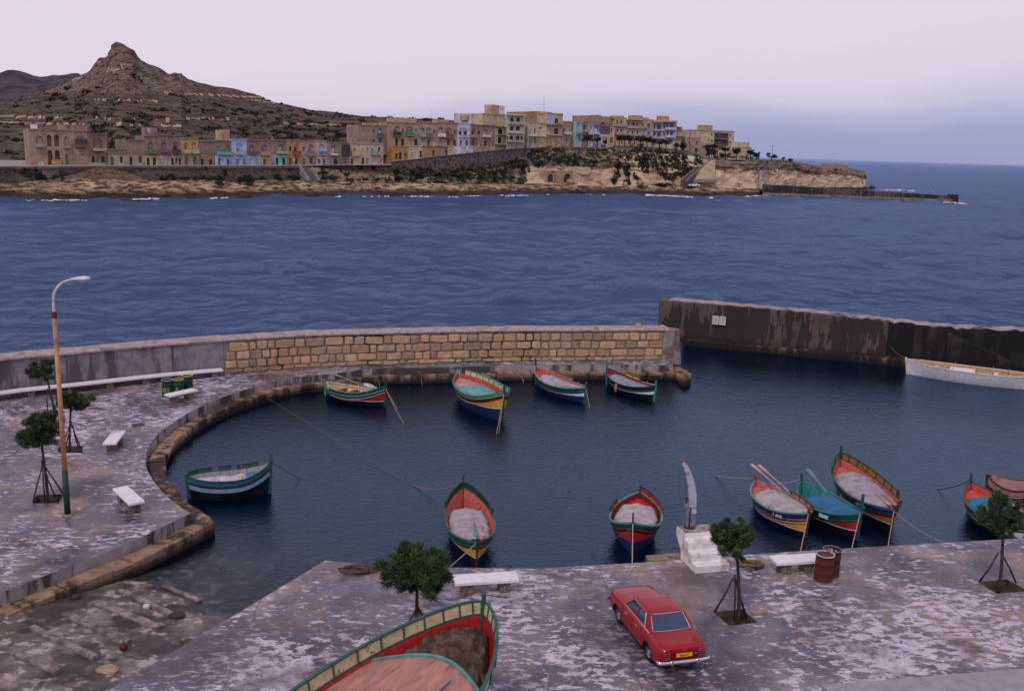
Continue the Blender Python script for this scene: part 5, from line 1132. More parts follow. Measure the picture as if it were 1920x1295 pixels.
    for sx in (-1, 1):
        P = [V((sx*2.06, -.86, .45)), V((sx*2.16, -.82, .45)), V((sx*2.20, -.6, .45)), V((sx*2.215, 0, .45)), V((sx*2.20, .6, .45)), V((sx*2.16, .82, .45)), V((sx*2.06, .86, .45))]; P = smoothpath(P, 4)
        rows = [[p+V((sx*a_, 0, c_)) for a_, c_ in ((-.02, -.055), (.022, -.05), (.035, 0), (.022, .05), (-.02, .055))] for p in P]; mb = MB().grid(rows); b_ = mb.build('rear_bumper' if sx < 0 else 'front_bumper', [chrome], g, smooth=True)
        for y in (-.42, .42): MB().box(min(sx*2.215, sx*2.26), max(sx*2.215, sx*2.26), y-.03, y+.03, .37, .545).build('overrider', [chrome], b_, bevel=.012)
    MB().box(2.10, 2.135, -.62, .62, .56, .72).build('grille', [M((.3, .3, .32), .3, .2, 9, metal=.6)], g)
    for s in (1, -1): MB().lathe([(0, 0), (.08, 0), (.085, .02), (0, .05)], (0, 0, 0), 14, axis='x').build('headlight', [M((.7, .7, .75), .15)], g).location = (2.13, s*.55, .64)
    return g
zc = QZ+.82; fl, rl, rr_ = pick(1143, 1100, zc), pick(1233, 1209, zc), pick(1327.5, 1200, zc)
fr_ = pick(1226, 1091, zc); fc, rc = (fl+fr_)/2, (rl+rr_)/2; d = fc-rc; d.z = 0; print('CAR', d.length, (rl-rr_).length, (fl-fr_).length)
cc = (fc+rc)/2; make_car((cc.x, cc.y, QZ), math.atan2(d.y, d.x), (.30, .004, .012), 'red four door saloon car parked on the near quay, seen from behind').scale = (.865, .865, .865)
# ------------------------------------------------------------------ far shore
WLp = [(-60, 377), (30, 374.5), (110, 376.5), (180, 374), (250, 372.5), (330, 372), (400, 371), (480, 369.5), (560, 368), (700, 366.5), (860, 367), (960, 364.5), (1040, 364), (1130, 362.5), (1250, 364.5), (1350, 367.5), (1415, 367), (1440, 362), (1500, 359), (1640, 356)]
def Ysh(px): return pick(px, ip(WLp, px), 0).y
TL = [(-60, 349), (30, 346), (60, 341), (100, 339), (150, 334), (200, 337), (260, 341), (330, 341), (400, 343), (480, 343), (560, 341), (640, 341), (700, 342), (760, 343), (860, 344), (960, 345), (1060, 347), (1150, 351), (1250, 352), (1350, 355), (1430, 354), (1500, 352), (1640, 352)]
def strip(name, x0, x1, rows, amp=.3, fr=.25, mats=None, sub=4, step=3.0, kind='structure', seed=0, base=None, wl=None, hard=.5, lab=None, cat=None):
    """rows: list of (poly or number in px, offset behind the shoreline[, z]) ; returns object"""
    cols = []; n = int((x1-x0)/step)
    for i in range(n+1):
        px = x0+(x1-x0)*i/n; Ys = Ysh(px); ctl = []
        for r in rows:
            off = r[1](px) if callable(r[1]) else r[1]
            if r[0] is None: p = at(px, 300, Ys+off); q = V((p.x, p.y, r[2](px) if callable(r[2]) else r[2]))
            else: q = at(px, ip(r[0], px) if isinstance(r[0], list) else r[0], Ys+off)
            ctl.append((q, r[3] if len(r) > 3 else 1))
        C = []
        for k, ((a, wa), (b, wb_)) in enumerate(zip(ctl, ctl[1:])):
            for j in range(sub): C.append((a.lerp(b, j/sub), wa+(wb_-wa)*j/sub))
        C.append(ctl[-1]); col = []
        for p, w_ in C:
            q = p*fr+V((seed, 0, 0)); a = amp*w_
            dz = fbm(V((q.x*.7, q.y*.7, q.z*2.2)), 5)*a; st = abs(fbm(V((q.x*.35, q.y*.5, q.z*5)), 3))*a*hard
            col.append(p+V((fbm(q+V((9, 0, 0)))*a*.5, -(abs(dz)+st)*.8, dz*.55)))
        cols.append(col)
    mb = MB().grid(cols); o = mb.build(name, mats, None, kind=kind, smooth=False, recalc=False)
    if lab: tag(o, lab, cat)
    return o
def rock_mat(key, pale, mid, dark, zwet=None, sc=.16, veg=None, strata=3.0, patch=(.48, .60)):
    m = bpy.data.materials.new(key); m.use_nodes = True; t = m.node_tree; L = t.links.new; b = t.nodes['Principled BSDF']; b.inputs['Roughness'].default_value = .95; b.inputs['Specular IOR Level'].default_value = .1
    tc = N(t, 'ShaderNodeTexCoord')
    def nz(s, st, det=7, loc=(0, 0, 0)):
        mp = N(t, 'ShaderNodeMapping'); mp.inputs['Scale'].default_value = st; mp.inputs['Location'].default_value = loc; L(tc.outputs['Object'], mp.inputs[0])
        n = N(t, 'ShaderNodeTexNoise'); n.inputs['Scale'].default_value = s; n.inputs['Detail'].default_value = det; n.inputs['Roughness'].default_value = .65; n.inputs['Distortion'].default_value = .3; L(mp.outputs[0], n.inputs[0]); return n.outputs[0]
    def mixc(f, a, c):
        x = N(t, 'ShaderNodeMix', data_type='RGBA'); L(f, x.inputs[0]); L(a, x.inputs[6]); x.inputs[7].default_value = tuple(c)+(1,); return x.outputs[2]
    r = ramp(t, [(.36, mid), (.58, pale)]); L(nz(sc, (1, 1, strata)), r.inputs[0]); out = r.outputs[0]
    r1 = ramp(t, [(patch[0], 0), (patch[1], .9)]); L(nz(sc*2.2, (1, 1, strata*1.3), 8, (7, 3, 2)), r1.inputs[0]); out = mixc(r1.outputs[0], out, dark)
    if veg:
        r2 = ramp(t, [(veg[1], 0), (veg[1]+.06, .95)]); L(nz(sc*1.7, (1, 1, strata*.8), 8, (1, 8, 5)), r2.inputs[0]); out = mixc(r2.outputs[0], out, veg[0])
    if zwet:
        s = N(t, 'ShaderNodeSeparateXYZ'); L(tc.outputs['Object'], s.inputs[0]); ad = N(t, 'ShaderNodeMath', operation='MULTIPLY_ADD'); ad.inputs[1].default_value = -1.8; L(nz(.25, (1, 1, 1)), ad.inputs[0]); L(s.outputs[2], ad.inputs[2])
        mr = N(t, 'ShaderNodeMapRange'); mr.inputs[1].default_value = zwet[0]-.9; mr.inputs[2].default_value = zwet[1]-.9; mr.inputs[3].default_value = .9; mr.inputs[4].default_value = 0; L(ad.outputs[0], mr.inputs[0]); out = mixc(mr.outputs[0], out, (.03, .022, .022))
    L(out, b.inputs['Base Color'])
    bp = N(t, 'ShaderNodeBump'); bp.inputs['Strength'].default_value = .7; bp.inputs['Distance'].default_value = .6; L(nz(.7, (1, 1, 3)), bp.inputs['Height']); L(bp.outputs[0], b.inputs['Normal'])
    return m
MROCK = rock_mat('shore_rock', (.50, .34, .21), (.24, .155, .11), (.035, .025, .022), (.9, 1.9), .16, None, 4.5, (.47, .55))
MCLIFF = rock_mat('cliff_limestone', (.60, .44, .32), (.40, .27, .185), (.16, .10, .07), None, .12, ((.025, .035, .02), .62), 2.2, (.58, .70))
MSLOPE = rock_mat('scrub_slope', (.30, .22, .16), (.18, .13, .09), (.04, .04, .025), None, .2, ((.02, .03, .02), .50), 1.5)
MEARTH = rock_mat('bare_earth', (.24, .16, .11), (.17, .115, .08), (.10, .07, .05), None, .3, None, 2)
MHILL = rock_mat('terraced_hill', (.145, .096, .078), (.072, .050, .044), (.026, .022, .022), None, .04, ((.026, .034, .023), .53), 14, (.50, .60))
MPATH = M((.42, .33, .26), .9, .15, .3)
# shore rocks
strip('shore_rocks', -60, 1640, [(None, -4, -1.5, .3), (WLp, .0), ([(x, y-5) for x, y in WLp], 2.5), ([(x, y*.45+ip(TL, x)*.55) for x, y in WLp], 7), (TL, 12, 0, .6), (TL, 15, 0, .1), (None, 24, lambda px: at(px, ip(TL, px), Ysh(px)+15).z+.2, 0)], 2.4, .17, [MROCK], 5, 1.8)
strip('coast_path', 600, 1420, [(TL, 14.0, 0, 0), ([(x, y-1.6) for x, y in TL], 18.5, 0, 0)], 0, .2, [MPATH], 1, 8)
strip('earth_mound', 92, 278, [([(92, 340), (278, 342)], 12), ([(92, 338), (140, 327), (165, 318), (185, 313.8), (207, 314.2), (235, 323), (278, 337)], 13.4), (None, 15, 2, .2)], .35, .3, [MEARTH], 6, 2)
# promenade
ptop = [(-60, 312.6), (300, 311.2), (565, 311)]
M_PROM = rock_mat('promenade_masonry', (.20, .145, .12), (.13, .095, .085), (.06, .045, .04), None, .5, None, 1.2)
M_PAR = M((.13, .105, .115), .9, .2, .8)
def wall_strip(mb, x0, x1, top, bot, off0, off1, th=.6, step=8):
    n = max(2, int((x1-x0)/step)); rows = []
    for i in range(n+1):
        px = x0+(x1-x0)*i/n; Y = Ysh(px)+off0+(off1-off0)*i/n; a = at(px, ip(top, px), Y); b = at(px, ip(bot, px), Y)
        rows.append([b, a, V((a.x, a.y+th, a.z)), V((b.x, b.y+th, b.z))])
    mb.grid(rows, close=True); mb.f += [(3, 2, 1, 0), tuple(4*n+k for k in range(4))]; mb.m += [0, 0]; return mb
def big_wall(name, label, x0, x1, top, bot, off0, off1, mat, par=None, th=.6):
    Y = Ysh(x0)+off0; p = at(x0, ip(bot, x0), Y); g = thing(name, label, 'wall', p)
    def sh(mb): mb.v = [tuple(V(v)-p) for v in mb.v]; return mb
    sh(wall_strip(MB(), x0, x1, top, bot, off0, off1, th)).build('masonry', [mat], g)
    if par:
        sh(wall_strip(MB(), x0, x1, [(x, y-.1) for x, y in top], [(x, y+par) for x, y in top], off0-.25, off1-.25, .35)).build('parapet', [M_PAR], g)
    return g
big_wall('promenade_wall', 'long brown retaining wall under the row of low houses on the left', -60, 567, ptop, [(-60, 352), (560, 346)], 14.5, 14.5, M_PROM, 4.6, 1)
ramp_top = [(733, 303.5), (857, 289.3), (930, 281.5), (977, 278), (1030, 275.5)]
big_wall('ramp_wall', 'grey retaining wall rising to the right below the ochre and white houses', 733, 1030, ramp_top, [(733, 324), (803, 322), (873, 317), (927, 313), (993, 290), (1030, 279)], 17, 23, rock_mat('ramp_masonry', (.17, .135, .125), (.115, .095, .092), (.05, .042, .042), None, .5, None, .7), 1.2)
big_wall('lower_wall', 'low brown wall between the stairs and the rising ramp wall', 605, 736, [(605, 309), (736, 310)], [(605, 335), (736, 330)], 17, 17, M_PROM, 1.5)
big_wall('cliff_road_wall', 'grey road wall on top of the cliff under the line of dark trees', 1151, 1321, [(1151, 273.5), (1207, 275), (1250, 278.5), (1290, 283.5), (1321, 297)], [(1151, 289), (1206, 286), (1288, 292), (1321, 300)], 25, 25, M((.20, .17, .17), .9, .2, .6), .8)
# terraces of ground behind the walls
gt = [(-60, 312.8), (565, 311.2), (600, 310.5), (736, 309.5)]
strip('promenade', -60, 736, [(gt, 15, 0, 0), (None, 21.5, lambda px: at(px, ip(gt, px), Ysh(px)+15).z+.12, 0), (None, 60, lambda px: at(px, ip(gt, px), Ysh(px)+15).z+.3, 0)], 0, .2, [M((.30, .25, .23), .9, .15, .3)], 1, 10)
strip('earth_bank', 572, 740, [(TL, 13.0, 0, .3), ([(572, 313), (600, 314.5), (640, 319), (712, 333), (740, 338)], 15.5), (None, 17.5, lambda px: at(px, 316, Ysh(px)+15.5).z-.5, 0)], .5, .3, [rock_mat('yellow_bank', (.34, .24, .14), (.24, .165, .10), (.07, .055, .035), None, .35, ((.02, .03, .018), .60), 1)], 6, 3)
Cp = [(733, 325), (803, 320), (873, 315), (927, 311), (993, 289), (1027, 279), (1080, 277.5), (1151, 279), (1165, 288), (1206, 285), (1288, 290), (1318, 298), (1335, 298.5), (1360, 300.5), (1400, 301), (1470, 302.5), (1490, 306), (1515, 312), (1541, 317), (1590, 319.5), (1604, 321), (1621.5, 325.5)]
mid = [(x, y*.45+ip(TL, x)*.55-(0 if x < 1300 else 3)) for x, y in Cp]; md2 = [(x, y*.72+ip(TL, x)*.28-(0 if x < 1300 else 2)) for x, y in Cp]
def offc(o): return lambda px: o+ (0 if px < 1000 else 0)
MBAND = rock_mat('brown_cliff_band', (.27, .18, .13), (.17, .11, .08), (.07, .05, .04), None, .2, ((.025, .03, .02), .60), 3)
cl = strip('cliff', 733, 1621.5, [(TL, 14.0, 0, .5), ([(x, ip(TL, x)-2.5) for x, _ in Cp], 16.5), (mid, 19), (md2, 19.5, 0, 1.3), ([(x, y+1.5) for x, y in Cp], 22, 0, 1), (Cp, 25.5, 0, .3)], 2.2, .13, [MCLIFF, MSLOPE, MBAND], 5, 2.5, seed=4)
for pl in cl.data.polygons:
    c = pl.center; px, py = project(c); 
    fr_c = (py-ip(Cp, px))/(ip(TL, px)-ip(Cp, px))+.10*fbm(V((px*.03, py*.05, 0)))
    if px > 1335 and fr_c < .34: pl.material_index = 2
    if 1000 < px < 1335 and .30 < fr_c < .42+.06*fbm(V((px*.02, 0, 3))): pl.material_index = 2
    if px < 1160 and (py < 312+ (px-1000)*.02+4*fbm(c*.1)) or px < 985+5*fbm(c*.3): pl.material_index = 1
pz_ = lambda px: at(px, ip(Cp, px), Ysh(px)+25.5).z
strip('headland', 985, 1621.5, [(Cp, 25.4, 0, 0), (lambda px: 0, 0)] if False else [(Cp, 25.4, 0, .1), (None, 45, lambda px: pz_(px)+(.6 if px < 1300 else .15), .2), (None, 95, lambda px: pz_(px)+.5, .2), (None, 125, lambda px: 3, .5), (None, 130, -2, 0)], 1.0, .1, [MSLOPE], 4, 6, seed=8)
# the point ends here: a face closes the cliff to seaward
px = 1621.5; rows = []
for k in range(13):
    o_ = 14+116*k/12; zt_ = pz_(px)*(1 if k < 9 else (12-k)/4)+.1; rows.append([V((at(px, 300, Ysh(px)+o_).x+(1.5*fbm(V((k*.7, j*.5, 0)))+(-2.2 if j < 3 else .2)) + (0 if k else -.5), Ysh(px)+o_, -2+(zt_+2)*j/6)) for j in range(7)])
MB().grid(rows).build('cliff_end', [MCLIFF], kind='structure', recalc=False)
big_wall('field_wall', 'low tan field wall standing on the tip of the headland', 1541, 1591, [(1541, 306.5), (1591, 309)], [(1541, 319), (1591, 321)], 30, 30, M((.36, .26, .18), .9, .15, .5))
# far breakwater
A2, B2 = pick(1429, 365, 0), pick(1783, 378.3, 0); d2 = (B2-A2).normalized(); n2 = V((d2.y, -d2.x, 0)); 
if n2.y > 0: n2 = -n2
g = thing('far_breakwater', 'long low dark breakwater running out from the headland', 'breakwater', A2); mb = MB(); rows = []; n = 50; Lb = (B2-A2).length
for i in range(n+1):
    p = d2*(Lb*i/n); t = at(1429+(1783-1429)*i/n, 345.5+(367.3-345.5)*i/n, (A2+p).y).z; j = .12*fbm(V((i*.4, 0, 0)))
    rows.append([p+n2*.3+V((0, 0, -2)), p+V((0, 0, t+j)), p-n2*3+V((0, 0, t+j)), p-n2*3.4+V((0, 0, -2))])
mb.grid(rows, close=True); mb.f += [(0, 1, 2, 3), tuple(4*n+k for k in (3, 2, 1, 0))]; mb.m += [0, 0]
mb.build('breakwater_body', [stain_wall((.055, .042, .045), (.12, .095, .095), (.02, .016, .018), .4, 'far_breakwater_stone', .5, zdark=(.3, .8))], g)
rows = [[d2*(Lb*i/n)+n2*q+V((0, 0, z+.15*fbm(V((i*.5, q, 1)))) ) for q, z in ((.1, .85), (2.6, .75), (3.2, .3), (3.3, -2))] for i in range(n+1)]
MB().grid(rows).build('footing', [M((.16, .115, .10), .9, .3, .8)], g)
MB().box(-1.6, 1.6, -1.2, 1.2, -2, 2.6).build('end_block', [M((.03, .025, .028), .9, .3, 1)], g, bevel=.2).location = d2*(Lb+.8)-n2*1.4
# ------------------------------------------------------------------ hills
sil = [(-70, 200), (20, 190), (60, 183), (78, 176), (111, 159), (130, 151), (149, 141), (165, 133), (176, 126), (187, 118), (196, 116), (204, 109), (205.7, 98), (211, 93), (216.5, 89), (224.6, 86.5), (238, 88.6), (246, 92), (253, 97), (258, 104), (265, 111.6), (277, 116), (289.5, 121), (314, 130.5), (333, 130), (340, 131), (343.6, 136), (351.7, 145), (381, 155), (419, 164), (462, 175), (489, 180.6), (500, 188), (553, 200), (581, 206.7), (620, 210.5), (653, 215), (683, 218), (746, 220), (790, 222.5), (843, 225.5), (900, 232), (1000, 245)]
# the hill is a height field over the ground plan: profile lines run away from the shore
cols = []; bpx = [(-70, 313), (560, 311), (700, 300), (860, 290), (1000, 277)]
for i in range(331):
    px = -70+i*3.2; Yf = Ysh(px)+55; col = []; zf = at(px, 312, Ysh(px)+15).z+.25 if px < 736 else None
    for k in range(86):
        f = k/70
        if f <= 1:
            g_ = f**1.05; Y = Yf+(430)*f; py = ip(bpx, px)+(ip(sil, px)-ip(bpx, px))*g_; p = at(px, py, Y)
            rough = 1.0 if px < 480 else .5
            pk_ = max(0, 1-abs(px-228)/75)*max(0, (f-.62)/.38)
            q = V((p.x*.03, p.y*.03, p.z*.05)); cr_ = max(0, 1-abs(px-325)/25)*max(0, (f-.7)/.3); a = (2.0*rough+pk_*5.5+cr_*4)*min(1, f*6)
            z = p.z + a*fbm(q, 5)
            # terraces: the slope is broken into level fields with banks between
            if f < .9:
                hstep = 4.2+1.2*math.sin(px*.013); zz = z/hstep+.5*fbm(V((p.x*.006, p.y*.01, 0))); fr_ = zz-math.floor(zz); zz2 = math.floor(zz)+ (max(0, fr_-.45)/.55)**1.0; z += (zz2-zz)*hstep*.95*min(1, (0.9-f)*6)*min(1, f*8)
            dx = pk_*3*fbm(q*3+V((5, 0, 0))); dy = -pk_*9*abs(fbm(V((p.x*.09, p.z*.12, 3)))) if pk_ else 0
            col.append(V((p.x+dx, p.y+dy, z)))
        else:
            q = col[70]; h = (k-70)/15; col.append(V((q.x*(1+.25*h), q.y+150*h, q.z*(1-h*h)-6*h+1.5*fbm(V((q.x*.05, k*.3, 0))))))
    cols.append(col)
hill = MB().grid(cols).build('hill', [MHILL,  rock_mat('hilltop_crag', (.21, .148, .12), (.10, .072, .062), (.028, .022, .022), None, .09, ((.025, .028, .02), .62), 2.4, (.48, .58)), M((.34, .245, .16), .95, .2, .1)], None, kind='structure', recalc=False)
for pl in hill.data.polygons:
    px, py = project(pl.center)
    for (xa, ya, xb, yb, w_) in ((300, 173.5, 505, 183.5, 1.1), (-60, 228, 340, 236.5, 1.3), (-60, 217, 118, 220.5, 1.6), (528, 231.5, 672, 236.5, 1.5), (470, 187, 600, 204, .8), (100, 161, 155, 144, 1.6), (150, 186, 300, 190, .7), (345, 222, 480, 224, .8), (180, 222, 330, 226, .7), (200, 133, 230, 126, 2.5)):
        if xa < px < xb and abs(py-(ya+(yb-ya)*(px-xa)/(xb-xa))) < w_*(1+.5*fbm(pl.center*.08)): pl.material_index = 2
    if pl.material_index == 2: continue
    if py < 150+10*fbm(pl.center*.05) and 150 < px < 345 or (py < 175 and pl.normal.z < .72 and px < 360): pl.material_index = 1
cols = []
for i in range(60):
    px = -250+i*12; s2 = ip([(-250, 135), (0, 134), (38, 134), (60, 137.5), (80, 141), (100, 140), (140, 141.5), (200, 158), (400, 215), (480, 250)], px); cols.append([at(px, 262+(s2-262)*k/16, 1500+500*k/16)+V((0, 0, 8*fbm(V((px*.03, k*.3, 0)))*min(1, k/4))) for k in range(17)])
MB().grid(cols).build('far_hill', [rock_mat('far_hillside', (.085, .068, .078), (.055, .045, .055), (.035, .03, .04), None, .01, None, 3)], kind='structure', recalc=False)  # purplish rock colour carries the distance haze, no haze volume is built
# ------------------------------------------------------------------ scrub (countless, in one mesh per region)
MSCR = leaf_mat('scrub_foliage', (.016, .021, .015), (.032, .038, .025), (.062, .062, .040))
def clumps(name, pts, seed, nb=26, kind='stuff', blade=.5, asp=.4, mat=None, label=None, cat=None):
    """pts: (centre, rx, ry, rz); foliage faces through each clump"""
    rg = np.random.default_rng(seed); A_ = []; S_ = []
    for c, rx, ry, rz_ in pts:
        n = int(nb*max(1, (rx*rz_)**.8)); P = rg.normal(0, 1, (n, 3)); P /= np.linalg.norm(P, axis=1)[:, None]; P *= (rg.random(n)**.4)[:, None]; P *= np.array([rx, ry, rz_]); 
        U = rg.normal(0, 1, (n, 3)); U /= np.linalg.norm(U, axis=1)[:, None]; W = np.cross(U, rg.normal(0, 1, (n, 3))); W /= np.linalg.norm(W, axis=1)[:, None]
        l = blade*rg.uniform(.5, 1.3, (n, 1))*min(1, .3+rz_*.5); B = P+np.array(c); q = np.stack([B-U*l, B-W*l*asp, B+U*l, B+W*l*asp], 1); A_.append(q.reshape(-1, 3)); S_.append(np.repeat(np.clip(.2*rg.random()+rg.random(n)*.75, 0, 1), 4))
    A_ = np.concatenate(A_); S_ = np.concatenate(S_); me = bpy.data.meshes.new(name); me.from_pydata(A_.tolist(), [], np.arange(len(A_)).reshape(-1, 4).tolist()); a = me.attributes.new('shade', 'FLOAT', 'POINT'); a.data.foreach_set('value', S_.astype(np.float32)); me.materials.append(mat or MSCR)
    o = bpy.data.objects.new(name, me); COL.objects.link(o); tag(o, label, cat, None, kind); return o
rnd = random.Random(77); pts = []
hv = [v.co for v in hill.data.vertices]
dens = [(130, 155, 250, 330), (300, 420, 200, 245), (430, 560, 210, 240), (520, 640, 225, 250), (170, 200, 190, 215)]
tries = 0
while len(pts) < 1500 and tries < 60000:
    tries += 1; i, k = rnd.randrange(331), rnd.randrange(2, 70); c = cols and hv[i*86+k]; px, py = project(c)
    d_ = .5+.5*fbm(V((c.x*.02, c.y*.012, 4)))+ (.22 if (py > 205 and 120 < px < 660) else 0) + (.15 if px > 500 else 0)
    if py < 125 or d_ < .55 or rnd.random() > .75: continue
    s_ = rnd.choice([.4, .5, .7, 1.0, 1.5])*rnd.uniform(.8, 1.2); pts.append((tuple(c+V((0, 0, s_*.25))), s_*1.9, s_*1.2, s_*.75))
for (px, py, rx, rz_) in ((112, 198, 7, 5), (185, 140, 3, 2), (240, 132, 3, 2), (330, 150, 6, 2), (400, 168, 8, 2), (90, 178, 6, 2), (146, 203, 8, 4), (250, 143, 4, 8), (262, 152, 4, 4), (300, 208, 22, 6), (345, 208, 12, 5), (365, 203, 8, 6), (380, 203, 10, 6), (395, 245, 14, 8), (415, 250, 12, 7), (380, 238, 8, 5), (560, 245, 18, 6), (590, 246, 18, 6), (612, 247, 12, 6), (540, 240, 10, 4), (640, 258, 14, 10), (655, 250, 12, 8), (678, 228, 5, 5), (620, 262, 8, 5), (470, 212, 14, 5), (450, 207, 8, 5), (440, 216, 10, 4), (215, 205, 9, 3), (275, 200, 8, 4), (700, 222, 9, 4), (730, 223, 9, 4), (770, 224, 10, 4), (800, 225, 10, 4), (826, 225, 7, 4)):
    b_ = min((v for v in hv[2*0:]), key=lambda v: (project(v)[0]-px)**2+(project(v)[1]-py)**2 if v.y < 900 else 1e9); k_ = b_.y/1800
    pts.append((tuple(b_), rx*k_, rx*k_*.6, rz_*k_))
clumps('hillside_scrub', pts, 5, 22, blade=1.3)
def Pat(px, py, off): return at(px, py, Ysh(px)+off)
from mathutils.bvhtree import BVHTree
_trees = []
bpy.context.view_layer.update()
for o in list(COL.objects):
    if o.type == 'MESH' and (o.name in ('cliff', 'headland', 'earth_bank', 'shore_rocks', 'promenade', 'earth_mound') or (o.name.startswith('masonry') and o.parent)):
        mw_ = o.matrix_world; _trees.append(BVHTree.FromPolygons([mw_ @ v.co for v in o.data.vertices], [p.vertices[:] for p in o.data.polygons]))
def hit(px, py, off):
    d = ray(px, py).normalized(); best = None
    for t_ in _trees:
        h = t_.ray_cast(CAM, d)
        if h[0] is not None and h[3] > 150 and (best is None or h[3] < best): best = h[3]
    return CAM+d*(best-.15) if best else Pat(px, py, off)
def region(name, blobs, seed, n_per=9, blade=.55, nb=30):
    rnd = random.Random(seed); pts = []
    for px, py, rx, ry, off in blobs:
        for _ in range(int(n_per*1.6)):
            u, v = rnd.gauss(0, .5), rnd.gauss(0, .5); s_ = rnd.uniform(.16, .36); c = hit(px+u*rx, py-v*ry, off); k_ = c.y/1800
            pts.append((tuple(c), rx*k_*s_, .7, ry*k_*s_*1.3))
    return clumps(name, pts, seed, nb, blade=blade)
region('wall_creeper', [(45, 322, 16, 8, 12.2), (62, 325, 14, 9, 12.2), (75, 331, 12, 7, 12.2), (105, 332, 12, 4, 13), (118, 331, 10, 4, 13), (320, 330, 12, 5, 13.4), (305, 335, 8, 4, 13.2), (345, 333, 12, 3, 13.4), (375, 333, 16, 4, 13.4), (402, 336, 12, 6, 13), (415, 341, 9, 6, 12.8), (457, 334, 16, 6, 13), (448, 340, 7, 8, 12.6), (472, 337, 7, 7, 12.6), (490, 334, 10, 3, 13.4), (520, 330, 9, 5, 13.6), (545, 331, 20, 4, 13.6), (564, 333, 12, 4, 13.6), (423, 323, 2.5, 6, 14), (386, 315, 2, 2, 14), (547, 318, 3, 3, 14)], 21)
region('bank_scrub', [(603, 322, 7, 5, 14.4), (608, 333, 9, 6, 13.6), (625, 333, 9, 5, 13.8), (655, 337, 9, 3, 14), (685, 336, 10, 3, 14), (707, 337, 10, 4, 14), (730, 338, 10, 4, 14), (650, 327, 6, 4, 14.6), (612, 323, 3, 3, 15), (640, 320, 3, 3, 15.2), (675, 315, 6, 3, 16.5), (701, 315, 4, 3, 16.5), (660, 340, 5, 2, 13)], 22)
region('slope_scrub', [(748, 325, 16, 8, 17), (765, 320, 22, 8, 17.5), (778, 334, 14, 10, 15.5), (790, 328, 18, 12, 16.5), (815, 322, 22, 9, 18), (822, 334, 20, 9, 15.8), (842, 325, 22, 10, 17.2), (862, 322, 20, 10, 17.8), (866, 334, 20, 9, 15.8), (887, 318, 22, 9, 18.6), (900, 330, 20, 12, 16.5), (918, 325, 18, 12, 17.5), (928, 312, 24, 7, 20), (950, 310, 18, 8, 20.5), (945, 326, 8, 9, 17), (975, 305, 16, 10, 20.5), (985, 312, 14, 11, 19.4), (995, 298, 14, 10, 21.5), (1000, 288, 12, 6, 23), (1012, 283, 12, 4, 24), (1022, 290, 8, 6, 23), (960, 334, 8, 6, 15.6), (932, 336, 8, 5, 15.4), (1008, 308, 6, 6, 19.5), (750, 337, 12, 6, 15)], 23, 11)
region('cliff_top_scrub', [(1035, 280, 16, 4, 25), (1060, 278, 18, 3, 26), (1085, 280, 20, 5, 25.5), (1105, 282, 20, 6, 25), (1128, 279, 16, 5, 25.5), (1145, 279, 10, 5, 25.5), (1040, 290, 8, 3, 23.5), (1060, 294, 10, 3, 23), (1085, 297, 14, 3, 22.5), (1045, 300, 12, 3, 22), (1110, 288, 14, 3, 23), (1065, 302, 12, 2, 21.8), (1345, 297, 10, 4, 27), (1370, 296, 22, 4, 27), (1395, 298, 24, 4, 27), (1415, 299, 12, 3, 27), (1460, 303, 16, 2, 27), (1500, 310, 14, 3, 25), (1492, 316, 8, 3, 24.5), (1512, 321, 8, 2, 22), (1570, 318, 10, 2, 24)], 24, 9)
cas = []
for x0, y0, x1, y1, w_ in ((1195, 281, 1200, 308, 12), (1205, 282, 1204, 313, 11), (1212, 285, 1213, 318, 6), (1222, 285, 1232, 315, 12), (1237, 285, 1244, 314, 7), (1247, 286, 1254, 306, 12), (1258, 286, 1266, 312, 12), (1268, 290, 1272, 314, 9), (1282, 293, 1285, 320, 6), (1279, 290, 1287, 302, 9), (1305, 294, 1308, 305, 12), (1165, 287, 1160, 300, 8), (1176, 287, 1180, 297, 10), (1161, 313, 1150, 340, 5), (1156, 312, 1162, 308, 6), (1170, 311, 1177, 330, 7), (1180, 312, 1174, 326, 5), (1150, 338, 1152, 343, 5), (1172, 341, 1180, 343, 6), (1256, 330, 1262, 336, 12), (1270, 326, 1280, 325, 14), (1285, 320, 1296, 318, 10), (1240, 326, 1252, 334, 7), (1190, 330, 1198, 338, 5)):
    for k in range(5): f = k/4; cas.append((x0+(x1-x0)*f, y0+(y1-y0)*f, w_*(1-.35*f), max(5, (y1-y0)/3), 22.8-4.2*((y0+(y1-y0)*f)-285)/50))
region('cliff_creeper', cas, 25, 5)
# foam along the shore
MF = M((.62, .64, .72), .6, .05, 1)
def foam(lst):
    rnd = random.Random(9); mb = MB()
    for x0, x1, y0, y1, n in lst:
        for _ in range(n):
            f = rnd.random(); px = x0+(x1-x0)*f; py = y0+(y1-y0)*f+rnd.gauss(0, .45); c = pick(px, py, 0); k_ = c.y/1800; rx, ry = rnd.uniform(.8, 5.5)*k_, rnd.uniform(.25, .9); h = rnd.uniform(.03, .25); m = 9
            ring = [V((c.x+rx*math.cos(a)*rnd.uniform(.6, 1.2), c.y+ry*math.sin(a)*rnd.uniform(.6, 1.3), .02)) for a in [2*math.pi*q/m for q in range(m)]]; top = [V((c.x+(p.x-c.x)*.55, c.y+(p.y-c.y)*.55, h*rnd.uniform(.6, 1.2))) for p in ring]
            o_ = len(mb.v); mb.grid([ring, top], close=True); mb.f.append(tuple(o_+m+q for q in range(m))); mb.m.append(0)
    mb.build('foam', [MF], kind='stuff', recalc=False)
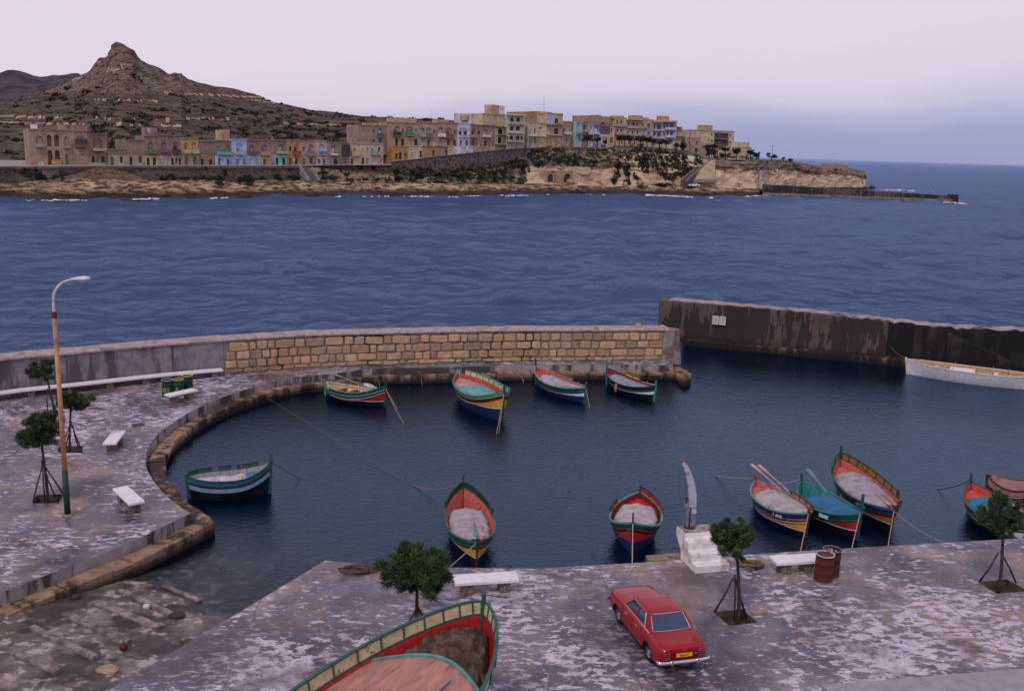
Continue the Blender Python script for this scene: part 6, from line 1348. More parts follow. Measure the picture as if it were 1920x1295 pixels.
foam([(1212, 1258, 366, 368, 46), (1240, 1335, 367, 371.5, 80), (1395, 1450, 369, 366, 26), (1614, 1652, 353, 355.5, 60), (1640, 1720, 356, 357.5, 50), (1700, 1760, 358, 360, 10), (1765, 1812, 379.5, 382, 26), (752, 870, 368.5, 369.5, 50), (870, 1030, 368, 366, 60), (1036, 1048, 362, 362, 14), (250, 310, 374, 373, 34), (100, 180, 376, 375.5, 22), (40, 100, 376, 377, 8), (395, 435, 372, 371.5, 18), (590, 640, 370, 369, 12), (670, 730, 369, 368.5, 12), (1100, 1140, 365, 365, 8)])
# ------------------------------------------------------------------ houses on the far shore
# features are traced in small local grids (one per stretch of street) and turned into metres on each facade
RG = {2: (30, 200, 6), 3: (340, 200, 6), 4: (640, 180, 6), 5: (860, 180, 6), 6: (1080, 190, 6), 7: (1360, 220, 3.5556)}
PC = dict(g=(.018, .07, .052), G=(.09, .20, .14), q=(.18, .36, .36), b=(.08, .19, .42), l=(.34, .46, .66), c=(.55, .46, .33), y=(.52, .44, .24), m=(.24, .17, .22), p=(.08, .045, .055), k=(.014, .013, .018), w=(.62, .60, .66), s=(.10, .14, .22), r=(.30, .07, .06), n=(.14, .09, .07), v=(.42, .40, .55), t=(.38, .27, .19), d=(.05, .045, .05), e=(.40, .42, .22), o=(.42, .25, .10), i=(.30, .28, .34))
def wallmat(c):
    c = tuple(min(.75, x*k_) for x, k_ in zip(c, (1.15, 1.12, 1.08))) if max(c) < .5 else c
    return M(c, .92, .16, .55, .15, spec=.1, dirt=(tuple(x*.55 for x in c), .22, .35))
def house(label, rg, x0, x1, yt, yb, off, col, feats, D=9, lower=None, name='house', side=None, group='houses along the far shore', cornice=True, dist=None):
    ox, oy, k = RG[rg]; PX = lambda x: ox+x/k; PY = lambda y: oy+y/k
    Ya = (Ysh(PX(x0))+off) if dist is None else dist; Yb = (Ysh(PX(x1))+off) if dist is None else dist
    A = at(PX(x0), PY(yb), Ya); B = at(PX(x1), PY(yb), Yb); zb = min(A.z, B.z); A.z = B.z = zb; X = (B-A); W = X.length; X.normalize(); nrm = V((-X.y, X.x, 0))
    def uv(x, y):
        d = ray(PX(x), PY(y)); t = (A-CAM).dot(nrm)/d.dot(nrm); p = CAM+d*t; return (p-A).dot(X), p.z-zb
    T = uv((x0+x1)/2, yt)[1]; g = thing(name, label, 'house' if name == 'house' else name.replace('_', ' '), A, math.atan2(X.y, X.x), group)
    F = []
    for s in feats.split(';'):
        s = s.split()
        if len(s) < 5: continue
        a, b, c, d = [float(v) for v in s[1:5]]; u0, v1 = uv(a, c); u1, v0 = uv(b, d); F.append([s[0], u0, u1, v0, v1, PC[s[5]] if len(s) > 5 else col])
    low = uv((x0+x1)/2, lower[0])[1] if lower else None
    mw = wallmat(col); mats = [mw, wallmat(lower[1]) if lower else mw]
    holes = []; out = []
    def arch(u0, u1, v0, v1):
        r = min((u1-u0)/2, (v1-v0)*.5); ry = r; c = (u0+u1)/2; return [(u0, v0), (u1, v0)]+[(c+(u1-u0)/2*math.cos(math.pi*i/8), v1-ry+ry*math.sin(math.pi*i/8)) for i in range(9)]
    for f in F:
        if f[0] in 'naoAwd':
            u0, u1, v0, v1 = f[1:5]; u0 = max(.08, u0); u1 = min(W-.08, u1); v0 = max(.02 if f[0] in 'dA' else .05, v0); v1 = min(T-.1, v1)
            if low is not None and v0 < low < v1: 
                if v1-low < .5*(v1-v0): v1 = low-.04
                else: v0 = low+.04
            bad = u1-u0 < .15 or v1-v0 < .15 or any(not (u1+.03 < h[0] or u0-.03 > h[1] or v1+.03 < h[2] or v0-.03 > h[3]) for h, _, _ in holes)
            if bad: f[0] = 'i'; out.append(f); continue
            lp = arch(u0, u1, v0, v1) if f[0] in 'naoA' else [(u0, v0), (u1, v0), (u1, v1), (u0, v1)]
            holes.append(((u0, u1, v0, v1), f, lp))
        else: out.append(f)
    mb = MB(); bands = [(-1.5, low, 1), (low, T, 0)] if low is not None else [(-1.5, T, 0)]
    for z0, z1, mi in bands:
        hs = [lp for h, f, lp in holes if z0 <= (h[2]+h[3])/2 < z1]; loops = [[V((0, z0, 0)), V((W, z0, 0)), V((W, z1, 0)), V((0, z1, 0))]]+[[V((u, v, 0)) for u, v in lp] for lp in hs]; flat = [p for l in loops for p in l]
        mb.add([(p.x, 0, p.y) for p in flat], tessellate_polygon(loops), mi)
    for h, f, lp in holes:
        dp = {'n': .3, 'a': .35, 'o': 1.3, 'A': .35, 'w': .25, 'd': .3}[f[0]]; n = len(lp); vs = [(u, 0, v) for u, v in lp]+[(u, dp, v) for u, v in lp]
        mi = 1 if (low is not None and h[3] <= low+.01) else 0; mb.add(vs, [(i, (i+1) % n, n+(i+1) % n, n+i) for i in range(n)], mi)
        if f[0] == 'n': mb.add([(u, dp, v) for u, v in lp], [tuple(range(n))], mi)
        if f[0] == 'o': mb.add([(u, dp, v) for u, v in lp], [tuple(range(n))], mi)
    for a, b in (((0, 0), (0, D)), ((W, 0), (W, D)), ((0, D), (W, D))):
        mb.add([(a[0], a[1], -1.5), (b[0], b[1], -1.5), (b[0], b[1], T), (a[0], a[1], T)], [(0, 1, 2, 3)], 0)
    mb.build('wall', mats, g, recalc=False)
    MB().box(.05, W-.05, .3, D-.05, T-.35, T-.25).build('roof', [M((.36, .31, .29), .9, .12, .5)], g)
    if cornice: MB().box(-.06, W+.06, -.2, .15, T-.12, T+.08).build('cornice', [wallmat(tuple(min(1, x*1.05) for x in col))], g)
    niches = [(h, f) for h, f, lp in holes if f[0] == 'n']
    for h, f, lp in holes:
        if f[0] in 'no': continue
        u0, u1, v0, v1 = h; nm = 'door' if f[0] in 'dA' else 'window'; mb = MB(); n = len(lp); dp = .24 if f[0] != 'w' else .18
        mb.add([(u, dp, v) for u, v in lp], [tuple(range(n))]); 
        o = mb.build(nm, [M(f[5], .6, .12, 2)], g)
        dk = tuple(x*.45 for x in f[5]); mbf = MB(); c = (u0+u1)/2; mbf.box(c-.03, c+.03, dp-.03, dp-.002, v0+.02, v1-.1)
        if nm == 'window' or (v1-v0) > 2.2: mbf.box(u0+.05, c-.031, dp-.028, dp-.002, (v0+v1)/2+.25, (v0+v1)/2+.32); mbf.box(c+.031, u1-.05, dp-.028, dp-.002, (v0+v1)/2+.25, (v0+v1)/2+.32)
        mbf.build('frame', [M(dk, .6, .1, 2)], o)
    for f in out:
        kd, u0, u1, v0, v1, c = f
        if kd == 'i':
            nn = [h for h, _ in niches if u0 >= h[0]-.3 and u1 <= h[1]+.3 and v0 > h[2]-1.2 and v1 < h[3]+.2]; y0 = .3 if nn else 0
            o = MB().box(u0, u1, y0-.07, y0-.003, v0, v1).build('window' if (v1-v0) < 2.3 and v0 > 2.4 else 'door', [M(c, .6, .12, 2)], g)
            cc = (u0+u1)/2; MB().box(cc-.025, cc+.025, y0-.09, y0-.071, v0+.03, v1-.05).build('frame', [M(tuple(x*.45 for x in c), .6, .1, 2)], o)
        elif kd in 'bB':
            hgt = max(.35, v1-v0); out_ = .85; b = MB().box(u0, u1, -out_, -.003, v0+.02, v0+.16)
            for q in range(3): uu = u0+(u1-u0)*(.15+.35*q); b.box(uu-.09, uu+.09, -out_*.7, -.003, v0-.25, v0+.018)
            b = b.build('balcony', [wallmat(tuple(x*.9 for x in col))], g); mr = MB()
            if kd == 'b':
                mr.box(u0+.02, u1-.02, -out_+.01, -out_+.05, v0+.17, v0+.16+hgt*.95); mr.box(u0+.02, u0+.06, -out_+.051, -.01, v0+.17, v0+.16+hgt*.95); mr.box(u1-.06, u1-.02, -out_+.051, -.01, v0+.17, v0+.16+hgt*.95)
            else:
                hh = hgt*.95; mr.box(u0+.02, u1-.02, -out_+.01, -out_+.06, v0+.10+hh, v0+.16+hh); n_ = max(3, int((u1-u0)/.35))
                for q in range(n_+1): uu = u0+.04+(u1-u0-.12)*q/n_; mr.box(uu, uu+.06, -out_+.015, -out_+.055, v0+.161, v0+.099+hh)
            mr.build('railing', [M(c, .7, .12, 2)], b)
        elif kd == 'e':
            o = MB().box(u0, u1, -.9, -.003, v0, v1).build('enclosed_balcony', [M(c, .7, .15, 2)], g); n_ = max(2, int((u1-u0)/.9)); sp = (u1-u0)/n_
            for q in range(n_): MB().box(u0+sp*q+.12, u0+sp*(q+1)-.12, -.93, -.901, v0+(v1-v0)*.45, v1-.25).build('balcony_pane', [M((.04, .045, .06), .3, .1, 2)], o)
        elif kd == 's': MB().box(u0, u1, -1.3, -.003, v0, v1).build('ledge', [wallmat(c)], g)
        elif kd == 'R': MB().box(u0, u1, 1.2, min(D-.3, 4.5), T-.3, v1).build('roof_room', [wallmat(c)], g)
        elif kd == 'f': MB().box(u0, u1, -2.2, -.003, -1, v1).build('annex', [wallmat(c)], g)
        elif kd == 'x': MB().box(u0, u1, -2.23, -2.203, v0, v1).build('annex_door', [M(c, .6, .1, 2)], g)
    return g
PK, BR, TN, OC = (.30, .215, .175), (.235, .165, .135), (.36, .265, .20), (.42, .26, .12)
A_ = 22
house('wide two storey house with paired open arches at the far left of the row', 2, 168, 817, 262, 668, A_, (.30, .21, .175), 'n 225 305 330 430;i 240 292 350 425 t;b 215 325 425 458 i;o 342 405 318 450;o 425 490 318 450;o 353 415 490 655;o 435 500 490 612;n 540 600 335 450;i 552 588 355 440 t;b 535 605 448 470 t;n 680 765 328 360;e 660 800 355 465 n;A 230 325 595 668 c;A 553 600 535 655 G;w 715 725 540 560 n;w 740 750 540 560 n;w 715 725 585 605 n;w 740 750 585 605 n;R 500 815 200 245;R 570 632 200 210 w;R 190 250 200 228 w;b 395 505 600 655 o')
house('house with one big arch over two green windows beside the wide house', 2, 817, 1040, 305, 668, A_, BR, 'n 865 978 352 475;i 865 893 415 470 G;i 945 975 415 470 G;b 860 1005 470 505 e;d 850 890 560 665 g;w 958 1000 562 635 g', lower=(632, (.42, .32, .28)))
house('low single storey house with a green door and window', 2, 1042, 1250, 478, 666, A_, (.25, .185, .155), 'd 1062 1102 562 662 G;w 1168 1205 560 632 g', lower=(548, (.38, .30, .26)))
house('blank fronted house with a stepped roof and dark green door', 2, 1250, 1452, 372, 665, A_, BR, 'd 1275 1315 562 662 g;w 1380 1418 560 632 g', lower=(548, (.33, .25, .21)))
house('narrow house with a cream niche, green balcony and roof hut', 2, 1452, 1600, 330, 664, A_, BR, 'n 1480 1552 400 500;i 1495 1530 448 498 G;b 1475 1570 495 528 G;d 1468 1508 575 660 g;d 1537 1577 575 660 g;R 1456 1560 235 240;R 1560 1600 240 246;i 1480 1512 240 290 l', lower=(560, (.42, .33, .24)))
house('house with a mauve and a dark purple balcony side by side', 2, 1602, 1865, 322, 662, A_, (.215, .155, .135), 'n 1630 1692 395 488;i 1645 1680 420 482 m;b 1620 1712 485 518 s;n 1765 1822 395 490;i 1775 1812 440 488 p;b 1758 1845 485 522 p;d 1605 1640 580 656 c;d 1652 1682 580 656 c;d 1692 1726 578 656 l;d 1745 1778 577 658 p;w 1790 1815 577 632 p;d 1830 1860 577 658 p', lower=(558, (.40, .31, .27)))
house('bright ochre house with two arches and twin blue doors', 3, 3, 198, 352, 658, A_, (.42, .26, .125), 'n 28 76 405 492;i 38 66 440 488 m;b 22 98 487 533 e;n 118 168 405 492;i 130 155 440 488 c;b 115 190 487 533 e;d 35 82 557 656 b;d 127 175 557 656 b')
house('low stone house with two small green doors right of the ochre house', 3, 200, 380, 385, 658, A_, (.21, .155, .13), 'd 218 250 588 656 g;d 310 350 595 656 g', lower=(545, (.25, .175, .12)))
house('house with turquoise windows over a pale blue ground floor', 3, 381, 569, 380, 658, A_, BR, 'w 402 442 447 508 q;n 488 552 430 510;i 500 528 462 508 q;b 400 570 510 550 q;d 413 446 577 656 s;d 510 541 588 656 G;R 475 560 262 264 t;R 560 568 262 264 t', lower=(545, (.44, .48, .66)))
house('narrow sky blue house with a tall arch', 3, 570, 740, 368, 658, A_, (.40, .46, .68), 'n 612 686 410 512;i 630 661 465 510 i;b 604 705 510 545 e;d 611 651 590 656 i;d 692 723 588 656 t')
house('brown house with a light blue ground floor and cream shutters', 3, 741, 890, 375, 658, A_, BR, 'n 762 822 430 512;i 775 805 465 510 t;b 750 846 510 540 n;w 762 792 580 640 c;d 835 869 588 656 c', lower=(543, (.34, .50, .60)))
house('house with a cream arch surround and a slate blue door', 3, 891, 1045, 375, 658, A_, (.27, .195, .155), 'n 897 970 420 515;i 915 943 458 512 m;w 995 1020 460 510 c;b 893 987 510 556 t;d 921 954 595 656 s;d 997 1029 588 656 c', lower=(545, (.43, .32, .22)))
house('house with a bright aqua ground floor and two dark green doors', 3, 1046, 1190, 375, 658, A_, BR, 'n 1085 1147 420 505;i 1093 1124 458 502 c;b 1068 1188 503 536 e;d 1062 1096 577 656 g;d 1136 1171 577 656 g', lower=(537, (.25, .50, .46)))
house('orange brown house with a red door beside a green one', 3, 1191, 1338, 375, 656, A_, (.37, .225, .12), 'w 1212 1241 450 505 g;n 1263 1322 423 505;i 1270 1301 460 503 g;b 1252 1334 505 546 r;d 1210 1243 580 652 r;d 1277 1309 580 652 g;i 1258 1279 588 608 w')
house('tan house with mauve shutters at the head of the stairs', 3, 1339, 1512, 380, 665, A_, (.34, .25, .19), 'w 1365 1393 452 508 m;n 1428 1491 425 515;i 1438 1466 465 512 m;b 1412 1507 505 556 m;d 1365 1396 583 662 m;d 1438 1476 580 662 n')
house('pale pink house with a blue balcony and blue arched door', 3, 1513, 1640, 383, 668, A_, (.46, .34, .29), 'n 1548 1612 420 508;i 1563 1594 462 508 l;b 1548 1628 505 546 b;w 1535 1566 590 636 b;A 1590 1623 590 667 b')
house('house with a white ground floor corner and dark boxed balcony', 3, 1641, 1887, 400, 668, A_, (.255, .19, .155), 'n 1683 1737 430 536;i 1690 1722 475 530 c;b 1680 1752 533 554 w;e 1804 1885 425 556 p;d 1652 1681 585 660 c;A 1712 1759 588 658 g;d 1822 1857 582 655 m;i 1641 1651 540 660 v')
house('cream house with an arched brown door', 4, 89, 277, 530, 772, A_, (.47, .37, .255), 'w 134 166 588 628 e;w 231 251 588 628 c;b 111 199 627 680 e;A 104 136 700 770 n;d 232 258 698 770 g')
house('pale house with a turquoise balcony at the end of the low row', 4, 278, 472, 535, 772, A_, (.40, .32, .25), 'w 289 309 588 628 q;w 336 358 590 630 q;a 413 440 570 630 s;b 331 393 630 668 q;b 404 441 630 668 i;d 281 309 698 770 q;A 341 373 708 770 l')
B_ = 31
house('plain stone house rising behind the cream one, with an orange arch', 4, 192, 512, 332, 600, B_, (.25, .185, .155), 'w 354 374 378 418 s;n 410 462 358 455;i 414 443 392 452 l;b 403 472 420 468 n;w 347 381 487 528 s;w 416 448 487 528 s;R 300 420 300 305 t', cornice=True)
house('stone house with a dark green and a mid green balcony under one cornice', 4, 512, 868, 300, 720, B_, (.30, .215, .165), 'n 589 656 338 425;i 600 633 375 415 s;b 582 669 405 457 g;w 682 701 370 415 G;n 734 801 340 420;i 741 800 370 415 G;b 731 815 412 456 G;w 829 852 370 418 q;d 606 638 480 560 g;d 674 706 482 562 g;d 749 779 487 562 y;d 824 856 485 562 g;R 560 860 240 262 t')
house('stone house with lavender and green doors in the middle of the upper row', 4, 869, 1075, 300, 700, B_, (.31, .225, .175), 'n 884 937 355 432;i 889 911 385 428 v;b 879 946 428 466 i;n 957 1011 355 432;i 966 990 382 428 q;b 951 1021 425 466 G;w 1034 1056 380 425 s;d 887 919 487 562 v;d 966 998 487 562 G;d 1029 1063 500 562 w')
house('stone house with a white and a brown balcony, left of the white house', 4, 1076, 1300, 300, 690, B_, (.29, .21, .17), 'n 1088 1146 350 428;i 1098 1128 385 426 v;b 1082 1166 425 466 w;n 1174 1241 355 436;i 1186 1214 395 435 n;b 1170 1251 430 477 n;w 1264 1286 388 430 s;w 1101 1131 497 545 i;d 1189 1218 495 560 n;d 1259 1287 497 640 n;R 1080 1225 262 270 t')
house('low orange annex with two green doors', 4, 568, 752, 565, 720, B_-5, (.38, .22, .10), 'd 606 633 645 712 g;d 649 679 637 716 g;w 707 729 645 678 g;w 610 622 595 614 n', D=4)
house('low cream annex with a lavender door', 4, 754, 911, 562, 706, B_-5, (.47, .39, .27), 'd 788 809 640 704 v;d 880 906 620 690 d;w 780 793 595 616 d', D=4)
house('low orange brown annex with a single brown door', 4, 912, 1054, 565, 696, B_-5, (.34, .21, .115), 'd 1024 1049 612 674 n', D=4)
house('low plain stone annex with a small dark window', 4, 1055, 1194, 565, 684, B_-5, (.27, .19, .15), 'w 1103 1113 605 618 d;d 1170 1193 600 662 d', D=4)
house('low yellow annex with a light blue arched door', 4, 1195, 1264, 560, 668, B_-5, (.52, .41, .22), 'A 1214 1241 598 664 l', D=4)
house('white house with a large arch and brown balcony', 4, 1303, 1446, 304, 660, B_, (.60, .57, .63), 'n 1324 1428 358 442;i 1330 1356 395 440 d;i 1385 1416 395 440 d;B 1322 1447 440 470 n;d 1332 1357 498 562 m;d 1397 1424 498 562 m', lower=(565, (.62, .60, .66)))
house('low white annex in front of the white house', 4, 1340, 1402, 568, 655, B_-5, (.62, .60, .68), 'w 1390 1396 590 600 d', D=4)
house('low white garden block beside the road, right of the white house', 4, 1430, 1484, 565, 642, B_-5, (.62, .60, .68), 'w 1433 1438 590 600 d', D=4)
house('stone house with a brown and a white balcony right of the white house', 4, 1448, 1722, 325, 620, B_, (.27, .195, .15), 'n 1464 1511 370 442;i 1467 1490 400 436 d;w 1541 1561 392 436 d;n 1594 1647 370 458;i 1600 1624 405 450 l;w 1676 1698 395 440 w;b 1454 1517 440 472 o;b 1590 1662 440 470 w;d 1467 1496 500 566 s;d 1534 1563 505 575 c;d 1606 1634 503 566 g;d 1674 1699 507 578 v;f 1490 1610 568 590 t;f 1612 1678 568 590 c')
house('large modern ochre block with a rooftop tower and arched openings', 5, 260, 536, 205, 605, B_+6, (.43, .35, .24), 'a 445 490 362 436 k;a 443 478 458 536 k;s 428 540 430 444 t;s 412 560 540 554 t;R 397 484 98 120 t;R 485 545 108 120 w;s 410 536 342 350 t', D=14, name='apartment_block')
house('white windowless block behind the ochre one', 5, 140, 258, 208, 330, B_+12, (.50, .48, .54), 'R 118 178 272 280 t;w 200 206 240 250 d', D=8)
house('cream four storey block with white balconies and arched openings', 5, 537, 736, 208, 582, B_+4, (.52, .46, .36), 'a 580 620 238 292 d;a 650 690 238 292 d;B 550 730 292 328 w;a 576 616 338 392 d;a 645 686 338 392 d;B 550 730 392 426 w;a 534 560 448 498 d;a 572 613 445 498 d;a 643 686 445 498 d;a 697 721 450 498 d;B 534 725 496 522 i;d 578 594 543 580 w;s 540 735 208 228 c', lower=(525, (.34, .31, .32)), D=12, name='apartment_block')
house('tall windowless brown stone block behind the cream front', 5, 742, 980, 182, 420, B_+14, (.31, .20, .125), 'R 860 978 170 178 o;w 760 766 240 250 n', D=12, cornice=False, name='apartment_block')
house('cream house with a red arch and aqua doors', 5, 768, 982, 300, 580, B_+6, (.49, .40, .29), 'w 794 818 375 446 l;w 848 866 365 425 r;n 890 936 345 452;i 893 915 375 450 v;s 784 990 450 462 e;d 787 819 487 576 q;w 850 869 475 546 q;w 978 980 480 482 w', side=BR)
house('open fronted house with deep balconies and a white panel at the top', 5, 983, 1160, 196, 576, B_+7, (.43, .33, .235), 'i 990 1078 208 318 v;a 1083 1119 250 316 d;s 985 1165 320 334 t;w 994 1026 365 436 w;w 1077 1119 365 432 d;s 983 1165 440 452 t;w 1054 1077 480 546 w;w 1010 1030 480 540 c;d 978 998 480 545 w;B 1085 1160 298 322 t;w 1138 1158 480 545 w;R 990 1072 178 190 t', D=12, name='apartment_block')
house('tan house with a small white balcony behind the derrick pole', 5, 1161, 1256, 286, 566, B_+8, (.37, .28, .215), 'w 1174 1196 365 408 s;b 1172 1256 405 438 w;d 1168 1188 475 545 w;w 1208 1220 480 510 s')
house('blank brown gable wall left of the aqua house', 5, 1240, 1309, 290, 556, B_+9, (.29, .185, .125), 'w 1270 1276 330 340 n', cornice=False)
house('narrow aqua house with a tall arch', 5, 1310, 1382, 290, 556, B_+7, (.34, .44, .45), 'n 1328 1362 305 402;i 1334 1356 320 398 l;b 1325 1381 404 424 q;d 1340 1366 440 508 q;w 1318 1334 440 500 q')
house('narrow brown house with one shuttered window beside the aqua house', 5, 1383, 1446, 290, 556, B_+7, (.29, .21, .165), 'w 1402 1424 325 382 n;b 1388 1441 385 412 t;d 1402 1424 440 520 n')
house('high plain stone block with a stepped roof behind the small coloured houses', 6, 122, 426, 166, 492, B_+12, (.29, .205, .165), 'R 245 305 152 160 t;w 280 330 240 262 n;w 150 154 190 194 n', D=10, cornice=False, name='apartment_block')
house('tiny pale green house with one arch among the trees', 6, 128, 192, 265, 494, B_+7, (.42, .47, .38), 'n 142 176 285 350;i 148 170 300 348 c;b 134 186 352 376 c;d 145 168 410 488 c')
house('tiny blue and white house with a tall arch', 6, 193, 257, 262, 494, B_+7, (.16, .22, .40), 'n 204 246 285 350;i 212 240 300 350 w;b 197 254 352 374 w;d 214 240 400 488 l')
house('dark grey rendered wall of an unfinished house', 6, 258, 376, 276, 494, B_+7, (.095, .085, .10), 'w 300 320 400 440 q;d 330 350 410 488 r', lower=(372, (.46, .38, .38)), cornice=False)
house('narrow pale house with two dark windows on the ground floor', 6, 377, 430, 280, 494, B_+7, (.40, .30, .24), 'w 394 408 305 350 n;d 386 396 410 465 k;d 402 412 410 465 k')
house('ochre apartment house with stacked twin windows', 6, 431, 560, 185, 494, B_+8, (.42, .32, .205), 'w 455 475 208 252 s;w 500 520 208 252 s;b 440 556 256 288 i;w 455 473 315 358 s;w 500 518 315 358 s;b 440 552 350 378 i;w 455 470 420 486 c;w 510 525 420 486 n;R 431 480 160 165 o;R 500 556 162 168 o', D=12, name='apartment_block')
house('wider ochre apartment house with long grey balconies', 6, 561, 742, 208, 494, B_+8, (.41, .31, .20), 'w 578 596 235 282 s;w 634 652 240 282 n;w 682 698 245 284 n;b 572 744 276 310 i;w 577 593 335 376 s;w 629 646 335 376 n;w 682 698 335 376 n;b 572 730 370 396 i;w 590 604 420 486 n;w 650 664 420 486 n;s 560 745 205 216 o;R 637 765 155 165 t', D=12, name='apartment_block')
house('tan house with a white middle storey between ochre and blue fronts', 6, 743, 855, 205, 498, B_+9, (.38, .29, .22), 'w 804 831 250 310 s;i 742 800 305 386 v;w 804 830 340 390 m;b 742 802 290 310 i;R 765 835 180 186 t', D=12)
house('blue grey house with four dark arches', 6, 856, 969, 216, 505, B_+9, (.40, .34, .33), 'a 861 891 255 320 s;a 913 951 255 320 s;b 857 968 320 334 l;a 861 891 345 408 s;a 913 951 345 408 s;b 857 968 404 420 l;d 870 890 440 500 s;s 856 968 216 240 t', name='apartment_block', D=12)
house('corner block with blue balconies and a roof room', 6, 970, 1121, 218, 520, B_+9, (.42, .34, .27), 'w 974 1004 240 302 s;w 1017 1041 240 300 s;w 1058 1094 245 300 s;b 1003 1116 296 326 l;w 974 1004 335 388 s;w 1017 1041 335 386 s;w 1058 1094 335 386 s;b 1003 1116 385 412 l;a 1046 1086 425 480 s;R 938 1060 162 170 o;s 970 1120 218 238 t', name='apartment_block', D=12)
house('narrow slab roofed house at the right end of the upper row', 6, 1122, 1180, 284, 524, B_+11, (.37, .29, .25), 'w 1130 1150 320 370 c;s 1122 1195 384 394 t;w 1130 1150 410 450 c;s 1122 1182 284 296 c')
house('large separate apartment block with dark recessed balconies', 6, 1236, 1768, 328, 560, 62, (.42, .34, .27), 'i 1560 1706 352 500 d;B 1562 1706 402 428 n;B 1562 1706 472 498 n;i 1600 1640 360 400 m;i 1600 1640 440 470 m;w 1519 1536 364 390 s;w 1725 1742 370 396 s;w 1519 1536 440 462 s;w 1725 1742 450 472 s;R 1412 1550 266 280 t', D=14, name='apartment_block')  # the broad dark panel is flat, its colour standing for shade in the balcony recess
house('old rough stone house in front of the separate apartment block', 6, 1216, 1396, 402, 600, 44, (.29, .20, .15), 'w 1268 1280 450 480 d;w 1350 1366 450 480 d;w 1308 1326 516 548 l;d 1340 1366 530 570 d', D=10, cornice=False)
house('low stone outbuilding right of the old rough stone house', 6, 1397, 1500, 470, 600, 44, (.27, .20, .16), 'w 1430 1446 500 530 d', D=8, cornice=False)
house('small cream house among the last trees of the headland', 7, 40, 166, 198, 292, 48, (.46, .37, .27), 'R 100 178 165 170 c;d 136 150 250 280 r;w 60 76 215 235 d', D=8)
# cave front and boathouse at the foot of the cliff
house('cave front with two arched doorways cut into the cliff foot', 5, 975, 1286, 842, 974, 14.2, (.36, .24, .16), 'A 1003 1063 878 968 d;A 1188 1260 873 972 d;w 1045 1076 846 862 d', D=3, cornice=False, name='cave_front', group='stores at the water')
house('low boathouse with a dark blue door under the promenade wall', 3, 795, 1082, 826, 942, 12.6, (.30, .205, .17), 'd 838 886 848 928 t;d 935 1000 848 928 s;w 1030 1060 850 880 n', D=3, cornice=False, name='boathouse', group='stores at the water')
house('tan store with an arched door right of the boathouse', 3, 1084, 1250, 840, 948, 12.6, (.40, .27, .15), 'A 1090 1140 850 925 d;w 1200 1250 862 900 n', D=3, cornice=False, name='boathouse', group='stores at the water')
# stairs
def stairs(label, pa, oa, pb, ob, wdt, n, col, sidecol=None):
    a, b = Pat(*pa, oa), Pat(*pb, ob); g = thing('stone_stairs', label, 'stairs', b); d = a-b; h = V((d.x, d.y, 0)); s = V((h.y, -h.x, 0)).normalized()
    mb = MB()
    for i in range(n):
        p, q = h*(i/n), h*((i+1)/n); mb.prism(xy([p-s*wdt/2, q-s*wdt/2, q+s*wdt/2, p+s*wdt/2]), -2, d.z*(i+1)/n)
    mb.build('steps', [M(col, .9, .2, 1)], g)
    for k in (-1, 1):
        mb = MB(); mb.bar(s*(k*wdt/2)+V((0, 0, .35)), h+s*(k*wdt/2)+V((0, 0, d.z+.5)), .3, .9); mb.build('side_wall', [M(sidecol or tuple(x*1.25 for x in col), .9, .2, 1)], g)
    return g
stairs('broad stone stairs descending from the promenade to the shore rocks', (570, 311.5), 15.5, (589, 341), 11.5, 4.2, 18, (.19, .165, .17), (.27, .23, .23))
stairs('long diagonal stairs climbing the cliff to the headland road', (1333, 298), 22, (1281, 341), 12.5, 2.2, 26, (.10, .085, .09), (.22, .185, .18))
p_ = [(1288, 339.5), (1330, 303), (1341, 300), (1341, 340)]; c_ = [Pat(x, y, 18 if y < 310 else 14.6) for x, y in p_]; o0 = c_[0].copy(); mb = MB(); vs = [q-o0 for q in c_]; vs2 = [q+V((0, 2.5, 0)) for q in vs]; mb.add(vs+vs2, [(0, 1, 2, 3), (7, 6, 5, 4), (0, 4, 5, 1), (1, 5, 6, 2), (2, 6, 7, 3), (3, 7, 4, 0)])
o = mb.build('stair_buttress', [M((.40, .30, .20), .9, .14, .6)], None, label='triangular yellow masonry buttress beneath the diagonal stairs', cat='buttress'); o.location = o0
big_wall('foot_wall', 'low grey wall at the foot of the yellow buttress', 1300, 1345, [(1300, 336), (1345, 336.5)], [(1300, 342), (1345, 343)], 13.8, 13.8, M((.22, .19, .18), .9, .2, 1))
# trees of the far shore
MFT = leaf_mat('far_tree_foliage', (.008, .016, .012), (.018, .030, .020), (.040, .052, .032))
def far_tree(px, py, rx, ry, base, off, label, seed):
    c = Pat(px, py, off); b = Pat(px, base, off); k_ = c.y/1800; g = thing('promenade_tree', label, 'tree', b, 0, 'dark trees on the far shore'); rnd = random.Random(seed); pts = []
    for _ in range(20):
        u, v, w_ = rnd.uniform(-.8, .8), rnd.uniform(-.6, .6), rnd.uniform(-.6, .6); s_ = rnd.uniform(.28, .45); pts.append((tuple(c-b+V((u*rx*k_, w_*rx*k_*.8, v*ry*k_))), rx*k_*s_, rx*k_*s_, ry*k_*s_))
    o = clumps('crown', pts, seed, 60, kind=None, blade=.42, mat=MFT); o.parent = g
    t = c-b; MB().tube([(0, 0, -.5), t*.5, t*.95], [.2, .16, .1], 6).build('trunk', [MTR], g)
    for s in (-1, 1): MB().tube([t*.5, t+V((s*rx*k_*.5, 0, 0))], [.1, .05], 5).build('limb', [MTR], g)
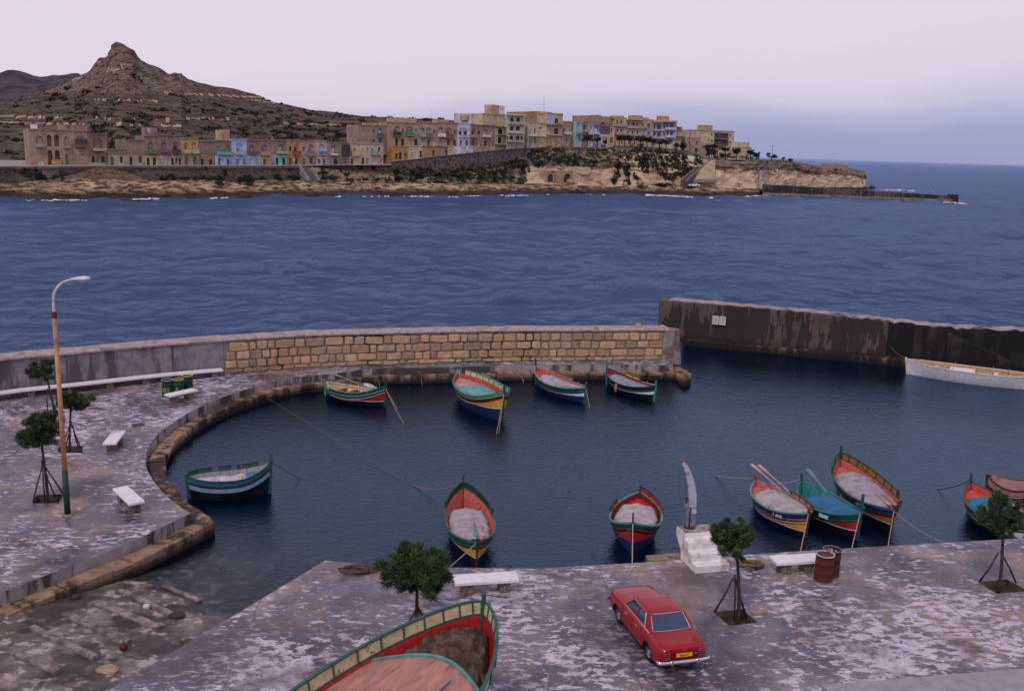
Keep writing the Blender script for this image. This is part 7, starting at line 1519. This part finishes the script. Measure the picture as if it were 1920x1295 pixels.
ft = [(1101, 259, 10, 7, 272, 'big round dark tree in front of the aqua house'), (1120, 262, 6, 5, 272.5, 'dark tree in front of the tiny blue house'), (1134, 266, 4, 3, 272.5, 'very small tree in front of the dark grey wall'), (1161, 258.5, 6, 5, 273, 'dark tree before the left part of the twin window apartment house'), (1171, 259, 6, 5, 273, 'dark tree before the right part of the twin window apartment house'), (1182, 259, 7, 6, 273, 'dark tree before the wider ochre apartment house'), (1201, 260, 9, 7, 275, 'widest dark tree of the clifftop line'), (1213, 261, 9, 6, 276, 'dark tree before the tan house with the white storey'), (1223, 264, 8, 5, 277, 'dark tree before the left dark arches'), (1236, 267, 8, 5, 279, 'dark tree before the right dark arches'), (1249, 266, 7, 6, 280, 'dark tree before the corner block with blue balconies'), (1268, 272, 6, 4, 283, 'low dark tree before the slab roofed house'), (1281, 273, 6, 6, 285, 'dark tree left of the old rough stone house'),
      (1330, 277, 8, 8, 296, 'left tree before the separate apartment block'), (1345, 276, 11, 6, 297, 'spreading tree before the recessed balconies'), (1360, 280, 8, 5, 297, 'right tree before the recessed balconies'), (1334, 287, 10, 7, 299, 'low dark tree at the top of the diagonal stairs'), (1381, 283, 8, 6, 298, 'tree left of the small cream house on the headland'), (1407, 286, 7, 6, 299, 'tree touching the small cream house on its right'), (1419, 291, 7, 6, 300, 'second tree right of the small cream house'), (1447, 291.5, 10, 5.5, 300, 'spreading tree beside the thin pole on the headland'), (1469, 297, 3, 3, 302, 'small round bush like tree right of the thin pole'), (1482, 299.5, 4, 3, 303, 'last small tree towards the tip of the headland'), (1360, 291, 12, 5, 299, 'low dark tree under the recessed balconies')]
for i, (px, py, rx, ry, b_, lb) in enumerate(ft): far_tree(px, py, rx, ry, b_, 31 if px < 1300 else 36, lb, 50+i)
far_tree(466, 338, 14, 5, 356, 9.5, 'flat topped dark tree growing from the shore rocks by the boathouse', 90)
def pole(px, y0, y1, off, label, cross=True, r=.1):
    b, t = Pat(px, y1, off), Pat(px, y0, off); g = thing('utility_pole', label, 'pole', b); MB().tube([(0, 0, 0), t-b], [r, r*.7], 6).build('pole', [M((.09, .07, .07), .9)], g)
    if cross: MB().box(-.7, .7, -.05, .05, (t-b).z-.5, (t-b).z-.4).build('crossbar', [M((.09, .07, .07), .9)], g)
pole(1448.5, 272, 299, 35, 'thin pole standing beside the spreading headland tree')
pole(1293, 246, 292, 40, 'thin dark pole at the left corner of the old rough stone house'); pole(1279, 254, 285, 45, 'short pole behind the slab roofed house', True)
pole(808, 204, 228, 42, 'thin roof aerial above the stone terrace', False, .05); pole(1020, 180, 212, 46, 'thin roof aerial above the tall brown block', False, .05)
a, b = Pat(1013, 258, 33), Pat(1030, 275, 27); g = thing('derrick_pole', 'slanting yellow green derrick pole at the road edge by the cream house', 'pole', b); MB().bar(V((0, 0, 0)), a-b, .28, .28).build('boom', [M((.28, .30, .10), .7)], g); MB().box(-1, 1, -.6, .6, -.5, .5).build('counterweight', [M((.2, .1, .07), .8)], g, bevel=.05)
# rocks, car and people-sized posts along the coast path
for x, y, r_, c_, lb in ((1068, 342, 1.6, (.34, .22, .12), 'rounded boulder beside the right cave doorway'), (1200, 343, 1.3, (.33, .23, .13), 'upright tan boulder at the cliff foot below the creepers'), (1210, 347, 1.3, (.40, .29, .2), 'pale boulder on the coast path right of the tan one'), (1172, 346, 1.2, (.38, .28, .19), 'pale boulder left of the tan one on the coast path'), (808, 343, .8, (.42, .32, .22), 'small pale rock on the path below the dark scrub')):
    c = Pat(x, y, 13.5); mb = MB().lathe([(0, -r_), (r_*.7, -r_*.7), (r_, 0), (r_*.75, r_*.6), (0, r_*.9)], n=9); rr = random.Random(x); mb.v = [(p[0]*rr.uniform(.75, 1.2), p[1]*rr.uniform(.75, 1.2), p[2]*rr.uniform(.8, 1.15)) for p in mb.v]; o = tag(mb.build('boulder', [M(c_, .95, .2, .8)], None, weld=True), lb, 'boulder'); o.location = c
pts = []; rr = random.Random(4)
for k in range(16): pts.append((tuple(Pat(rr.uniform(1225, 1278), rr.uniform(344.5, 349), rr.uniform(12.6, 13.6))), rr.uniform(1, 2.2), .8, rr.uniform(.4, .9)))
clumps('dark_weed_bank', pts, 6, 60, mat=leaf_mat('dry_red_scrub', (.02, .01, .01), (.05, .022, .02), (.09, .05, .04)))
pc_ = Pat(1301, 350.5, 12.8); pc_.z = Pat(1301, 350.5, 12.8).z
make_car(pc_, R(184), (.60, .62, .68), 'tiny white car parked on the coast path below the diagonal stairs', plate='')
